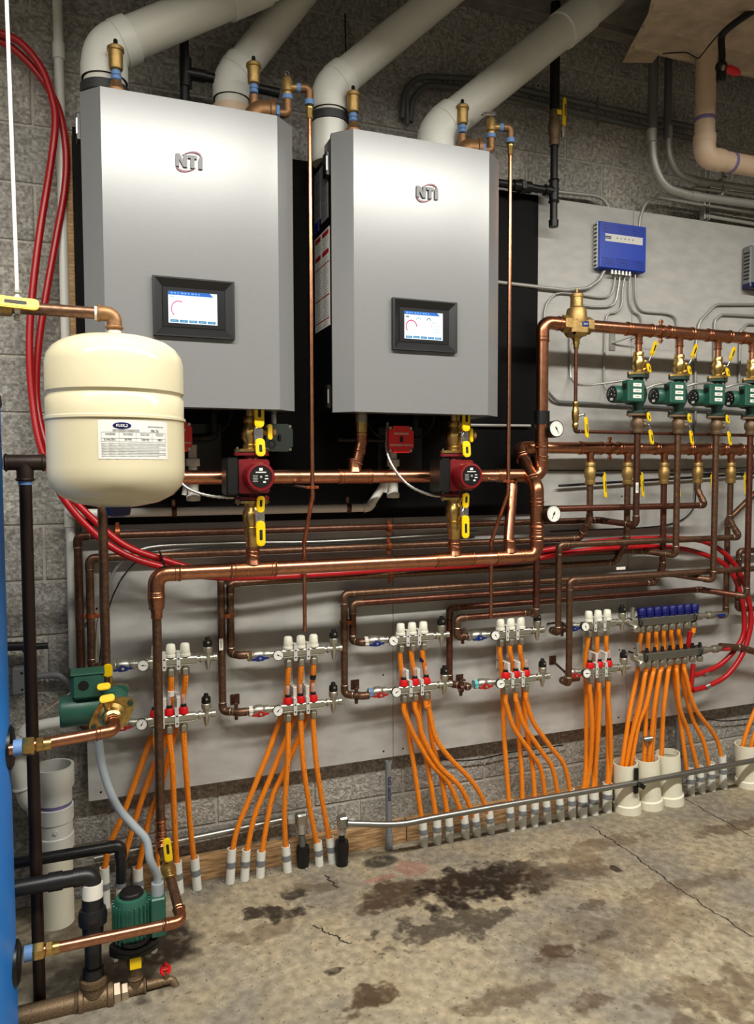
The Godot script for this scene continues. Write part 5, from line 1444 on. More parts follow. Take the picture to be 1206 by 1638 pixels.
func manifolds() -> void:
	var ups: Array = [Vector3(0.35, 0.917, 0.14), Vector3(0.848, 0.91, 0.14), Vector3(1.326, 0.925, 0.14), Vector3(1.798, 0.909, 0.14), Vector3(2.26, 0.911, 0.14)]
	var lows: Array = [Vector3(0.341, 0.7, 0.14), Vector3(0.845, 0.691, 0.14), Vector3(1.335, 0.714, 0.15), Vector3(1.808, 0.705, 0.17), Vector3(2.248, 0.706, 0.17)]
	var vu: Array = [0.085, 0.085, 0.085, 0.085, 0.055]
	var names := ["three-way manifold at the far left, partly behind a copper drop", "three-way manifold second from the left, under the thin drain pipe", "three-way manifold in the middle, with a dark taped tube", "three-way manifold fourth from the left, its red valve smeared with teal sealant", "three-way manifold fifth from the left, next to the steel one"]
	for k in 5:
		ups[k].y = 0.5 * (ups[k].y + [0.914, 0.905, 0.923, 0.907, 0.911][k])
		manifold(names[k], ups[k], lows[k], vu[k], 0.08 if k != 4 else 0.05, {"n": k, "end_low": ["nickel", "tape_white", "dope_blue", "dope_teal", "nickel"][k], "end_up": ["nickel", "brass", "tape_white", "nickel", "nickel"][k]})
	# every tube runs from its outlet to the sleeve where it enters the floor
	var lead := Vector3(0, -0.05, 0)
	var tubes: Array = [
		[0, 0, 0, [Vector3(0.376, 0.69, 0.098), Vector3(0.357, 0.627, 0.095), Vector3(0.263, 0.371, 0.09), Vector3(0.2, 0.227, 0.09), Vector3(0.181, 0.126, 0.09)]], [0, 0, 1, [Vector3(0.426, 0.708, 0.098), Vector3(0.401, 0.591, 0.097), Vector3(0.354, 0.484, 0.095), Vector3(0.295, 0.318, 0.09), Vector3(0.236, 0.12, 0.09)]], [0, 0, 2, [Vector3(0.468, 0.728, 0.1), Vector3(0.443, 0.634, 0.098), Vector3(0.387, 0.426, 0.095), Vector3(0.344, 0.311, 0.092), Vector3(0.3, 0.112, 0.09)]],
		[0, 1, 0, [Vector3(0.383, 0.513, 0.14), Vector3(0.375, 0.339, 0.12), Vector3(0.373, 0.107, 0.09)]], [0, 1, 1, [Vector3(0.428, 0.507, 0.14), Vector3(0.433, 0.305, 0.12), Vector3(0.442, 0.106, 0.09)]], [0, 1, 2, [Vector3(0.478, 0.475, 0.14), Vector3(0.491, 0.271, 0.12), Vector3(0.508, 0.101, 0.09)]],
		[1, 0, 0, [Vector3(0.869, 0.694, 0.097), Vector3(0.809, 0.524, 0.097), Vector3(0.732, 0.345, 0.095), Vector3(0.676, 0.214, 0.092), Vector3(0.653, 0.114, 0.09)]], [1, 0, 1, [Vector3(0.925, 0.705, 0.097), Vector3(0.896, 0.602, 0.097), Vector3(0.808, 0.399, 0.095), Vector3(0.744, 0.25, 0.092), Vector3(0.71, 0.098, 0.09)]], [1, 0, 2, [Vector3(0.977, 0.707, 0.097), Vector3(0.942, 0.583, 0.097), Vector3(0.861, 0.409, 0.095), Vector3(0.812, 0.3, 0.092), Vector3(0.77, 0.081, 0.09)]],
		[1, 1, 0, [Vector3(0.869, 0.48, 0.14), Vector3(0.859, 0.271, 0.12), Vector3(0.87, 0.083, 0.09)]], [1, 1, 1, [Vector3(0.932, 0.459, 0.14), Vector3(0.962, 0.267, 0.12), Vector3(1.003, 0.077, 0.09)]], [1, 1, 2, [Vector3(0.986, 0.451, 0.14), Vector3(1.015, 0.284, 0.12), Vector3(1.057, 0.086, 0.09)]],
		[2, 0, 0, [Vector3(1.385, 0.651, 0.105), Vector3(1.41, 0.485, 0.1), Vector3(1.439, 0.304, 0.1), Vector3(1.471, 0.092, 0.1)]], [2, 0, 1, [Vector3(1.446, 0.658, 0.105), Vector3(1.465, 0.477, 0.1), Vector3(1.498, 0.336, 0.1), Vector3(1.54, 0.089, 0.1)]], [2, 0, 2, [Vector3(1.492, 0.693, 0.105), Vector3(1.513, 0.471, 0.1), Vector3(1.555, 0.314, 0.1), Vector3(1.597, 0.082, 0.1)]],
		[2, 1, 0, [Vector3(1.377, 0.585, 0.15), Vector3(1.419, 0.497, 0.14), Vector3(1.499, 0.369, 0.13), Vector3(1.59, 0.261, 0.12), Vector3(1.671, 0.078, 0.1)]], [2, 1, 1, [Vector3(1.431, 0.579, 0.15), Vector3(1.454, 0.494, 0.145), Vector3(1.532, 0.358, 0.135), Vector3(1.644, 0.239, 0.12), Vector3(1.727, 0.076, 0.1)]], [2, 1, 2, [Vector3(1.478, 0.613, 0.15), Vector3(1.512, 0.486, 0.145), Vector3(1.58, 0.388, 0.14), Vector3(1.678, 0.283, 0.125), Vector3(1.743, 0.193, 0.115), Vector3(1.796, 0.082, 0.1)]],
		[3, 0, 0, [Vector3(1.85, 0.714, 0.115), Vector3(1.864, 0.457, 0.11), Vector3(1.881, 0.255, 0.11), Vector3(1.895, 0.107, 0.11)]], [3, 0, 1, [Vector3(1.91, 0.722, 0.115), Vector3(1.938, 0.448, 0.11), Vector3(1.956, 0.273, 0.11), Vector3(1.963, 0.101, 0.11)]], [3, 0, 2, [Vector3(1.955, 0.732, 0.115), Vector3(1.973, 0.501, 0.11), Vector3(2.015, 0.265, 0.11), Vector3(2.029, 0.097, 0.11)]],
		[3, 1, 0, [Vector3(1.843, 0.59, 0.17), Vector3(1.885, 0.485, 0.16), Vector3(1.988, 0.351, 0.14), Vector3(2.051, 0.256, 0.125), Vector3(2.086, 0.099, 0.11)]], [3, 1, 1, [Vector3(1.894, 0.599, 0.17), Vector3(1.936, 0.492, 0.16), Vector3(2.041, 0.353, 0.14), Vector3(2.111, 0.256, 0.125), Vector3(2.157, 0.096, 0.11)]], [3, 1, 2, [Vector3(1.941, 0.607, 0.17), Vector3(1.984, 0.501, 0.16), Vector3(2.087, 0.369, 0.14), Vector3(2.175, 0.261, 0.125), Vector3(2.222, 0.11, 0.11)]],
		[4, 0, 0, [Vector3(2.29, 0.729, 0.115), Vector3(2.304, 0.46, 0.11), Vector3(2.304, 0.222, 0.11), Vector3(2.285, 0.082, 0.11)]], [4, 0, 1, [Vector3(2.356, 0.723, 0.115), Vector3(2.357, 0.454, 0.11), Vector3(2.353, 0.215, 0.11), Vector3(2.345, 0.087, 0.11)]], [4, 0, 2, [Vector3(2.413, 0.717, 0.115), Vector3(2.424, 0.446, 0.11), Vector3(2.431, 0.234, 0.11), Vector3(2.426, 0.108, 0.11)]],
		[4, 1, 0, [Vector3(2.286, 0.567, 0.165), Vector3(2.306, 0.414, 0.15), Vector3(2.318, 0.224, 0.12), Vector3(2.295, 0.083, 0.11)]], [4, 1, 1, [Vector3(2.335, 0.562, 0.165), Vector3(2.341, 0.409, 0.15), Vector3(2.353, 0.219, 0.12), Vector3(2.359, 0.088, 0.11)]], [4, 1, 2, [Vector3(2.383, 0.556, 0.165), Vector3(2.408, 0.431, 0.15), Vector3(2.438, 0.237, 0.12), Vector3(2.434, 0.107, 0.11)]]]
	var place := ["leftmost manifold", "second manifold", "middle manifold", "fourth manifold", "fifth manifold"]
	for q in tubes:
		var bar: Vector3 = ups[q[0]] if q[1] == 0 else lows[q[0]]
		var p: Array = [bar + Vector3(0.027 + 0.0515 * q[2], -0.045, 0), bar + Vector3(0.027 + 0.0515 * q[2], -0.085, -0.004 if q[1] == 0 else 0.0)]
		p.append_array(q[3])
		pex("orange tube from the %s %s of the %s to the floor" % [["left", "centre", "right"][q[2]], ["white-capped outlet", "red flow meter outlet"][q[1]], place[q[0]]], p)
	# coloured bands wound round three of the return tubes
	for q in [[1, 2, "black", "dark tape band on a tube under the second manifold's upper bar", -0.10], [2, 2, "navy", "navy tape band on a tube under the middle manifold's upper bar", -0.09], [0, 1, "tape_white", "white tape band on a tube under the leftmost manifold's upper bar", -0.115]]:
		var c: Vector3 = ups[q[0]] + Vector3(0.027 + 0.0515 * q[1], q[4], -0.008)
		single(Shape.new().cyl(c, c + Vector3(-0.001, -0.018, -0.002), 0.0122, 14), "tape_band", q[2], c, q[3], "tape")
	# sleeves: foot and rim of each
	var st: Array = [[Vector3(0.182, 0.073, 0.09), Vector3(0.181, 0.152, 0.09)], [Vector3(0.237, 0.067, 0.09), Vector3(0.236, 0.144, 0.09)], [Vector3(0.301, 0.049, 0.09), Vector3(0.3, 0.126, 0.09)], [Vector3(0.374, 0.039, 0.09), Vector3(0.373, 0.122, 0.09)], [Vector3(0.45, 0.008, 0.09), Vector3(0.443, 0.123, 0.09)], [Vector3(0.518, 0.002, 0.09), Vector3(0.509, 0.126, 0.09)],
		[Vector3(0.644, 0.006, 0.09), Vector3(0.653, 0.136, 0.09)], [Vector3(0.701, 0.008, 0.09), Vector3(0.71, 0.121, 0.09)], [Vector3(0.764, 0.011, 0.09), Vector3(0.77, 0.104, 0.09)], [Vector3(0.877, 0.009, 0.09), Vector3(0.87, 0.107, 0.09)], [Vector3(1.011, 0.015, 0.09), Vector3(1.004, 0.101, 0.09)], [Vector3(1.068, 0.015, 0.09), Vector3(1.057, 0.109, 0.09)],
		[Vector3(1.48, 0.01, 0.1), Vector3(1.471, 0.12, 0.1)], [Vector3(1.543, 0.019, 0.1), Vector3(1.54, 0.117, 0.1)], [Vector3(1.603, 0.022, 0.1), Vector3(1.597, 0.11, 0.1)], [Vector3(1.683, 0.022, 0.1), Vector3(1.671, 0.106, 0.1)], [Vector3(1.739, 0.02, 0.1), Vector3(1.726, 0.105, 0.1)], [Vector3(1.809, 0.025, 0.1), Vector3(1.796, 0.11, 0.1)],
		[Vector3(1.906, 0.027, 0.11), Vector3(1.895, 0.136, 0.11)], [Vector3(1.964, 0.029, 0.11), Vector3(1.963, 0.13, 0.11)], [Vector3(2.027, 0.027, 0.11), Vector3(2.029, 0.126, 0.11)], [Vector3(2.1, 0.023, 0.11), Vector3(2.086, 0.128, 0.11)], [Vector3(2.172, 0.026, 0.11), Vector3(2.157, 0.126, 0.11)], [Vector3(2.233, 0.03, 0.11), Vector3(2.222, 0.139, 0.11)],
		[Vector3(2.289, 0.03, 0.11), Vector3(2.288, 0.111, 0.11)], [Vector3(2.353, 0.032, 0.11), Vector3(2.351, 0.116, 0.11)], [Vector3(2.428, 0.035, 0.11), Vector3(2.429, 0.138, 0.11)]]
	var k := 0
	for q in st:
		var set_: String = ["leftmost", "second", "middle", "fourth", "fifth"][mini(k / 6, 4)]
		stub(q[0], q[1], 0.0175 if k < 24 else 0.0225, "white floor sleeve number %s from the left under the %s manifold" % [["one", "two", "three", "four", "five", "six"][k % 6], set_], "pvc_bright", "floor_sleeve", "white sleeves where the heating tubes enter the floor")
		k += 1
	# the stainless eight-way manifold
	var up := Vector3(2.563, 0.906, 0.14)
	var lo := Vector3(2.572, 0.745, 0.17)
	up.y = 0.905; lo.y = 0.743
	var L := 0.352
	var t := thing("steel_manifold", "eight-way stainless manifold with blue caps at the right of the row", "manifold", Vector3(up.x, 0.66, 0.062))
	for b in 2:
		var e: Vector3 = [up, lo][b] - t.position
		var s := Shape.new()
		s.prism(e, Vector3.BACK, Vector3.UP, rrect(0.034, 0.036, 0.004), Vector3.RIGHT * L)
		put(s, ["return_bar", "supply_bar"][b], "stainless", t)
		var v := Shape.new()
		v.box(e + Vector3(-0.028, 0, 0), Vector3(0.045, 0.042, 0.042), 0.008)
		v.cyl(e + Vector3(-0.03, 0.0, 0), e + Vector3(-0.03, 0.05, 0.004), 0.010, 12)
		v.lathe(e + Vector3(-0.026, -0.028, 0.0), Vector3(0, 0, 1), [Vector2(0.018, 0), Vector2(0.018, 0.03), Vector2(0.014, 0.034), Vector2(0, 0.034)], 14)
		v.cyl(e + Vector3(-0.06, 0, 0), e + Vector3(-0.05, 0, 0), 0.015, 12)
		put(v, "end_valve", "nickel", t)
		put(Shape.new().box(e + Vector3(-0.032, 0.056, 0.004), Vector3(0.016, 0.03, 0.018), 0.004), "vent_key", "nickel", t)
		var z := Shape.new()
		z.lathe(e + Vector3(L, 0, 0), Vector3.RIGHT, [Vector2(0.018, 0), Vector2(0.018, 0.03), Vector2(0.013, 0.034), Vector2(0.013, 0.07), Vector2(0.019, 0.074), Vector2(0.019, 0.10), Vector2(0.015, 0.11), Vector2(0.015, 0.19)], 14)
		put(z, "end_nipple", "nickel_dull", t)
		put(Shape.new().box(e + Vector3(L + 0.14, -0.002, 0.022), Vector3(0.045, 0.016, 0.014), 0.004), "valve_handle", ["valve_blue", "valve_red"][b], t)
		for x in [0.008, L - 0.02]:
			put(Shape.new().bead(e + Vector3(x, 0, 0), Vector3.RIGHT, 0.026, 0.003, 16), "bracket_ring", "black", t)
			put(Shape.new().cyl(e + Vector3(x, 0, -0.02), Vector3(e.x + x, e.y, 0), 0.005, 8), "bracket_arm", "black", t)
		for q in 8:
			var x := 0.024 + 0.0455 * q
			var f := Shape.new()
			f.cyl(e + Vector3(x, -0.016, 0), e + Vector3(x, -0.026, 0), 0.011, 12)
			hexa(f, e + Vector3(x, -0.052, 0), Vector3.UP, 0.0165, 0.026)
			put(f, "outlet_nut", "nickel_dull", t)
			if b == 0:
				put(Shape.new().lathe(e + Vector3(x, 0.018, 0), Vector3.UP, [Vector2(0.015, 0), Vector2(0.019, 0.002), Vector2(0.019, 0.009), Vector2(0.017, 0.011), Vector2(0.0205, 0.014), Vector2(0.0205, 0.042), Vector2(0.018, 0.045), Vector2(0, 0.046)], 16, true), "hand_cap", "cap_blue", t)
			else:
				put(Shape.new().lathe(e + Vector3(x, 0.018, 0), Vector3.UP, [Vector2(0.010, 0), Vector2(0.010, 0.010), Vector2(0.0075, 0.012), Vector2(0.0075, 0.022), Vector2(0, 0.023)], 10), "balance_screw", "iron_black", t)
	var ro := func(b: int, q: int) -> Vector3: return ([up, lo][b] as Vector3) + Vector3(0.024 + 0.0455 * q, -0.045, 0)
	var st8: Array = [
		[0, 0, [Vector3(2.596, 0.761, 0.115), Vector3(2.583, 0.642, 0.12), Vector3(2.534, 0.466, 0.13), Vector3(2.484, 0.213, 0.14)], "first upper"], [0, 1, [Vector3(2.648, 0.756, 0.115), Vector3(2.625, 0.608, 0.12), Vector3(2.568, 0.435, 0.13), Vector3(2.51, 0.2, 0.13)], "second upper"], [0, 2, [Vector3(2.7, 0.767, 0.115), Vector3(2.669, 0.634, 0.12), Vector3(2.634, 0.457, 0.13), Vector3(2.624, 0.214, 0.13)], "third upper"], [0, 3, [Vector3(2.746, 0.763, 0.115), Vector3(2.721, 0.628, 0.12), Vector3(2.695, 0.447, 0.12), Vector3(2.669, 0.214, 0.13)], "fourth upper"],
		[0, 4, [Vector3(2.799, 0.758, 0.115), Vector3(2.819, 0.585, 0.11), Vector3(2.858, 0.393, 0.11), Vector3(2.908, 0.106, 0.11)], "fifth upper"], [0, 5, [Vector3(2.849, 0.769, 0.115), Vector3(2.87, 0.58, 0.11), Vector3(2.933, 0.394, 0.11), Vector3(3.008, 0.261, 0.11), Vector3(3.052, 0.12, 0.11)], "sixth upper"],
		[1, 0, [Vector3(2.585, 0.64, 0.17), Vector3(2.563, 0.506, 0.165), Vector3(2.531, 0.355, 0.15), Vector3(2.505, 0.206, 0.145)], "first lower"], [1, 1, [Vector3(2.629, 0.635, 0.17), Vector3(2.599, 0.502, 0.165), Vector3(2.57, 0.411, 0.15), Vector3(2.538, 0.206, 0.14)], "second lower"], [1, 2, [Vector3(2.673, 0.646, 0.17), Vector3(2.651, 0.496, 0.165), Vector3(2.652, 0.37, 0.15), Vector3(2.645, 0.218, 0.14)], "third lower"], [1, 3, [Vector3(2.722, 0.641, 0.17), Vector3(2.707, 0.49, 0.165), Vector3(2.715, 0.392, 0.15), Vector3(2.72, 0.235, 0.14)], "fourth lower"],
		[1, 4, [Vector3(2.778, 0.635, 0.17), Vector3(2.816, 0.47, 0.15), Vector3(2.902, 0.322, 0.12), Vector3(2.98, 0.111, 0.11)], "fifth lower"], [1, 5, [Vector3(2.832, 0.63, 0.17), Vector3(2.909, 0.459, 0.15), Vector3(3.053, 0.309, 0.12), Vector3(3.106, 0.235, 0.11), Vector3(3.133, 0.144, 0.11)], "sixth lower"]]
	for q in st8:
		var p: Array = [ro.call(q[0], q[1]), ro.call(q[0], q[1]) + Vector3(0, -0.03, -0.004)]
		p.append_array(q[2])
		pex("orange tube from the %s outlet of the steel manifold to the floor" % q[3], p)
	var short: Vector3 = ro.call(0, 7)
	single(Shape.new().cyl(short, short + Vector3(-0.006, -0.035, 0), 0.0108, 12), "tube_stub", "pex", short, "short capped orange tube end under the steel manifold's last blue cap", "heating tube")
	single(Shape.new().cyl(short + Vector3(-0.006, -0.034, 0), short + Vector3(-0.008, -0.058, 0), 0.008, 10), "tube_plug", "brass_cast", short + Vector3(-0.006, -0.034, 0), "small brass plug in the capped orange tube end", "plug")
	# two wide white pipe cans at the floor and small sleeves to their right
	var cans: Array = [[Vector3(2.523, 0.035, 0.14), Vector3(2.505, 0.238, 0.14)], [Vector3(2.653, 0.032, 0.14), Vector3(2.633, 0.241, 0.14)], [Vector3(2.781, 0.03, 0.14), Vector3(2.757, 0.248, 0.14)], [Vector3(3.295, 0.03, 0.13), Vector3(3.272, 0.223, 0.13)]]
	for q in 4:
		stub(cans[q][0], cans[q][1], 0.057, "wide white pipe stub in the floor, " + ["left of the three under the steel manifold", "middle of the three under the steel manifold", "right of the three under the steel manifold", "at the right edge of the picture"][q], "pvc_cream", "floor_can", "wide white pipe stubs in the floor", false)
	var sm: Array = [[Vector3(2.938, 0.041, 0.11), Vector3(2.927, 0.132, 0.11)], [Vector3(3.006, 0.037, 0.11), Vector3(2.987, 0.136, 0.11)], [Vector3(3.073, 0.04, 0.11), Vector3(3.059, 0.145, 0.11)], [Vector3(3.148, 0.035, 0.11), Vector3(3.134, 0.17, 0.11)]]
	for q in 4:
		stub(sm[q][0], sm[q][1], 0.018, "white floor sleeve right of the three wide stubs, number %s" % ["one", "two", "three", "four"][q])
	for q in 2:
		pex("orange tube leaning into the wide stub at the right edge, %s" % ["nearer the stub's left rim", "nearer the picture edge"][q], [[Vector3(3.834, 0.926, 0.14), Vector3(3.536, 0.716, 0.14), Vector3(3.404, 0.533, 0.14), Vector3(3.343, 0.442, 0.14), Vector3(3.273, 0.302, 0.135), Vector3(3.243, 0.197, 0.13)], [Vector3(3.905, 0.888, 0.14), Vector3(3.599, 0.678, 0.14), Vector3(3.44, 0.496, 0.14), Vector3(3.387, 0.388, 0.14), Vector3(3.32, 0.264, 0.135), Vector3(3.298, 0.183, 0.13)]][q])
	# steel bend support clipped on two tubes
	var clip := single(Shape.new().cyl(Vector3(2.604, 0.337, 0.15), Vector3(2.64, 0.343, 0.165), 0.013, 12), "tube_clip", "stainless", Vector3(2.622, 0.339, 0.155), "small steel clip holding two orange tubes above the middle wide stub", "clip")

func red_hose(label: String, pts: Array) -> MeshInstance3D:
	return hose("red_hose", label, "hose", pts, 0.0125, "red_pex", "", 12)

# a patch of paper or ink wrapped on an upright cylinder: outline in (arc length, height)
func wrapped(c: Vector3, r: float, turn: float, poly: PackedVector2Array) -> Shape:
	var s := Shape.new()
	var tr := Geometry2D.triangulate_polygon(poly)
	for q in poly:
		var a := turn + q.x / r
		var d := Vector3(sin(a), 0, cos(a))
		s.p(c + d * r + Vector3(0, q.y, 0), d)
	for k in range(0, tr.size(), 3): s.tri(tr[k], tr[k + 1], tr[k + 2])
	return s

func strip(x0: float, x1: float, y0: float, y1: float) -> PackedVector2Array:
	# a rectangle cut into narrow steps so that it can bend round a cylinder
	var o := PackedVector2Array()
	for k in 9: o.append(Vector2(lerpf(x0, x1, k / 8.0), y0))
	for k in 9: o.append(Vector2(lerpf(x1, x0, k / 8.0), y1))
	return o

func sheet(c: Vector3, r: float, turn: float, x0: float, x1: float, y0: float, y1: float, into: Shape = null) -> Shape:
	var s := into if into else Shape.new()
	for k in 8:
		var k0 := s.v.size()
		for q in [[k, y0], [k + 1, y0], [k + 1, y1], [k, y1]]:
			var x := lerpf(x0, x1, q[0] / 8.0)
			var a := turn + x / r
			var d := Vector3(sin(a), 0, cos(a))
			s.p(c + d * r + Vector3(0, q[1], 0), d)
		s.tri(k0, k0 + 1, k0 + 2); s.tri(k0, k0 + 2, k0 + 3)
	return s

func left_corner() -> void:
	# cream expansion tank hanging from its copper pipe
	var at := Vector3(0.226, 1.529, 1.0)
	var R := 0.164
	var t := thing("expansion_tank", "cream expansion tank hanging in front of the left boiler", "tank", at)
	var s := Shape.new()
	var pr: Array = [Vector2(0, 0), Vector2(0.05, 0.002), Vector2(0.10, 0.012), Vector2(0.135, 0.030), Vector2(0.155, 0.052), Vector2(R - 0.001, 0.078), Vector2(R, 0.10), Vector2(R, 0.213), Vector2(R + 0.004, 0.215), Vector2(R + 0.004, 0.221), Vector2(R, 0.223), Vector2(R, 0.266), Vector2(R - 0.003, 0.270), Vector2(R - 0.006, 0.275), Vector2(R - 0.003, 0.280), Vector2(R, 0.283),
		Vector2(R, 0.352), Vector2(R - 0.004, 0.372), Vector2(R - 0.016, 0.391), Vector2(R - 0.036, 0.406), Vector2(R - 0.066, 0.417), Vector2(R - 0.11, 0.424), Vector2(0.02, 0.427), Vector2(0, 0.427)]
	s.lathe(Vector3.ZERO, Vector3.UP, pr, 64)
	put(s, "shell", "tank_cream", t)
	put(Shape.new().lathe(Vector3(0, 0.425, 0), Vector3.UP, [Vector2(0.016, 0), Vector2(0.015, 0.008), Vector2(0.0165, 0.012), Vector2(0.0135, 0.02), Vector2(0, 0.02)], 14), "threaded_neck", "tape_white", t)
	put(Shape.new().lathe(Vector3(0, 0.004, 0), Vector3.DOWN, [Vector2(0.032, 0), Vector2(0.028, 0.024), Vector2(0.010, 0.03), Vector2(0, 0.03)], 18), "valve_cap", "navy", t)
	var turn := 0.02
	var lb := put(sheet(Vector3.ZERO, R + 0.0008, turn, -0.050, 0.118, 0.118, 0.208), "rating_label", "label_paper", t)
	var ov := PackedVector2Array()
	for k in 24: ov.append(Vector2(0.003 + 0.0205 * cos(TAU * k / 24), 0.195 + 0.0075 * sin(TAU * k / 24)))
	put(wrapped(Vector3.ZERO, R + 0.0014, turn, ov), "oval_mark", "navy", lb)
	var a := turn + 0.003 / R
	words(lb, "FLEX 2", Vector3(sin(a), 0, cos(a)) * (R + 0.0016) + Vector3(0, 0.195, 0), 0.0085, "white", Basis(Vector3.UP, a), "oval_lettering", "Droid Sans", 0.0005, true)
	var ink := Shape.new()
	for y in [0.185, 0.182]: sheet(Vector3.ZERO, R + 0.0012, turn, -0.018, 0.042, y, y + 0.0014, ink)
	sheet(Vector3.ZERO, R + 0.0012, turn, 0.062, 0.105, 0.193, 0.195, ink)
	for y in [0.180, 0.166, 0.158]: sheet(Vector3.ZERO, R + 0.0012, turn, -0.043, 0.112, y - 0.0004, y + 0.0003, ink)
	for x in [-0.043, -0.004, 0.034, 0.074, 0.112]: sheet(Vector3.ZERO, R + 0.0012, turn, x - 0.0003, x + 0.0003, 0.158, 0.180, ink)
	for k in 4:
		for y in [0.1765, 0.1735]: sheet(Vector3.ZERO, R + 0.0012, turn, -0.034 + 0.039 * k, -0.012 + 0.039 * k, y, y + 0.0012, ink)
	put(ink, "label_print", "ink_pale", lb)
	var small := Shape.new()
	for k in 9: sheet(Vector3.ZERO, R + 0.0012, turn, -0.043, 0.112 - (0.02 if k % 3 == 2 else 0.0), 0.153 - 0.0036 * k, 0.1542 - 0.0036 * k, small)
	put(small, "small_print", "ink_pale", lb)
	var k := 0
	for q in ["8 GAL/30 L", "40 PSI", "150 PSI", "200 F"]:
		var b := turn + (-0.023 + 0.039 * k) / R
		words(lb, q, Vector3(sin(b), 0, cos(b)) * (R + 0.0014) + Vector3(0, 0.1635, 0), 0.0058, "ink", Basis(Vector3.UP, b), "label_lettering", "Droid Sans", 0.0004)
		k += 1
	for q in [["PN 25", 0.080, 0.184]]:
		var b: float = turn + q[1] / R
		words(lb, q[0], Vector3(sin(b), 0, cos(b)) * (R + 0.0014) + Vector3(0, q[2], 0), 0.008, "ink", Basis(Vector3.UP, b), "label_lettering", "Droid Sans", 0.0004)
	# copper pipe and elbow over it
	var py := 2.008
	var p := run("tank_pipe", "horizontal copper pipe over the cream tank with a bronze elbow at its end", "pipe", [Vector3(-0.55, py, 1.0), Vector3(at.x - 0.038, py, 1.0)], 0.0145, "copper_old", {"sides": 18})
	var e := Shape.new()
	var ex: Vector3 = Vector3(at.x, py, 1.0) - p.position
	e.tube(fillet([ex + Vector3(-0.040, 0, 0), ex, ex + Vector3(0, at.y + 0.440 - py, 0)], 0.026), 0.0185, 18)
	e.bead(ex + Vector3(-0.036, 0, 0), Vector3.RIGHT, 0.0185, 0.004, 18); e.bead(ex + Vector3(0, at.y + 0.446 - py, 0), Vector3.UP, 0.0185, 0.004, 18)
	put(e, "elbow", "bronze", p)
	put(Shape.new().cyl(ex + Vector3(-0.046, 0, 0), ex + Vector3(-0.04, 0, 0), 0.0165, 16), "thread_tape", "tape_white", p)
	var v := thing("lever_valve", "ball valve with a long yellow lever on the pipe left of the cream tank", "valve", Vector3(-0.002, py, 1.0))
	var vb := Shape.new()
	vb.lathe(Vector3(-0.09, 0, 0), Vector3.RIGHT, [Vector2(0.016, 0), Vector2(0.022, 0.004), Vector2(0.022, 0.03), Vector2(0.026, 0.045), Vector2(0.022, 0.06), Vector2(0.022, 0.085), Vector2(0.016, 0.09)], 14)
	vb.cyl(Vector3(-0.045, 0, 0), Vector3(-0.045, 0.01, 0.035), 0.009, 10)
	put(vb, "body", "brass_cast", v)
	lever(v, Vector3(-0.055, 0.008, 0.034), Vector3(1, -0.05, 0), Vector3(0, 0.35, 1), 0.115, 0.028)
	var rod := thing("hanger_rod", "pale threaded rod from the ceiling holding the tank's copper pipe", "rod", Vector3(0.009, py, 1.0))
	var rs := Shape.new()
	rs.cyl(Vector3(0, 0.015, 0), Vector3(-0.012, 3.64 - py, 0), 0.0045, 10)
	put(rs, "rod", "pvc_bright", rod)
	var cl := Shape.new()
	cl.lathe(Vector3(-0.006, 0, 0), Vector3.RIGHT, [Vector2(0.0145, 0), Vector2(0.018, 0), Vector2(0.018, 0.012), Vector2(0.0145, 0.012)], 16)
	hexa(cl, Vector3(0, 0.017, 0), Vector3.UP, 0.010, 0.010); hexa(cl, Vector3(0, 0.034, 0), Vector3.UP, 0.009, 0.008)
	hexa(cl, Vector3(0, -0.03, 0), Vector3.UP, 0.009, 0.012)
	put(cl, "clevis", "galvanised", rod)
	# blue buffer tank at the left edge
	var bt := thing("buffer_tank", "tall blue tank with a black top at the left edge", "tank", Vector3(-0.362, 0, 0.72))
	put(Shape.new().lathe(Vector3.ZERO, Vector3.UP, [Vector2(0.28, 0), Vector2(0.30, 0.02), Vector2(0.30, 1.80), Vector2(0, 1.80)], 64), "jacket", "tank_blue", bt)
	put(Shape.new().lathe(Vector3(0, 1.795, 0), Vector3.UP, [Vector2(0.302, 0), Vector2(0.304, 0.01), Vector2(0.302, 0.03), Vector2(0.288, 0.052), Vector2(0.26, 0.062), Vector2(0, 0.07)], 64), "top_cap", "black", bt)
	for y in [0.856, 0.238]:
		put(Shape.new().lathe(Vector3(0.292, y, 0.0), Vector3.RIGHT, [Vector2(0.062, 0), Vector2(0.060, 0.012), Vector2(0.05, 0.018), Vector2(0, 0.018)], 20), "port_collar", "black", bt)
	# pump on the tank's hot side, flow towards the viewer, motor to the left
	var pc := Vector3(0.208, 0.9, 0.57)
	var pm := thing("tank_circulator", "green circulator pump with brass flange beside the blue tank", "pump", pc)
	var m := Shape.new()
	m.lathe(Vector3(-0.028, -0.004, 0), Vector3.LEFT, [Vector2(0.0, -0.05), Vector2(0.046, -0.045), Vector2(0.048, 0.0), Vector2(0.048, 0.112), Vector2(0.045, 0.118), Vector2(0, 0.119)], 24)
	put(m, "motor", "pump_green", pm)
	var vol := Shape.new()
	vol.lathe(Vector3(0, 0, -0.075), Vector3.BACK, [Vector2(0, 0), Vector2(0.024, 0), Vector2(0.03, 0.03), Vector2(0.052, 0.05), Vector2(0.056, 0.075), Vector2(0.052, 0.10), Vector2(0.03, 0.12), Vector2(0.028, 0.15), Vector2(0, 0.15)], 20)
	oval(vol, Vector3(0, 0, 0.065), Vector3.BACK, Vector3(0.85, 0.5, 0), 0.042, 0.062, 0.010)
	oval(vol, Vector3(0, 0, -0.075), Vector3.BACK, Vector3(0.85, 0.5, 0), 0.042, 0.062, 0.010)
	put(vol, "volute", "pump_green", pm)
	var jb := Shape.new()
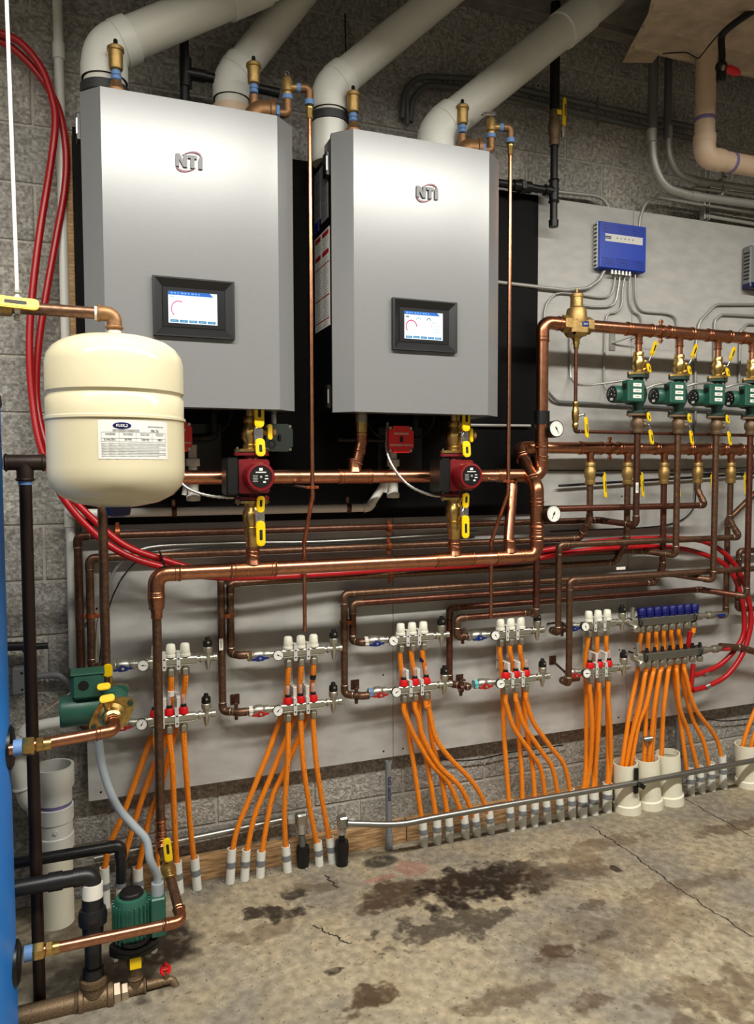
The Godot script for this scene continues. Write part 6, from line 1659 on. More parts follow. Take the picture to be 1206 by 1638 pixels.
	jb.box(Vector3(-0.066, 0.078, 0.012), Vector3(0.092, 0.078, 0.075), 0.008)
	var jbx := put(jb, "terminal_box", "pump_green", pm)
	put(Shape.new().box(Vector3(-0.066, 0.115, 0.012), Vector3(0.097, 0.006, 0.08), 0.002), "box_lid", "pump_green", jbx)
	put(Shape.new().lathe(Vector3(-0.078, 0.082, 0.0497), Vector3.BACK, [Vector2(0.015, 0), Vector2(0.015, 0.001), Vector2(0, 0.001)], 18), "knockout", "black", jbx)
	var fl := thing("pump_flange_valve", "brass flange valve with yellow levers on the green pump beside the blue tank", "valve", pc + Vector3(0.0, -0.004, 0.077))
	var fs := Shape.new()
	oval(fs, Vector3.ZERO, Vector3.BACK, Vector3(0.85, 0.5, 0), 0.052, 0.074, 0.013)
	fs.lathe(Vector3(0, 0, 0.01), Vector3.BACK, [Vector2(0.041, 0), Vector2(0.040, 0.016), Vector2(0.030, 0.022), Vector2(0.029, 0.05), Vector2(0.022, 0.056), Vector2(0, 0.056)], 18)
	hexa(fs, Vector3(0, 0, 0.046), Vector3.BACK, 0.026, 0.018)
	fs.cyl(Vector3(-0.01, 0.01, 0.03), Vector3(-0.02, 0.055, 0.034), 0.009, 10)
	put(fs, "body", "brass", fl)
	for q in [-1, 1]:
		hexa_part(fl, Vector3(0.85, 0.5, 0).normalized() * 0.060 * q + Vector3(0, 0, 0.011), Vector3.BACK, 0.009, 0.009, "pump_green_dark", "bolt")
	lever(fl, Vector3(-0.034, 0.056, 0.036), Vector3(1, 0.12, 0.1), Vector3(0, 0.7, 0.7), 0.042, 0.024, "yellow", false)
	lever(fl, Vector3(-0.04, 0.078, -0.02), Vector3(1, 0.05, 0), Vector3(0, 0.7, 0.7), 0.038, 0.022, "yellow", false)
	var hp := run("tank_supply_pipe", "bright copper pipe from the green pump's brass flange to the blue tank's upper port", "pipe", [pc + Vector3(0, -0.004, 0.12), pc + Vector3(0.004, -0.02, 0.185), Vector3(-0.06, 0.866, 0.77)], 0.0165, "copper", {"fit": "press", "fm": "copper_fit", "sides": 18})
	var un := thing("pipe_union", "brass union with a blue sealant ring at the blue tank's upper port", "pipe fitting", Vector3(-0.045, 0.868, 0.767))
	var uf := Shape.new()
	hexa(uf, Vector3(0.018, 0, 0), Vector3.RIGHT, 0.025, 0.03); hexa(uf, Vector3(0.052, 0, 0), Vector3.RIGHT, 0.021, 0.02)
	uf.lathe(Vector3(0.07, 0, 0), Vector3.RIGHT, [Vector2(0.0155, 0), Vector2(0.018, 0.002), Vector2(0.018, 0.02), Vector2(0.0155, 0.022)], 14)
	put(uf, "union", "brass", un)
	put(Shape.new().cyl(Vector3(-0.004, 0, 0), Vector3(0.018, 0, 0), 0.022, 14), "sealant", "dope_blue", un)
	# vertical copper pipe from above into the pump's far side
	var vx := 0.198
	var vp := run("tank_riser_pipe", "vertical copper pipe dropping from behind the cream tank to the green pump", "pipe", [Vector3(vx, 1.72, 0.36), Vector3(vx, pc.y, 0.36), pc + Vector3(0, 0, -0.12)], 0.0157, "copper_old", {"fm": "copper_old", "sides": 18})
	var bv := thing("pump_flange_valve", "brass flange valve with a yellow lever on the far side of the green pump", "valve", pc + Vector3(0, 0, -0.077))
	var bs := Shape.new()
	oval(bs, Vector3.ZERO, Vector3.FORWARD, Vector3(0.85, 0.5, 0), 0.042, 0.064, 0.012)
	bs.lathe(Vector3(0, 0, -0.01), Vector3.FORWARD, [Vector2(0.03, 0), Vector2(0.026, 0.06), Vector2(0, 0.06)], 16)
	bs.cyl(Vector3(0, 0.01, -0.03), Vector3(0, 0.06, -0.03), 0.009, 10)
	put(bs, "body", "brass", bv)
	lever(bv, Vector3(-0.006, 0.062, -0.03), Vector3(0, 1, 0.1), Vector3(0, 0.1, 1), 0.042, 0.028, "yellow", false)
	# brown iron pipe standing by the blue tank
	var ip := -0.017
	var iy := 1.646
	var ir := thing("iron_riser", "tall brown iron pipe standing between the blue tank and the wall", "pipe", Vector3(ip, 0, 0.55))
	put(Shape.new().cyl(Vector3.ZERO, Vector3(0, iy - 0.03, 0), 0.0178, 18), "pipe", "iron_brown", ir)
	var it := Shape.new()
	it.cyl(Vector3(-0.055, iy, 0), Vector3(0.055, iy, 0), 0.0235, 18)
	it.cyl(Vector3(0, iy, 0), Vector3(0, iy - 0.055, 0), 0.0235, 18)
	for q in [[Vector3(-0.05, iy, 0), Vector3.RIGHT], [Vector3(0.05, iy, 0), Vector3.RIGHT], [Vector3(0, iy - 0.05, 0), Vector3.UP]]: it.bead(q[0], q[1], 0.0235, 0.004, 16)
	put(it, "tee", "iron_brown", ir)
	put(Shape.new().cyl(Vector3(0, iy - 0.066, 0), Vector3(0, iy - 0.054, 0), 0.0195, 14), "sealant", "dope_blue", ir)
	var arms := Shape.new()
	arms.cyl(Vector3(-0.06, iy, 0), Vector3(-0.14, iy, 0), 0.0178, 14); arms.cyl(Vector3(0.05, iy, 0), Vector3(0.32, iy, 0), 0.0178, 14)
	put(arms, "cross_pipe", "iron_brown", ir)
	# main drop continues: coupling, valve and elbow to the blue tank's lower port
	var xd := 0.365
	var y0 := 1.270 - 0.14
	var zl := 0.345
	var lowy := 0.24
	var e2 := Vector3(0.396, 0.249, 0.69)
	e2.y = lowy
	var dp := run("tank_return_pipe", "long copper drop from the lower thick pipe, turning left to the blue tank's foot", "pipe", [Vector3(xd, y0, zl), Vector3(xd, 0.333, zl), e2, Vector3(-0.03, lowy, 0.69)], 0.0157, "copper_old", {"fit": "press", "fm": "copper_fit", "sides": 18})
	coupling(dp, Vector3(xd, 0.382, zl), Vector3.UP, 0.07, 0.0157, "copper_fit", "coupling", true)
	# the last length is bright new copper
	put(Shape.new().cyl(Vector3(0.0, lowy, 0.69) - dp.position, e2 + Vector3(-0.06, 0, 0) - dp.position, 0.0161, 18), "bright_sleeve", "copper", dp)
	var bend := Vector3(xd, 0.333, zl)
	var dv := (e2 - bend).normalized()
	var mid := bend.lerp(e2, 0.36)
	var lv := thing("lever_valve", "brass ball valve with a yellow lever low on the long copper drop", "valve", mid)
	var ls := Shape.new()
	brass_body(ls, -dv * 0.045, dv, 0.024, 0.10)
	ls.cyl(Vector3.ZERO, Vector3(0.0, 0.035, 0.008), 0.009, 10)
	put(ls, "body", "brass", lv)
	var lk := Shape.new()
	hexa(lk, Vector3(0, 0.03, 0.006), Vector3(0, 1, 0.2), 0.011, 0.012)
	put(lk, "stem", "chrome", lv)
	lever(lv, Vector3(0, 0.042, 0.008) + dv * 0.02, Vector3(-0.08, 0.80, 0.1), Vector3(0.1, 0, 1), 0.085, 0.026)
	var un2 := copy_of(un, Vector3(-0.04, lowy, 0.69), "brass union with a blue sealant ring at the blue tank's lower port")
	# bronze tees along the floor at the blue tank's foot
	var fy := 0.012
	var ft := thing("bronze_header", "row of weathered bronze tees along the floor from the blue tank", "pipe fitting", Vector3(0.138, fy, 0.62))
	var fx := func(px: float) -> float: return (px - 150.0) / 545.0
	var b1 := Shape.new()
	b1.cyl(Vector3(-0.25, -0.004, 0), Vector3(-0.03, 0, 0), 0.031, 20)
	b1.bead(Vector3(-0.05, 0, 0), Vector3.RIGHT, 0.031, 0.005, 18)
	put(b1, "large_pipe", "bronze_old", ft)
	var b2 := Shape.new()
	b2.lathe(Vector3(-0.045, 0, 0), Vector3.RIGHT, [Vector2(0.03, 0), Vector2(0.040, 0.002), Vector2(0.040, 0.014), Vector2(0.036, 0.018), Vector2(0.036, 0.082), Vector2(0.041, 0.086), Vector2(0.041, 0.10), Vector2(0.025, 0.102)], 22)
	b2.lathe(Vector3(0.0, 0.02, 0), Vector3.UP, [Vector2(0.034, 0), Vector2(0.034, 0.03), Vector2(0.040, 0.034), Vector2(0.040, 0.052), Vector2(0.026, 0.054)], 20)
	put(b2, "large_tee", "bronze_old", ft)
	var b3 := Shape.new()
	hexa(b3, Vector3(0.056, 0, 0), Vector3.RIGHT, 0.034, 0.022); hexa(b3, Vector3(0.08, 0, 0), Vector3.RIGHT, 0.027, 0.02)
	put(b3, "bushing_nut", "solder", ft)
	var b4 := Shape.new()
	b4.cyl(Vector3(0.095, 0.002, 0), Vector3(0.152, 0.004, 0), 0.0195, 16)
	b4.cyl(Vector3(0.122, 0, 0), Vector3(0.122, 0.045, 0), 0.019, 16)
	b4.bead(Vector3(0.148, 0.004, 0), Vector3.RIGHT, 0.0195, 0.004, 14); b4.bead(Vector3(0.122, 0.04, 0), Vector3.UP, 0.019, 0.004, 14)
	put(b4, "small_tee", "bronze_old", ft)
	var b5 := Shape.new()
	b5.cyl(Vector3(0.155, 0.004, 0), Vector3(0.20, 0.005, 0), 0.014, 14)
	put(b5, "nipple", "bronze_old", ft)
	var hb := thing("drain_cock", "small drain cock with a red handle at the right end of the bronze tees", "valve", Vector3(ft.position.x + 0.20, fy + 0.005, 0.62))
	var h1 := Shape.new()
	h1.tube(fillet([Vector3(-0.005, 0, 0), Vector3(0.032, 0.0, 0.0), Vector3(0.046, -0.03, 0.012)], 0.02), 0.0125, 14)
	h1.cyl(Vector3(0.012, 0, 0), Vector3(0.012, 0.03, 0), 0.010, 12)
	h1.bead(Vector3(0.045, -0.028, 0.012), Vector3(0.4, -0.9, 0.3), 0.0125, 0.003, 12)
	put(h1, "spout", "bronze_old", hb)
	var h2 := Shape.new()
	h2.bead(Vector3(0.012, 0.036, 0), Vector3(0.0, 0.4, 1), 0.013, 0.005, 16)
	h2.box(Vector3(0.012, 0.036, 0), Vector3(0.02, 0.007, 0.006), 0.001)
	h2.cyl(Vector3(0.012, 0.044, 0), Vector3(0.012, 0.062, 0.002), 0.003, 8)
	put(h2, "red_handle", "red", hb)
	# upright pump over the small tee
	var ux := ft.position.x + 0.122
	var uz := 0.597
	var uy := fy + 0.05
	var up := thing("floor_circulator", "upright finned green pump near the floor below the copper pipe", "pump", Vector3(ux, uy, uz))
	var u1 := Shape.new()
	u1.cyl(Vector3(0, -0.02, 0.02), Vector3(0, 0.045, 0.0), 0.0185, 16)
	hexa(u1, Vector3(0, 0.02, 0.006), Vector3.UP, 0.025, 0.022)
	put(u1, "nipple", "bronze_old", up)
	var u2 := Shape.new()
	oval(u2, Vector3(0, 0.062, 0), Vector3.UP, Vector3.RIGHT, 0.05, 0.075, 0.014)
	oval(u2, Vector3(0, 0.078, 0), Vector3.UP, Vector3.RIGHT, 0.05, 0.075, 0.014)
	u2.lathe(Vector3(0, 0.04, 0), Vector3.UP, [Vector2(0.02, 0), Vector2(0.028, 0.022), Vector2(0.05, 0.06), Vector2(0.056, 0.075), Vector2(0, 0.075)], 18)
	put(u2, "flange", "iron_black", up)
	for q in [-1, 1]:
		hexa_part(up, Vector3(q * 0.056, 0.05, 0.012), Vector3.UP, 0.012, 0.012, "galvanised", "bolt")
	put(Shape.new().box(Vector3(0, 0.05, 0.05), Vector3(0.034, 0.036, 0.003), 0.001), "yellow_tag", "yellow", up)
	var u3 := Shape.new()
	u3.lathe(Vector3(-0.006, 0.10, -0.01), Vector3.UP, [Vector2(0, 0), Vector2(0.052, 0), Vector2(0.052, 0.12), Vector2(0.046, 0.134), Vector2(0.036, 0.138), Vector2(0, 0.138)], 24)
	for q in 22:
		var g := TAU * q / 22
		u3.box(Vector3(-0.006, 0.162, -0.01) + Vector3(cos(g), 0, sin(g)) * 0.054, Vector3(0.010, 0.116, 0.004), 0.001, Basis(Vector3.UP, -g))
	put(u3, "finned_motor", "pump_green", up)
	put(Shape.new().lathe(Vector3(-0.006, 0.236, -0.01), Vector3.UP, [Vector2(0.037, 0), Vector2(0.037, 0.008), Vector2(0.032, 0.014), Vector2(0, 0.014)], 20), "motor_cap", "iron_black", up)
	put(Shape.new().box(Vector3(0.072, 0.162, -0.005), Vector3(0.046, 0.125, 0.06), 0.004), "terminal_box", "pump_green", up)
	# black plastic pipework
	run("black_pipe", "thin black plastic pipe running left from over the upright pump", "pipe", [Vector3(-0.10, 0.420, 0.5), Vector3(0.228, 0.420, 0.5), Vector3(0.228, 0.30, 0.5)], 0.0175, "pvc_black", {"fit": "glue", "sides": 18})
	var kx: float = ft.position.x
	var b0 := Vector3(kx + 0.004, 0.386, 0.59)
	var b9 := Vector3(kx, fy + 0.06, 0.62)
	var bp := run("black_pipe", "thick black plastic pipe with a white collar dropping into the large bronze tee", "pipe", [Vector3(-0.12, b0.y, 0.59), b0, b9], 0.0245, "pvc_black", {"fit": "glue", "sides": 20})
	var down := (b9 - b0).normalized()
	var on := func(y: float) -> Vector3: return b0.lerp(b9, (b0.y - y) / (b0.y - b9.y)) - bp.position
	var yk := 0.341
	put(Shape.new().cyl(on.call(yk) - down * 0.020, on.call(yk) + down * 0.022, 0.0305, 20), "white_collar", "tape_white", bp)
	var yu := 0.258
	put(Shape.new().lathe(on.call(yu) + down * 0.05, -down, [Vector2(0.028, 0), Vector2(0.031, 0.006), Vector2(0.031, 0.03), Vector2(0.041, 0.034), Vector2(0.043, 0.06), Vector2(0.038, 0.078), Vector2(0.032, 0.08), Vector2(0.031, 0.11), Vector2(0.025, 0.113)], 24), "union", "pvc_black", bp)
	put(Shape.new().lathe(b9 - bp.position, -down, [Vector2(0.024, 0), Vector2(0.031, 0.002), Vector2(0.031, 0.04), Vector2(0.025, 0.043)], 20), "threaded_end", "pvc_black", bp)
	put(Shape.new().cyl(Vector3(kx - 0.12, b0.y, 0.59) - bp.position, Vector3(kx - 0.08, b0.y, 0.59) - bp.position, 0.0275, 18), "pipe_coupling", "pvc_black", bp)
	# white drain stack with an open hub at the top
	var ds := thing("drain_stack", "white plastic floor drain stack with an open hub left of the plywood", "drain pipe", Vector3(0.018, -0.01, 0.126))
	var d0 := 0.574 + 0.01
	var hp2 := Shape.new()
	hp2.lathe(Vector3(0, d0, 0), Vector3.DOWN, [Vector2(0.060, 0.05), Vector2(0.060, 0), Vector2(0.069, 0), Vector2(0.069, 0.072), Vector2(0.060, 0.086), Vector2(0.060, 0.13)], 26)
	put(hp2, "open_hub", "pvc", ds)
	put(Shape.new().lathe(Vector3(0, d0 - 0.15, 0), Vector3.UP, [Vector2(0.0585, 0), Vector2(0.0585, 0.03)], 26), "primer_stain", "primer", ds)
	var wy := Shape.new()
	wy.lathe(Vector3(0, d0 - 0.30, 0), Vector3.UP, [Vector2(0.058, 0), Vector2(0.064, 0.003), Vector2(0.064, 0.05), Vector2(0.060, 0.054), Vector2(0.060, 0.10), Vector2(0.064, 0.104), Vector2(0.064, 0.155), Vector2(0.057, 0.158)], 26)
	wy.lathe(Vector3(0.005, d0 - 0.22, 0.05), Vector3.BACK, [Vector2(0.008, 0), Vector2(0.008, 0.014), Vector2(0, 0.014)], 10)
	put(wy, "wye", "pvc", ds)
	put(Shape.new().lathe(Vector3.ZERO, Vector3.UP, [Vector2(0.058, 0), Vector2(0.057, d0 - 0.29)], 24), "stack_pipe", "pvc_cream", ds)
	var arm: Array = [Vector3(0.027, 0.374, 0.13), Vector3(-0.068, 0.463, 0.13), Vector3(-0.093, 0.574, 0.13), Vector3(-0.094, 0.691, 0.13)]
	for q in arm.size(): arm[q] -= ds.position
	put(Shape.new().tube(fillet(arm, 0.04), 0.031, 18), "wye_arm", "pvc", ds)
	for q in [arm[0].lerp(arm[1], 0.75), arm[1].lerp(arm[2], 0.45)]:
		put(Shape.new().bead(q, arm[1] - arm[0] if q == arm[0].lerp(arm[1], 0.75) else arm[2] - arm[1], 0.032, 0.006, 18), "arm_hub", "pvc", ds)
	run("white_drain_pipe", "white plastic drain with an elbow behind the bright copper pipe to the blue tank", "pipe", [Vector3(-0.101, 0.685, 0.24), Vector3(-0.053, 0.756, 0.24), Vector3(0.1, 0.768, 0.24), Vector3(0.1, 0.768, -0.01)], 0.019, "pvc", {"fit": "glue", "sides": 16})
	# grey flexible conduit from the upper green pump to the upright pump
	hose("flexible_conduit", "grey flexible conduit curving from the upper green pump down to the upright pump", "conduit", [pc + Vector3(-0.05, -0.03, 0.0), Vector3(0.168, 0.8, 0.56), Vector3(0.18, 0.699, 0.57), Vector3(0.216, 0.589, 0.58), Vector3(0.264, 0.52, 0.59), Vector3(0.301, 0.47, 0.6), Vector3(0.311, 0.411, 0.61), Vector3(ux + 0.073, uy + 0.28, uz - 0.005), Vector3(ux + 0.073, uy + 0.225, uz - 0.005)], 0.0125, "liquidtight", "", 14)
	put(Shape.new().cyl(Vector3(0.073, 0.225, -0.005), Vector3(0.073, 0.262, -0.005), 0.019, 16), "conduit_fitting", "liquidtight", up)
	# electric box, conduit and a small black valve on the wall behind
	var eb := thing("conduit_box", "grey conduit box on the block wall beside the blue tank", "electric box", Vector3(-0.089, 0.87, 0.03))
	put(Shape.new().box(Vector3.ZERO, Vector3(0.05, 0.095, 0.06), 0.004), "box", "conduit_plastic", eb)
	var es := Shape.new()
	for q in [-0.03, 0.03]: es.lathe(Vector3(0.008, q, 0.03), Vector3.BACK, [Vector2(0.005, 0), Vector2(0.004, 0.001), Vector2(0, 0.001)], 8)
	put(es, "cover_screws", "black", eb)
	bent("wall_conduit", "grey conduit curving from the conduit box behind the copper pipes", "conduit", [Vector3(-0.062, 0.879, 0.04), Vector3(0.036, 0.879, 0.04), Vector3(0.078, 0.844, 0.04), Vector3(0.101, 0.764, 0.04)], 0.012, "conduit_plastic", 0.05)
	bent("loose_wire", "thin tan wire slanting across the block wall by the blue tank", "wire", [Vector3(-0.1, 0.713, 0.1), Vector3(-0.031, 0.751, 0.1), Vector3(0.053, 0.803, 0.1), Vector3(0.078, 0.823, 0.1)], 0.002, "pvc_tan", 0.03, "", 6)
	var bk := thing("black_valve", "small black plastic valve against the block wall behind the iron pipe", "valve", Vector3(-0.047, 0.996, 0.06))
	var bq := Shape.new()
	bq.cyl(Vector3(-0.09, 0.005, 0), Vector3(0.0, 0, 0), 0.016, 14); bq.ball(Vector3(-0.01, -0.006, 0), 0.024, 14); bq.cyl(Vector3(0, -0.003, 0), Vector3(0.055, -0.004, 0), 0.012, 14)
	put(bq, "body", "pvc_black", bk)
	# red hoses that come in high at the left, fall behind the tank and run along the pipes
	red_hose("red hose nearer the wall corner, looping from the upper left edge behind the cream tank", [Vector3(-0.112, 3.101, 0.09), Vector3(-0.032, 3.084, 0.09), Vector3(0.036, 3.009, 0.09), Vector3(0.07, 2.906, 0.09), Vector3(0.076, 2.822, 0.09), Vector3(0.056, 2.671, 0.09), Vector3(0.019, 2.451, 0.1), Vector3(-0.012, 2.211, 0.11), Vector3(-0.023, 2.038, 0.12), Vector3(-0.017, 1.866, 0.135), Vector3(0.008, 1.7, 0.165), Vector3(0.071, 1.537, 0.195), Vector3(0.168, 1.41, 0.215), Vector3(0.271, 1.328, 0.222), Vector3(0.398, 1.278, 0.225), Vector3(0.552, 1.236, 0.22), Vector3(0.763, 1.22, 0.205), Vector3(1.016, 1.216, 0.18), Vector3(1.346, 1.216, 0.152), Vector3(1.704, 1.213, 0.132), Vector3(2.019, 1.228, 0.129), Vector3(2.355, 1.257, 0.128), Vector3(2.716, 1.252, 0.128), Vector3(2.942, 1.213, 0.132), Vector3(3.115, 1.132, 0.14), Vector3(3.198, 0.977, 0.147), Vector3(3.216, 0.809, 0.15), Vector3(3.157, 0.719, 0.15), Vector3(3.058, 0.652, 0.15), Vector3(2.932, 0.621, 0.15), Vector3(2.893, 0.622, 0.15)])
	red_hose("red hose nearer the boiler, looping from the upper left edge behind the cream tank", [Vector3(-0.115, 3.092, 0.062), Vector3(-0.054, 3.071, 0.062), Vector3(0.023, 3.001, 0.063), Vector3(0.084, 2.899, 0.064), Vector3(0.108, 2.763, 0.064), Vector3(0.102, 2.622, 0.064), Vector3(0.07, 2.444, 0.066), Vector3(0.033, 2.244, 0.075), Vector3(0.002, 2.045, 0.085), Vector3(-0.005, 1.869, 0.1), Vector3(0.021, 1.72, 0.138), Vector3(0.079, 1.564, 0.168), Vector3(0.18, 1.441, 0.188), Vector3(0.279, 1.354, 0.195), Vector3(0.405, 1.3, 0.198), Vector3(0.556, 1.253, 0.194), Vector3(0.769, 1.238, 0.178), Vector3(1.023, 1.24, 0.158), Vector3(1.352, 1.24, 0.138), Vector3(1.706, 1.242, 0.128), Vector3(2.02, 1.259, 0.128), Vector3(2.355, 1.292, 0.128), Vector3(2.79, 1.291, 0.128), Vector3(3.016, 1.25, 0.136), Vector3(3.172, 1.115, 0.152), Vector3(3.239, 0.906, 0.168), Vector3(3.221, 0.775, 0.17), Vector3(3.17, 0.678, 0.17), Vector3(3.084, 0.597, 0.166), Vector3(2.966, 0.559, 0.165), Vector3(2.881, 0.55, 0.165)])
	# the two short red tails that turn up into the steel manifold
	bent("red_tail", "short upright red tube between the steel manifold's upper bar and lower bar", "hose", [Vector3(2.882, 0.833, 0.14), Vector3(2.879, 0.729, 0.125)], 0.0115, "red_pex", 0.02, "", 12)
	bent("red_tail", "short upright red tube under the steel manifold's lower bar", "hose", [Vector3(2.877, 0.681, 0.17), Vector3(2.869, 0.551, 0.165)], 0.0115, "red_pex", 0.02, "", 12)
	for q in [[Vector3(2.972, 0.62, 0.15), "small steel crimp ring on the upper of the two red hose ends"], [Vector3(2.97, 0.559, 0.165), "small steel crimp ring on the lower of the two red hose ends"]]:
		single(Shape.new().cyl(q[0] + Vector3(-0.012, -0.004, 0), q[0] + Vector3(0.012, 0.004, 0), 0.0145, 14), "crimp_ring", "steel", q[0], q[1], "ring")
	single(Shape.new().box(Vector3(0.396, 1.31, 0.225), Vector3(0.006, 0.055, 0.03), 0.002, Basis(Vector3.BACK, 0.3)), "zip_tie", "black", Vector3(0.396, 1.31, 0.225), "black cable tie round the red hoses left of the lower header's elbow", "cable tie")

func floor_line() -> void:
	# steel conduits along the foot of the wall
	var a := run("floor_conduit", "steel conduit behind the left orange tubes, ending in an elbow over a black boot", "conduit", [Vector3(0.145, 0.168, 0.045), Vector3(0.911, 0.196, 0.045)], 0.0135, "stainless", {"sides": 14})
	var bx := Vector3(0.941, 0.195, 0.06)
	var b := thing("conduit_elbow", "steel pull elbow on a black boot between the second manifold's floor sleeves", "conduit fitting", Vector3(bx.x, 0, 0.075))
	put(Shape.new().box(Vector3(0, bx.y, -0.01), Vector3(0.045, 0.05, 0.04), 0.006), "elbow_body", "steel", b)
	var s := Shape.new()
	hexa(s, Vector3(-0.055, bx.y, -0.02), Vector3.RIGHT, 0.02, 0.03)
	s.cyl(Vector3(0, bx.y - 0.055, 0), Vector3(0, bx.y - 0.02, 0), 0.017, 14)
	put(s, "connector", "galvanised", b)
	put(Shape.new().cyl(Vector3(0.004, 0, 0.0), Vector3(0, bx.y - 0.05, 0), 0.0125, 14), "riser", "conduit_dark", b)
	put(Shape.new().lathe(Vector3(0.004, 0, 0), Vector3.UP, [Vector2(0.024, 0), Vector2(0.028, 0.07), Vector2(0.026, 0.085), Vector2(0.013, 0.086)], 16), "boot", "black", b)
	var cx := Vector3(1.098, 0.185, 0.14)
	var c := thing("conduit_elbow", "steel pull elbow on a black boot at the left end of the long floor rail", "conduit fitting", Vector3(cx.x, 0, 0.12))
	put(Shape.new().box(Vector3(0, cx.y, 0.01), Vector3(0.04, 0.05, 0.045), 0.006), "elbow_body", "steel", c)
	var s2 := Shape.new()
	hexa(s2, Vector3(0.02, cx.y - 0.002, 0.03), Vector3(1, 0, 0.2), 0.02, 0.025)
	s2.cyl(Vector3(0, cx.y - 0.055, 0), Vector3(0, cx.y - 0.02, 0), 0.017, 14)
	put(s2, "connector", "galvanised", c)
	put(Shape.new().lathe(Vector3(0, 0, 0), Vector3.UP, [Vector2(0.025, 0), Vector2(0.030, 0.075), Vector2(0.027, 0.10), Vector2(0.013, 0.101), Vector2(0.013, cx.y - 0.04)], 16), "boot", "black", c)
	var pts: Array = [Vector3(1.112, 0.187, 0.155), Vector3(1.172, 0.181, 0.17), Vector3(1.325, 0.168, 0.2), Vector3(1.49, 0.173, 0.21), Vector3(1.881, 0.172, 0.212), Vector3(2.508, 0.166, 0.213), Vector3(3.334, 0.169, 0.213), Vector3(4.604, 0.164, 0.213)]
	single(Shape.new().tube(spline(pts), 0.0133, 14), "floor_rail", "stainless", pts[0], "long steel conduit running low in front of the floor sleeves to the right edge", "conduit")
	var k := thing("conduit_clamp", "black strut clamp holding the long floor conduit at the wide white stubs", "pipe clamp", Vector3(2.513, 0.162, 0.22))
	put(Shape.new().box(Vector3(0, 0.01, -0.012), Vector3(0.022, 0.12, 0.012), 0.002), "strut", "iron_black", k)
	put(Shape.new().bead(Vector3(0, 0, -0.008), Vector3(1, 0.05, 0), 0.0165, 0.004, 16), "ring", "iron_black", k)
	put(Shape.new().box(Vector3(0.012, -0.006, 0.012), Vector3(0.04, 0.022, 0.012), 0.003, Basis(Vector3.BACK, -0.6)), "ear", "iron_black", k)
	# grey marked conduits that rise out of the floor
	var g0 := Vector3(1.485, -0.083, 0.07)
	var g1 := Vector3(1.313, 0.39, 0.07)
	var gx := 1.325
	var g := thing("capped_conduit", "grey conduit with handwritten lettering standing between the second and middle manifolds", "conduit", Vector3(gx, 0, 0.075))
	var gh := 0.386
	put(Shape.new().lathe(Vector3.ZERO, Vector3(-0.006, 1, 0), [Vector2(0.0135, 0), Vector2(0.0135, gh), Vector2(0.0105, gh), Vector2(0.0105, gh - 0.03)], 16), "pipe", "conduit_plastic", g)
	put(Shape.new().cyl(Vector3.ZERO, Vector3(0, 0.07, 0), 0.0165, 16), "foot_coupling", "conduit_plastic", g)
	put(Shape.new().prism(Vector3(-0.004, gh - 0.01, 0.010), Vector3.RIGHT, Vector3.UP, PackedVector2Array([Vector2(0, 0), Vector2(0.012, 0), Vector2(0.016, 0.022), Vector2(0.009, 0.008)]), Vector3(0, 0, 0.002)), "torn_rim", "conduit_plastic", g)
	words(g, "GAS outlet", Vector3(-0.002, gh - 0.115, 0.0137), 0.021, "navy", Basis(Vector3.BACK, -PI / 2), "handwriting", "Droid Sans", 0.0006, true)
	var g2x := 2.900
	var g2 := thing("capped_conduit", "grey conduit with handwritten marks behind the tubes of the steel manifold", "conduit", Vector3(g2x, 0, 0.06))
	var g2h := 0.373
	put(Shape.new().cyl(Vector3.ZERO, Vector3(0, g2h, 0), 0.019, 16), "pipe", "conduit_plastic", g2)
	words(g2, "#3 CW", Vector3(0, g2h - 0.16, 0.0195), 0.024, "ink", Basis(Vector3.BACK, -PI / 2), "handwriting", "Droid Sans", 0.0006, true)
	hose("loose_cable", "black cable sagging along the wall under the plywood, right of the middle manifold", "cable", [Vector3(1.576, 0.349, 0.03), Vector3(1.669, 0.322, 0.03), Vector3(1.795, 0.313, 0.03), Vector3(1.925, 0.321, 0.03), Vector3(2.025, 0.322, 0.03), Vector3(2.23, 0.318, 0.03)], 0.003, "black", "", 6)
	hose("loose_cable", "black cable sagging along the wall under the plywood near the right edge", "cable", [Vector3(3.063, 0.354, 0.03), Vector3(3.188, 0.319, 0.03), Vector3(3.316, 0.307, 0.03), Vector3(3.468, 0.305, 0.03)], 0.003, "black", "", 6)

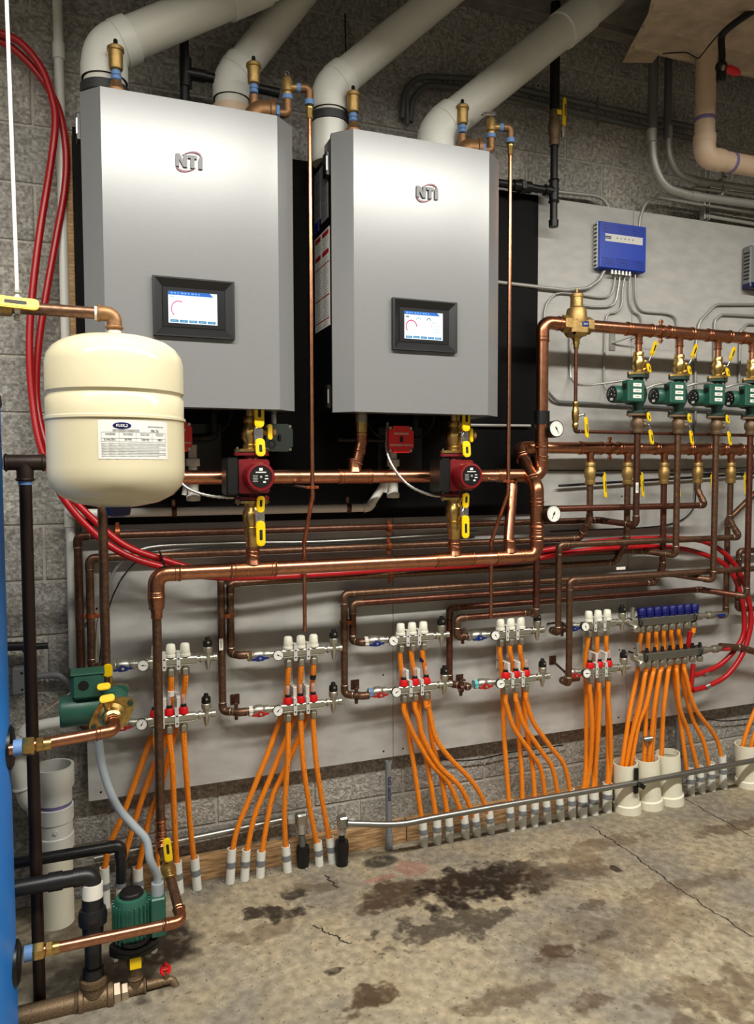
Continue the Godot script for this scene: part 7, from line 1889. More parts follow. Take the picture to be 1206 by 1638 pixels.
func electrics() -> void:
	# blue zone controller
	var c := Vector3(2.48, 2.646, 0.1)
	var x0 := 2.348
	var x1 := 2.611
	var y0 := 2.540
	var y1 := 2.751
	var w := x1 - x0
	var h := y1 - y0
	var t := thing("zone_controller", "blue wall box with a white label strip and cables from its underside", "control box", Vector3((x0 + x1) / 2, y0, 0.062))
	put(Shape.new().box(Vector3(0, h / 2, 0.018), Vector3(w, h, 0.034), 0.004), "body", "control_blue", t)
	put(Shape.new().box(Vector3(0.002, h / 2, 0.038), Vector3(w * 0.985, h * 0.98, 0.010), 0.004), "cover", "control_blue", t)
	var v := Shape.new()
	for k in 5:
		for q in [-1, 0, 1]:
			v.box(Vector3(q * w * 0.31, h * 0.93 - 0.008 * k, 0.0432), Vector3(w * 0.28, 0.0022, 0.001), 0.0003)
			v.box(Vector3(q * w * 0.31, h * 0.22 - 0.008 * k, 0.0432), Vector3(w * 0.28, 0.0022, 0.001), 0.0003)
	put(v, "vent_slots", "navy", t)
	put(Shape.new().box(Vector3(-w / 2 - 0.001, h / 2, 0.016), Vector3(0.006, h * 0.96, 0.026), 0.002), "side_panel", "label_paper", t)
	var sl := Shape.new()
	for k in 11: sl.box(Vector3(-w / 2 - 0.004, h * (0.07 + 0.086 * k), 0.018), Vector3(0.002, 0.008, 0.02), 0.0005)
	put(sl, "side_slots", "black", t)
	var ls := put(Shape.new().box(Vector3(0.004, h * 0.66, 0.0435), Vector3(w * 0.8, 0.034, 0.001), 0.0003), "label_strip", "label_paper", t)
	var pr := Shape.new()
	for k in 5: pr.box(Vector3(-0.035 + k * 0.022, h * 0.655 + 0.002, 0.0442), Vector3(0.009 - 0.002 * (k % 2), 0.007, 0.0004), 0.0001)
	put(pr, "label_print", "ink_pale", ls)
	put(Shape.new().box(Vector3(-w * 0.325, h * 0.675, 0.0442), Vector3(w * 0.13, 0.006, 0.0005), 0.0001), "label_mark", "navy", ls)
	put(Shape.new().box(Vector3(-w * 0.325, h * 0.64, 0.0442), Vector3(w * 0.12, 0.005, 0.0005), 0.0001), "label_mark", "navy", ls)
	var lamps := Shape.new()
	for k in 6: lamps.lathe(Vector3(-0.05 + 0.02 * k, -0.001, 0.028), Vector3.DOWN, [Vector2(0.007, 0), Vector2(0.007, 0.012), Vector2(0.009, 0.013), Vector2(0.009, 0.018), Vector2(0, 0.018)], 8)
	put(lamps, "cable_glands", "galvanised", t)
	# grey controller at the right edge
	var gx := 3.240
	var g := thing("grey_controller", "grey vented wall box cut by the right edge of the picture", "control box", Vector3(gx, 2.528, 0.062))
	var gh := 2.729 - 2.528
	put(Shape.new().box(Vector3(0.11, gh / 2, 0.027), Vector3(0.22, gh, 0.052), 0.006), "body", "conduit_plastic", g)
	put(Shape.new().box(Vector3(0.11, 0.008, 0.03), Vector3(0.222, 0.03, 0.056), 0.006), "lower_band", "navy", g)
	var gs := Shape.new()
	for k in 8: gs.box(Vector3(0.0, gh * (0.2 + 0.09 * k), 0.03), Vector3(0.003, 0.008, 0.036), 0.001)
	put(gs, "side_slots", "black", g)
	# wires and small conduits from the blue box over the board
	bent("box_conduit", "thin conduit from the right boiler's back across the board to the blue box's left corner", "conduit", [Vector3(1.551, 2.448, 0.075), Vector3(1.852, 2.437, 0.075), Vector3(2.19, 2.432, 0.075), Vector3(2.308, 2.45, 0.075), Vector3(2.37, 2.492, 0.075), Vector3(2.4, 2.54, 0.075)], 0.0085, "conduit", 0.06)
	armoured("armoured_cable", "armoured cable leaving the blue box and bending left round the brass separator", [Vector3(2.46, 2.534, 0.075), Vector3(2.456, 2.472, 0.072), Vector3(2.434, 2.43, 0.07), Vector3(2.382, 2.415, 0.07), Vector3(2.278, 2.418, 0.07), Vector3(2.167, 2.418, 0.07), Vector3(2.121, 2.397, 0.07), Vector3(2.089, 2.353, 0.07), Vector3(2.08, 2.283, 0.07), Vector3(2.084, 2.159, 0.07), Vector3(2.089, 2.02, 0.07), Vector3(2.103, 1.964, 0.07), Vector3(2.136, 1.932, 0.07), Vector3(2.2, 1.925, 0.07), Vector3(2.337, 1.929, 0.07), Vector3(2.47, 1.926, 0.08)], 0.0052, "conduit")
	armoured("armoured_cable", "armoured cable from the blue box passing behind the brass separator to the first green pump", [Vector3(2.488, 2.534, 0.075), Vector3(2.481, 2.462, 0.072), Vector3(2.466, 2.404, 0.07), Vector3(2.431, 2.379, 0.07), Vector3(2.348, 2.37, 0.07), Vector3(2.262, 2.369, 0.07), Vector3(2.222, 2.335, 0.07), Vector3(2.22, 2.223, 0.07), Vector3(2.222, 2.067, 0.07), Vector3(2.222, 2.023, 0.09), Vector3(2.233, 2.001, 0.14), Vector3(2.289, 2.002, 0.2), Vector3(2.35, 2.01, 0.25), Vector3(2.392, 2.015, 0.29)], 0.0056, "cable_steel")
	armoured("armoured_cable", "armoured cable from the blue box dropping behind the first green pump's motor", [Vector3(2.517, 2.533, 0.075), Vector3(2.506, 2.464, 0.072), Vector3(2.502, 2.39, 0.07), Vector3(2.474, 2.356, 0.07), Vector3(2.432, 2.344, 0.07), Vector3(2.415, 2.309, 0.07), Vector3(2.41, 2.176, 0.07), Vector3(2.408, 2.061, 0.07), Vector3(2.412, 2.002, 0.08), Vector3(2.42, 1.97, 0.12), Vector3(2.424, 1.959, 0.18)], 0.0052, "conduit")
	armoured("armoured_cable", "armoured cable from the blue box to the upper header, left of its ring clamp", [Vector3(2.545, 2.533, 0.075), Vector3(2.542, 2.467, 0.072), Vector3(2.548, 2.402, 0.07), Vector3(2.57, 2.366, 0.07), Vector3(2.603, 2.35, 0.07), Vector3(2.619, 2.316, 0.07), Vector3(2.62, 2.232, 0.07)], 0.0052, "conduit")
	armoured("armoured_cable", "armoured cable from the blue box stepping right to the second green pump", [Vector3(2.574, 2.533, 0.075), Vector3(2.578, 2.462, 0.072), Vector3(2.588, 2.405, 0.07), Vector3(2.621, 2.372, 0.07), Vector3(2.687, 2.368, 0.07), Vector3(2.766, 2.368, 0.07), Vector3(2.815, 2.353, 0.07), Vector3(2.831, 2.304, 0.07), Vector3(2.835, 2.154, 0.07), Vector3(2.813, 2.075, 0.1), Vector3(2.726, 2.025, 0.2)], 0.0052, "conduit")
	bent("board_conduit", "thin conduit curving down the board right of the second green pump", "conduit", [Vector3(4.19, 2.522, 0.07), Vector3(3.26, 2.449, 0.07), Vector3(3.07, 2.435, 0.07), Vector3(2.966, 2.343, 0.07), Vector3(2.946, 2.205, 0.07), Vector3(2.958, 1.717, 0.07)], 0.007, "conduit", 0.08)
	bent("board_conduit", "thin conduit turning down to the upper header above the third green pump", "conduit", [Vector3(4.194, 2.425, 0.07), Vector3(3.111, 2.389, 0.07), Vector3(3.064, 2.358, 0.07), Vector3(3.067, 2.089, 0.07)], 0.0065, "conduit", 0.03)
	bent("board_conduit", "thin conduit turning down to the upper header near the right edge", "conduit", [Vector3(4.197, 2.374, 0.07), Vector3(3.275, 2.354, 0.07), Vector3(3.231, 2.314, 0.07), Vector3(3.23, 2.065, 0.07)], 0.0065, "conduit", 0.03)
	bent("board_conduit", "thin conduit leaving the copper riser and running right behind the green pumps", "conduit", [Vector3(2.074, 2.158, 0.07), Vector3(2.079, 1.991, 0.07), Vector3(2.15, 1.929, 0.07), Vector3(3.437, 1.907, 0.07), Vector3(4.2, 1.907, 0.07)], 0.0085, "conduit_dark", 0.06)
	for q in [[[Vector3(2.455, 1.976, 0.3), Vector3(2.497, 1.993, 0.31), Vector3(2.556, 2.003, 0.31), Vector3(2.61, 2.006, 0.3)], "first and second"], [[Vector3(2.681, 1.995, 0.3), Vector3(2.721, 2.007, 0.31), Vector3(2.779, 2.012, 0.31), Vector3(2.833, 2.012, 0.3)], "second and third"], [[Vector3(2.907, 1.998, 0.3), Vector3(2.942, 2.009, 0.31), Vector3(2.994, 2.017, 0.31), Vector3(3.059, 2.015, 0.3)], "third and rightmost"]]:
		armoured("armoured_cable", "short armoured cable between the %s green pumps" % q[1], q[0], 0.0056, "cable_steel")
	bent("box_conduit", "thin conduit from the blue box's top left over to the black gas pipe", "conduit", [Vector3(2.465, 2.764, 0.05), Vector3(2.461, 2.801, 0.05), Vector3(2.411, 2.871, 0.05), Vector3(2.355, 2.879, 0.05), Vector3(2.133, 2.87, 0.05)], 0.0085, "conduit", 0.07)
	bent("box_conduit", "thin conduit from the blue box's top right arching over to the right edge", "conduit", [Vector3(2.604, 2.759, 0.06), Vector3(2.607, 2.8, 0.06), Vector3(2.638, 2.884, 0.06), Vector3(2.711, 2.911, 0.06), Vector3(3.415, 2.905, 0.06), Vector3(4.2, 2.905, 0.06)], 0.0085, "conduit", 0.09)
	bent("stub_conduit", "short thin conduit on the black board below the right boiler's lower corner", "conduit", [Vector3(1.702, 1.815, 0.085), Vector3(2.003, 1.818, 0.085)], 0.007, "conduit", 0.02)
	single(Shape.new().cyl(Vector3(2.157, 1.549, 0.085), Vector3(3.366, 1.602, 0.085), 0.006, 10), "sensor_rod", "iron_black", Vector3(2.157, 1.549, 0.085), "thin black rod leaning along the board under the lower header", "rod")
	hose("sensor_wire", "thin black wire along the board just under the lower header", "wire", [Vector3(2.09, 1.618, 0.064), Vector3(2.399, 1.617, 0.064), Vector3(2.841, 1.619, 0.064), Vector3(3.388, 1.631, 0.064)], 0.0025, "black", "", 6)
	hose("sensor_wire", "black wire hanging in a loop behind the third and fourth drops", "wire", [Vector3(2.126, 1.34, 0.065), Vector3(2.402, 1.341, 0.065), Vector3(2.694, 1.344, 0.065), Vector3(2.865, 1.367, 0.066), Vector3(2.942, 1.415, 0.07), Vector3(2.964, 1.47, 0.07), Vector3(2.957, 1.594, 0.066)], 0.0032, "black", "", 6)
	armoured("armoured_cable", "armoured cable running along the wall between the upper two copper runs and down left", [Vector3(1.753, 1.349, 0.068), Vector3(1.527, 1.343, 0.068), Vector3(1.28, 1.336, 0.068), Vector3(0.998, 1.333, 0.068), Vector3(0.794, 1.338, 0.068), Vector3(0.575, 1.341, 0.068), Vector3(0.39, 1.338, 0.07), Vector3(0.311, 1.318, 0.075), Vector3(0.259, 1.284, 0.08), Vector3(0.221, 1.217, 0.085), Vector3(0.186, 1.105, 0.09), Vector3(0.171, 0.993, 0.1), Vector3(0.168, 0.869, 0.11)], 0.0068, "cable_steel", 0.008)
	hose("twin_wire", "pair of thin black wires following the armoured cable along the wall", "wire", [Vector3(1.739, 1.331, 0.066), Vector3(1.28, 1.32, 0.066), Vector3(0.794, 1.325, 0.066), Vector3(0.504, 1.322, 0.068), Vector3(0.355, 1.302, 0.072), Vector3(0.287, 1.255, 0.078), Vector3(0.235, 1.17, 0.084), Vector3(0.2, 1.058, 0.09), Vector3(0.183, 0.946, 0.1), Vector3(0.178, 0.857, 0.11)], 0.003, "black", "", 6)
	# switch boxes under the boilers
	var boxes: Array = [[1.291, 1.740, 0.30, "red_box", "red emergency switch box under the right boiler"], [0.447, 1.740, 0.30, "red_box", "red emergency switch box partly behind the cream tank"], [0.834, 1.745, 0.20, "box_grey", "grey switch box beside the left boiler's brass valve"]]
	var k := 0
	for b in boxes:
		var sw := thing("switch_box", b[4], "switch box", Vector3(b[0], b[1], b[2] - 0.045))
		put(Shape.new().box(Vector3(0, 0, 0.018), Vector3(0.098, 0.098, 0.036), 0.006), "box", b[3] if k < 2 else "galvanised", sw)
		var cov := PackedVector2Array()
		var rr := rrect(0.104, 0.104, 0.012)
		for q in 4:
			var sx: float = [1, -1, -1, 1][q]
			var sy: float = [1, 1, -1, -1][q]
			var corner := [Vector2(0.052, 0.034), Vector2(0.040, 0.036), Vector2(0.036, 0.040), Vector2(0.034, 0.052)]
			if q % 2 == 1: corner.reverse()
			for p in corner: cov.append(Vector2(p.x * sx, p.y * sy))
		put(Shape.new().prism(Vector3(0, 0, 0.036), Vector3.RIGHT, Vector3.UP, cov, Vector3(0, 0, 0.008)), "cover", b[3], sw)
		var sc := Shape.new()
		for e in [Vector2(-1, 1), Vector2(1, 1), Vector2(1, -1), Vector2(-1, -1)]: sc.lathe(Vector3(e.x * 0.043, e.y * 0.043, 0.036), Vector3.BACK, [Vector2(0.007, 0), Vector2(0.006, 0.003), Vector2(0, 0.003)], 8)
		put(sc, "corner_screws", "nickel", sw)
		put(Shape.new().box(Vector3(0, 0.0, 0.046), Vector3(0.011, 0.022, 0.010), 0.002), "toggle", "black", sw)
		if k < 2:
			words(sw, "GAS BURNER", Vector3(0, 0.022, 0.0445), 0.010, "white", Basis(), "lettering", "Droid Sans", 0.0006, true)
			words(sw, "EMERGENCY SWITCH", Vector3(0, -0.022, 0.0445), 0.0095, "white", Basis(), "lettering", "Droid Sans", 0.0006, true)
		else:
			put(Shape.new().cyl(Vector3(-0.015, 0.05, 0.018), Vector3(-0.015, 0.115, 0.018), 0.011, 12), "conduit_nipple", "galvanised", sw)
			put(Shape.new().bead(Vector3(-0.028, -0.022, 0.05), Vector3(0, 0.1, 1), 0.013, 0.0014, 14), "key_ring", "black", sw)
		k += 1
	for q in [[[Vector3(1.249, 1.806, 0.26), Vector3(1.236, 1.711, 0.28), Vector3(1.242, 1.65, 0.31), Vector3(1.273, 1.595, 0.33), Vector3(1.318, 1.554, 0.345), Vector3(1.397, 1.524, 0.345), Vector3(1.459, 1.519, 0.34)], "right"], [[Vector3(0.439, 1.661, 0.26), Vector3(0.443, 1.617, 0.3), Vector3(0.46, 1.576, 0.33), Vector3(0.496, 1.55, 0.345), Vector3(0.559, 1.532, 0.35), Vector3(0.634, 1.526, 0.34)], "left"]]:
		armoured("armoured_cable", "armoured cable looping from the red switch box to the %s red pump" % q[1], q[0], 0.0062, "cable_steel")
	# dark clutter under the boilers: gas line, sensor cables and a junction plate
	for q in 2:
		var x: float = [0.50, 1.32][q]
		var lab: String = ["left", "right"][q]
		run("boiler_gas_line", "black iron gas line tucked under the %s boiler" % lab, "pipe", [Vector3(x - 0.24, 1.745, 0.14), Vector3(x + 0.10, 1.745, 0.14), Vector3(x + 0.10, 1.84, 0.14)], 0.013, "iron_black", {"sides": 12, "solder": false})
		hose("boiler_wire", "black control cable drooping under the %s boiler" % lab, "wire", [Vector3(x - 0.15, 1.84, 0.2), Vector3(x - 0.10, 1.76, 0.22), Vector3(x + 0.0, 1.735, 0.22), Vector3(x + 0.12, 1.77, 0.2), Vector3(x + 0.16, 1.84, 0.2)], 0.004, "iron_black", "", 6)
		var pl := thing("junction_plate", "black square junction plate on the backboard under the %s boiler" % lab, "plate", Vector3([0.537, 1.378][q], 1.70, 0.0765))
		put(Shape.new().box(Vector3.ZERO, Vector3(0.20, 0.20, 0.008), 0.002), "plate", "boiler_trim", pl)
	# condensate traps and their white drain line
	var yl := 1.469
	var cd := run("condensate_line", "white plastic drain line along the bottom of the black backboard", "pipe", [Vector3(0.089, yl, 0.11), Vector3(1.226, yl, 0.11), Vector3(1.309, 1.586, 0.11)], 0.0165, "pvc", {"fit": "glue", "sides": 16})
	for q in [0.452, 1.137, 0.211]:
		var st := thing("tube_strap", "dark red strap on the white drain line " + ["behind the cream tank's right side", "below the right boiler", "under the cream tank"][[0.452, 1.137, 0.211].find(q)], "pipe clamp", Vector3(q, yl, 0.11))
		put(Shape.new().lathe(Vector3(-0.009, 0, 0), Vector3.RIGHT, [Vector2(0.0167, 0), Vector2(0.020, 0), Vector2(0.020, 0.018), Vector2(0.0167, 0.018)], 14), "ring", "copper_dark", st)
		put(Shape.new().box(Vector3(0, 0.028, -0.014), Vector3(0.014, 0.034, 0.016), 0.003), "tab", "copper_dark", st)
	for q in [[Vector3(0.521, 1.582, 0.13), "left"], [Vector3(1.325, 1.581, 0.13), "right"]]:
		var tr := thing("condensate_trap", "white plastic condensate trap under the %s boiler" % q[1], "drain trap", q[0])
		var b := Shape.new()
		b.lathe(Vector3(0, -0.075, 0), Vector3.UP, [Vector2(0, 0), Vector2(0.024, 0.002), Vector2(0.026, 0.008), Vector2(0.026, 0.02), Vector2(0.020, 0.024), Vector2(0.020, 0.11), Vector2(0.016, 0.115), Vector2(0.016, 0.13), Vector2(0.026, 0.132), Vector2(0.026, 0.158), Vector2(0.016, 0.162), Vector2(0.016, 0.21)], 18)
		put(b, "trap_body", "pvc_aged", tr)
		put(Shape.new().tube(fillet([Vector3(0, 0.03, 0), Vector3(-0.02, 0.03, 0), Vector3(-0.032, -0.05, -0.01)], 0.015), 0.010, 10), "trap_arm", "pvc", tr)
	# white plastic condensate riser on the block wall
	var wp := 0.092
	var wr := thing("white_riser", "white plastic pipe rising the full height of the block wall left of the boilers", "pipe", Vector3(wp, 0.9, 0.045))
	put(Shape.new().cyl(Vector3.ZERO, Vector3(0, 2.75, 0), 0.0165, 16), "pipe", "pvc", wr)
	put(Shape.new().lathe(Vector3(0, 3.067 - 0.9, 0), Vector3.UP, [Vector2(0.0165, 0), Vector2(0.021, 0.002), Vector2(0.021, 0.056), Vector2(0.0165, 0.058)], 16), "pipe_coupling", "pvc", wr)
	var tt := Shape.new()
	tt.cyl(Vector3(0, yl - 0.95, 0), Vector3(0, yl - 0.85, 0), 0.0205, 16)
	tt.tube(PackedVector3Array([Vector3(0, yl - 0.9, 0), Vector3(0.03, yl - 0.9, 0.05), Vector3(0.05, yl - 0.9, 0.065)]), 0.0205, 16)
	put(tt, "tee", "pvc", wr)

func upper_right() -> void:
	# black gas pipe with a yellow-handled valve
	var gx := 2.085
	var gy := 2.837
	var g := run("gas_pipe", "black iron gas pipe dropping from the ceiling to a capped drip leg", "pipe", [Vector3(gx, 3.63, 0.13), Vector3(gx, 2.687, 0.13)], 0.0165, "iron_black", {"sides": 16})
	var s := Shape.new()
	var o := Vector3(gx, gy, 0.13) - g.position
	s.cyl(o + Vector3(0, 0.05, 0), o + Vector3(0, -0.05, 0), 0.021, 16)
	s.cyl(o, o + Vector3(-0.05, 0, 0), 0.021, 16)
	for q in [[o + Vector3(0, 0.045, 0), Vector3.UP], [o + Vector3(0, -0.045, 0), Vector3.UP], [o + Vector3(-0.045, 0, 0), Vector3.RIGHT]]: s.bead(q[0], q[1], 0.021, 0.004, 16)
	put(s, "tee", "iron_black", g)
	put(Shape.new().lathe(Vector3(0, -0.005, 0), Vector3.UP, [Vector2(0, 0), Vector2(0.021, 0.002), Vector2(0.022, 0.03), Vector2(0.0165, 0.032)], 16), "end_cap", "iron_black", g)
	put(Shape.new().cyl(Vector3(gx, 3.173, 0.13) - g.position, Vector3(gx, 3.63, 0.13) - g.position, 0.0215, 16), "upper_pipe", "iron_black", g)
	var arm := run("gas_branch", "black iron gas branch with a union running left behind the right boiler", "pipe", [Vector3(gx - 0.05, gy, 0.13), Vector3(1.60, gy, 0.13)], 0.0165, "iron_black", {"sides": 16})
	var u := Shape.new()
	var uc := Vector3(1.922, gy, 0.13) - arm.position
	hexa(u, uc + Vector3(-0.012, 0, 0), Vector3.RIGHT, 0.031, 0.026)
	u.lathe(uc + Vector3(-0.045, 0, 0), Vector3.RIGHT, [Vector2(0.0165, 0), Vector2(0.024, 0.003), Vector2(0.024, 0.09), Vector2(0.0165, 0.093)], 16)
	put(u, "union", "iron_black", arm)
	var v := thing("gas_valve", "gas valve with a yellow lever on the black pipe right of the vents", "valve", Vector3(gx, 3.100, 0.13))
	var b := Shape.new()
	brass_body(b, Vector3(0, -0.07, 0), Vector3.UP, 0.027, 0.15)
	b.cyl(Vector3.ZERO, Vector3(0.03, 0, 0.012), 0.01, 10)
	put(b, "body", "bronze_old", v)
	put(Shape.new().box(Vector3(0.034, -0.012, 0.014), Vector3(0.012, 0.045, 0.012), 0.002), "stem_plate", "steel", v)
	lever(v, Vector3(0.038, 0.015, 0.016), Vector3(0.02, 1, 0), Vector3(0.55, 0, 1), 0.12, 0.024)
	put(Shape.new().box(Vector3(0.004, 0.062, 0.03), Vector3(0.022, 0.02, 0.004), 0.001), "yellow_tag", "yellow", v)
	# dim conduits and a punched strap on the upper blocks
	bent("upper_conduit", "upper of two dim conduits arching over the blocks behind the right boiler's vents", "conduit", [Vector3(1.408, 3.081, 0.03), Vector3(1.422, 3.205, 0.03), Vector3(1.491, 3.267, 0.03), Vector3(1.75, 3.303, 0.03), Vector3(2.949, 3.284, 0.03)], 0.0125, "conduit_dark", 0.12)
	bent("upper_conduit", "lower of two dim conduits arching over the blocks behind the right boiler's vents", "conduit", [Vector3(1.445, 3.074, 0.03), Vector3(1.456, 3.17, 0.03), Vector3(1.514, 3.236, 0.03), Vector3(1.75, 3.261, 0.03), Vector3(2.95, 3.231, 0.03)], 0.0125, "conduit_dark", 0.10)
	bent("upper_wire", "thin dark wire hanging down the blocks beside the third vent pipe", "wire", [Vector3(1.164, 3.459, 0.02), Vector3(1.166, 3.293, 0.02)], 0.003, "iron_black", 0.02, "", 6)
	for q in [[Vector3(2.076, 3.327, 0.02), "punched steel strap on the upper blocks left of the black gas pipe, upper piece"], [Vector3(2.076, 3.265, 0.02), "punched steel strap on the upper blocks left of the black gas pipe, lower piece"]]:
		var p := thing("punched_strap", q[1], "strap", q[0])
		put(Shape.new().prism(Vector3(0, 0, -0.01), Vector3.RIGHT, Vector3.UP, rrect(0.030, 0.046, 0.003), Vector3(0, 0, 0.003)), "strap", "galvanised", p)
		var hs := Shape.new()
		for y in [-0.01, 0.012]: hs.lathe(Vector3(0, y, -0.0068), Vector3.BACK, [Vector2(0.005, 0), Vector2(0.005, 0.0005), Vector2(0, 0.0005)], 10)
		put(hs, "holes", "black", p)
	for q in [[Vector3(2.374, 3.261, 0.045), "first"], [Vector3(1.427, 3.123, 0.045), "second"]]:
		var p := thing("conduit_strap", "thin steel strap round the dim upper conduits, %s" % ["near the gas valve" if q[1] == "first" else "behind the right boiler's vents"][0], "strap", q[0])
		put(Shape.new().box(Vector3(0, 0, 0), Vector3(0.012, 0.13, 0.004), 0.001), "strap", "conduit_dark", p)
	# grey conduits that come down and turn right
	var c1 := run("grey_conduit", "thick grey conduit bending right under the ceiling liner, left one", "conduit", [Vector3(2.588, 3.571, 0.16), Vector3(2.588, 3.124, 0.16)], 0.0215, "conduit_dark", {"sides": 16})
	bent("grey_conduit", "grey conduit sweep from the left drop to the right edge above the controller", "conduit", [Vector3(2.586, 3.143, 0.16), Vector3(2.596, 3.014, 0.16), Vector3(2.659, 2.916, 0.16), Vector3(2.816, 2.899, 0.16), Vector3(3.303, 2.909, 0.16), Vector3(4.2, 2.909, 0.16)], 0.0185, "conduit", 0.22, "", 16)
	run("grey_conduit", "thick grey conduit bending right under the ceiling liner, right one", "conduit", [Vector3(2.708, 3.615, 0.12), Vector3(2.708, 3.158, 0.12)], 0.0175, "conduit_dark", {"sides": 16})
	bent("grey_conduit", "grey conduit sweep from the right drop to the right edge, upper one", "conduit", [Vector3(2.714, 3.188, 0.12), Vector3(2.72, 3.081, 0.12), Vector3(2.773, 3.008, 0.12), Vector3(2.878, 2.99, 0.12), Vector3(3.345, 3, 0.12), Vector3(4.2, 3, 0.12)], 0.016, "conduit", 0.2, "", 16)
	for q in [[Vector3(2.583, 3.135, 0.16), 0.0235, Vector3.UP, "on the left drop"], [Vector3(2.714, 3.188, 0.12), 0.0195, Vector3.UP, "on the right drop"], [Vector3(2.842, 2.9, 0.16), 0.0215, Vector3(1, -0.04, 0), "on the lower sweep"], [Vector3(2.924, 2.99, 0.12), 0.019, Vector3(1, -0.04, 0), "on the upper sweep"]]:
		single(Shape.new().cyl(q[0] - q[2].normalized() * 0.028, q[0] + q[2].normalized() * 0.028, q[1], 16), "conduit_coupling", "conduit", q[0], "grey conduit coupling " + q[3], "conduit fitting")
	var tr := thing("strut_channel", "upright punched strut with clamps carrying the grey conduits", "bracket", Vector3(2.998, 2.958, 0.06))
	var ss := Shape.new()
	ss.box(Vector3(-0.014, 0, 0.0), Vector3(0.004, 0.24, 0.035), 0.001); ss.box(Vector3(0.014, 0, 0.0), Vector3(0.004, 0.24, 0.035), 0.001); ss.box(Vector3(0, 0, -0.016), Vector3(0.03, 0.24, 0.003), 0.001)
	put(ss, "channel", "galvanised", tr)
	for y in [0.0, 0.066]:
		var cs := Shape.new()
		cs.box(Vector3(0.01, y - 0.01, 0.10), Vector3(0.014, 0.05, 0.006), 0.001); cs.cyl(Vector3(0.012, y - 0.02, 0.0), Vector3(0.012, y - 0.02, 0.12), 0.005, 8); hexa(cs, Vector3(0.012, y - 0.02, 0.10), Vector3.BACK, 0.010, 0.008)
		put(cs, "clamp", "steel", tr)
	for q in [[[Vector3(2.909, 2.976, 0.08), Vector3(3.39, 2.988, 0.08), Vector3(4.2, 2.988, 0.08)], "between the grey conduits"], [[Vector3(2.989, 2.852, 0.08), Vector3(3.394, 2.846, 0.08), Vector3(4.2, 2.846, 0.08)], "under the grey conduits, lower"]]:
		bent("thin_conduit", "thin steel conduit running to the right edge " + q[1], "conduit", q[0], 0.008, "galvanised", 0.02)
	# tan drain pipe
	var tp := run("tan_drain_pipe", "tan plastic pipe dropping from the ceiling liner and turning right", "pipe", [Vector3(2.757, 3.504, 0.3), Vector3(2.757, 3.012, 0.3), Vector3(4.2, 3.012, 0.3)], 0.043, "pvc_tan", {"fit": "glue", "sides": 24})
	var tl: Array = [Vector3(2.757, 3.504, 0.3), Vector3(2.757, 3.175, 0.3), Vector3(2.757, 3.012, 0.3), Vector3(2.912, 3.012, 0.3)]
	for q in [[tl[1], Vector3.UP], [tl[3], Vector3.RIGHT]]:
		put(Shape.new().lathe(q[0] - q[1] * 0.008 - tp.position, q[1], [Vector2(0.0435, 0), Vector2(0.0445, 0.002), Vector2(0.0445, 0.016), Vector2(0.0435, 0.018)], 22), "primer_stain", "primer", tp)
	# pale ribbed liner panel hanging under the ceiling
	var y := 3.45
	var poly := PackedVector2Array()
	for q in [Vector3(2.206, 3.45, 0.603), Vector3(2.3, 3.45, 0.462), Vector3(2.339, 3.45, 0.371), Vector3(2.386, 3.45, 0.256), Vector3(2.443, 3.45, 0.128), Vector3(2.571, 3.45, 0.171), Vector3(2.544, 3.45, 0.253), Vector3(2.641, 3.45, 0.257), Vector3(2.753, 3.45, 0.25), Vector3(2.926, 3.45, 0.241), Vector3(3.095, 3.45, 0.246), Vector3(3.878, 3.45, 0.264), Vector3(4.068, 3.45, 0.947), Vector3(2.377, 3.45, 1.138)]:
		poly.append(Vector2(q.x, q.z))
	var lp := thing("ceiling_liner", "pale ribbed metal liner panel hanging under the ceiling at the upper right", "panel", Vector3(poly[4].x, y, poly[4].y))
	var pl := PackedVector2Array()
	for q in poly: pl.append(q - poly[4])
	put(Shape.new().prism(Vector3.ZERO, Vector3.RIGHT, Vector3.BACK, pl, Vector3(0, 0.004, 0)), "panel", "liner", lp)
	for q in [[Vector3(2.389, 3.45, 0.252), 1.4], [Vector3(2.327, 3.45, 0.39), 1.6], [Vector3(2.268, 3.45, 0.511), 1.6]]:
		var a: Vector3 = q[0] - lp.position
		put(Shape.new().prism(a + Vector3(0.01, 0, 0), Vector3.BACK, Vector3.UP, PackedVector2Array([Vector2(-0.012, 0), Vector2(-0.006, -0.010), Vector2(0.006, -0.010), Vector2(0.012, 0)]), Vector3.RIGHT * q[1]), "rib", "liner", lp)
	var dk := struct(Shape.new().box(Vector3(2.3, 3.635, 0.04), Vector3(5.0, 0.05, 0.07), 0.004), "trim_1", "ceiling_paint", "dim grey steel angle where the ceiling meets the block wall", "trim")
	# black hose with a red handle hanging from the ceiling
	var h := thing("hanging_hose", "black hose hanging from the ceiling with a red handle at its end", "hose", Vector3(2.61, 3.254, 0.55))
	var hp: Array = [Vector3(2.821, 3.575, 0.66), Vector3(2.718, 3.479, 0.62), Vector3(2.626, 3.413, 0.6), Vector3(2.593, 3.383, 0.57), Vector3(2.594, 3.364, 0.55), Vector3(2.599, 3.296, 0.55), Vector3(2.594, 3.241, 0.55)]
	for q in hp.size(): hp[q] -= h.position
	put(Shape.new().tube(spline(hp), 0.014, 12), "hose", "iron_black", h)
	var hd := Shape.new()
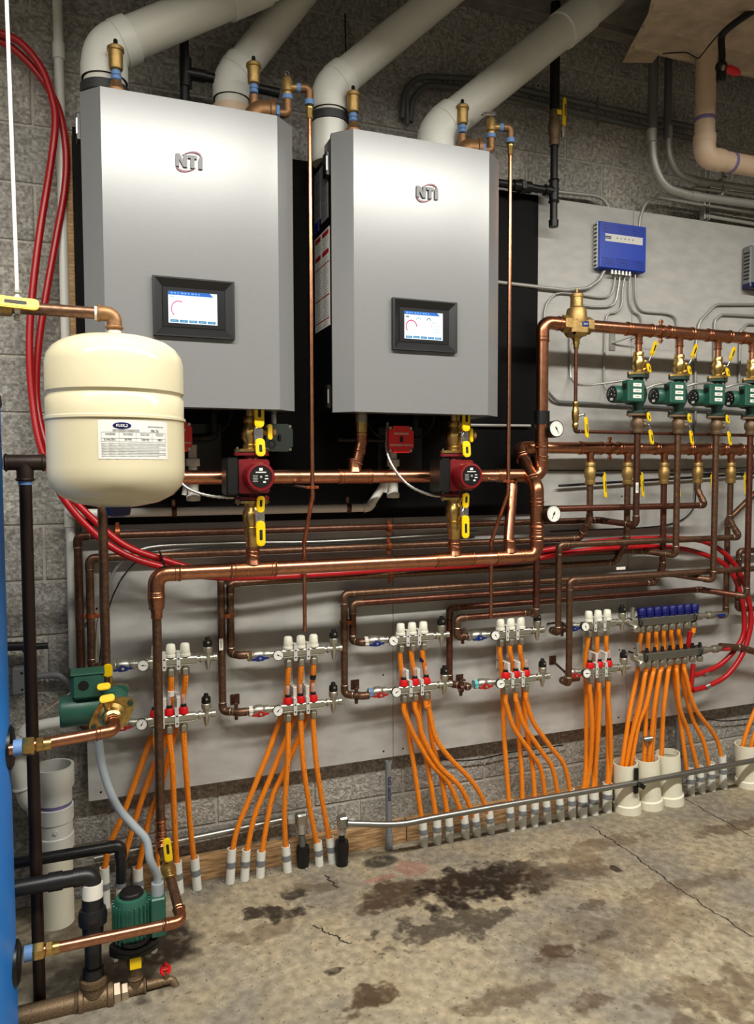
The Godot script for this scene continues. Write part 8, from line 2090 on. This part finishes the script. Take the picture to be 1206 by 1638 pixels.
	var e := Vector3(2.6, 3.255, 0.55) - h.position
	hd.lathe(e + Vector3(0.012, 0.0, 0), Vector3(1, -0.12, 0), [Vector2(0, 0), Vector2(0.013, 0.004), Vector2(0.017, 0.03), Vector2(0.016, 0.06), Vector2(0.009, 0.082), Vector2(0, 0.085)], 16)
	put(hd, "red_handle", "red", h)
	var nz := Shape.new()
	nz.ball(e + Vector3(-0.004, 0, 0), 0.024, 14)
	nz.box(e + Vector3(-0.004, -0.035, 0), Vector3(0.035, 0.05, 0.03), 0.006)
	put(nz, "nozzle", "iron_black", h)
	put(Shape.new().box(e + Vector3(-0.014, -0.016, 0.02), Vector3(0.014, 0.022, 0.006), 0.001, Basis(Vector3.BACK, -0.4)), "tag", "nickel", h)
	var cp: Array = [Vector3(2.593, 3.394, 0.55), Vector3(2.581, 3.363, 0.5), Vector3(2.616, 3.369, 0.42), Vector3(2.612, 3.366, 0.4), Vector3(2.561, 3.377, 0.4), Vector3(2.511, 3.37, 0.4), Vector3(2.464, 3.376, 0.36)]
	for q in cp.size(): cp[q] -= h.position
	put(Shape.new().tube(spline(cp), 0.003, 6), "cord", "black", h)
	# black plastic gas vent behind the left boiler
	var bg := run("black_air_pipe", "black pipe with a tee rising behind the left boiler between its two vents", "pipe", [Vector3(0.51, 2.937, 0.16), Vector3(0.51, 3.252, 0.16)], 0.0165, "iron_black", {"sides": 14})
	var q2 := Vector3(0.514, 3.043, 0.16) - bg.position
	var ts := Shape.new()
	ts.cyl(q2 + Vector3(0, -0.05, 0), q2 + Vector3(0, 0.05, 0), 0.022, 14); ts.cyl(q2, q2 + Vector3(0.07, 0, 0), 0.022, 14)
	put(ts, "tee", "iron_black", bg)
	put(Shape.new().cyl(q2 + Vector3(0.06, 0, 0), q2 + Vector3(0.34, -0.012, 0), 0.0175, 14), "side_pipe", "iron_black", bg)
	put(Shape.new().cyl(q2 + Vector3(0.0, 0.14, 0), q2 + Vector3(0, 0.20, 0), 0.017, 14), "brass_nipple", "brass_cast", bg)
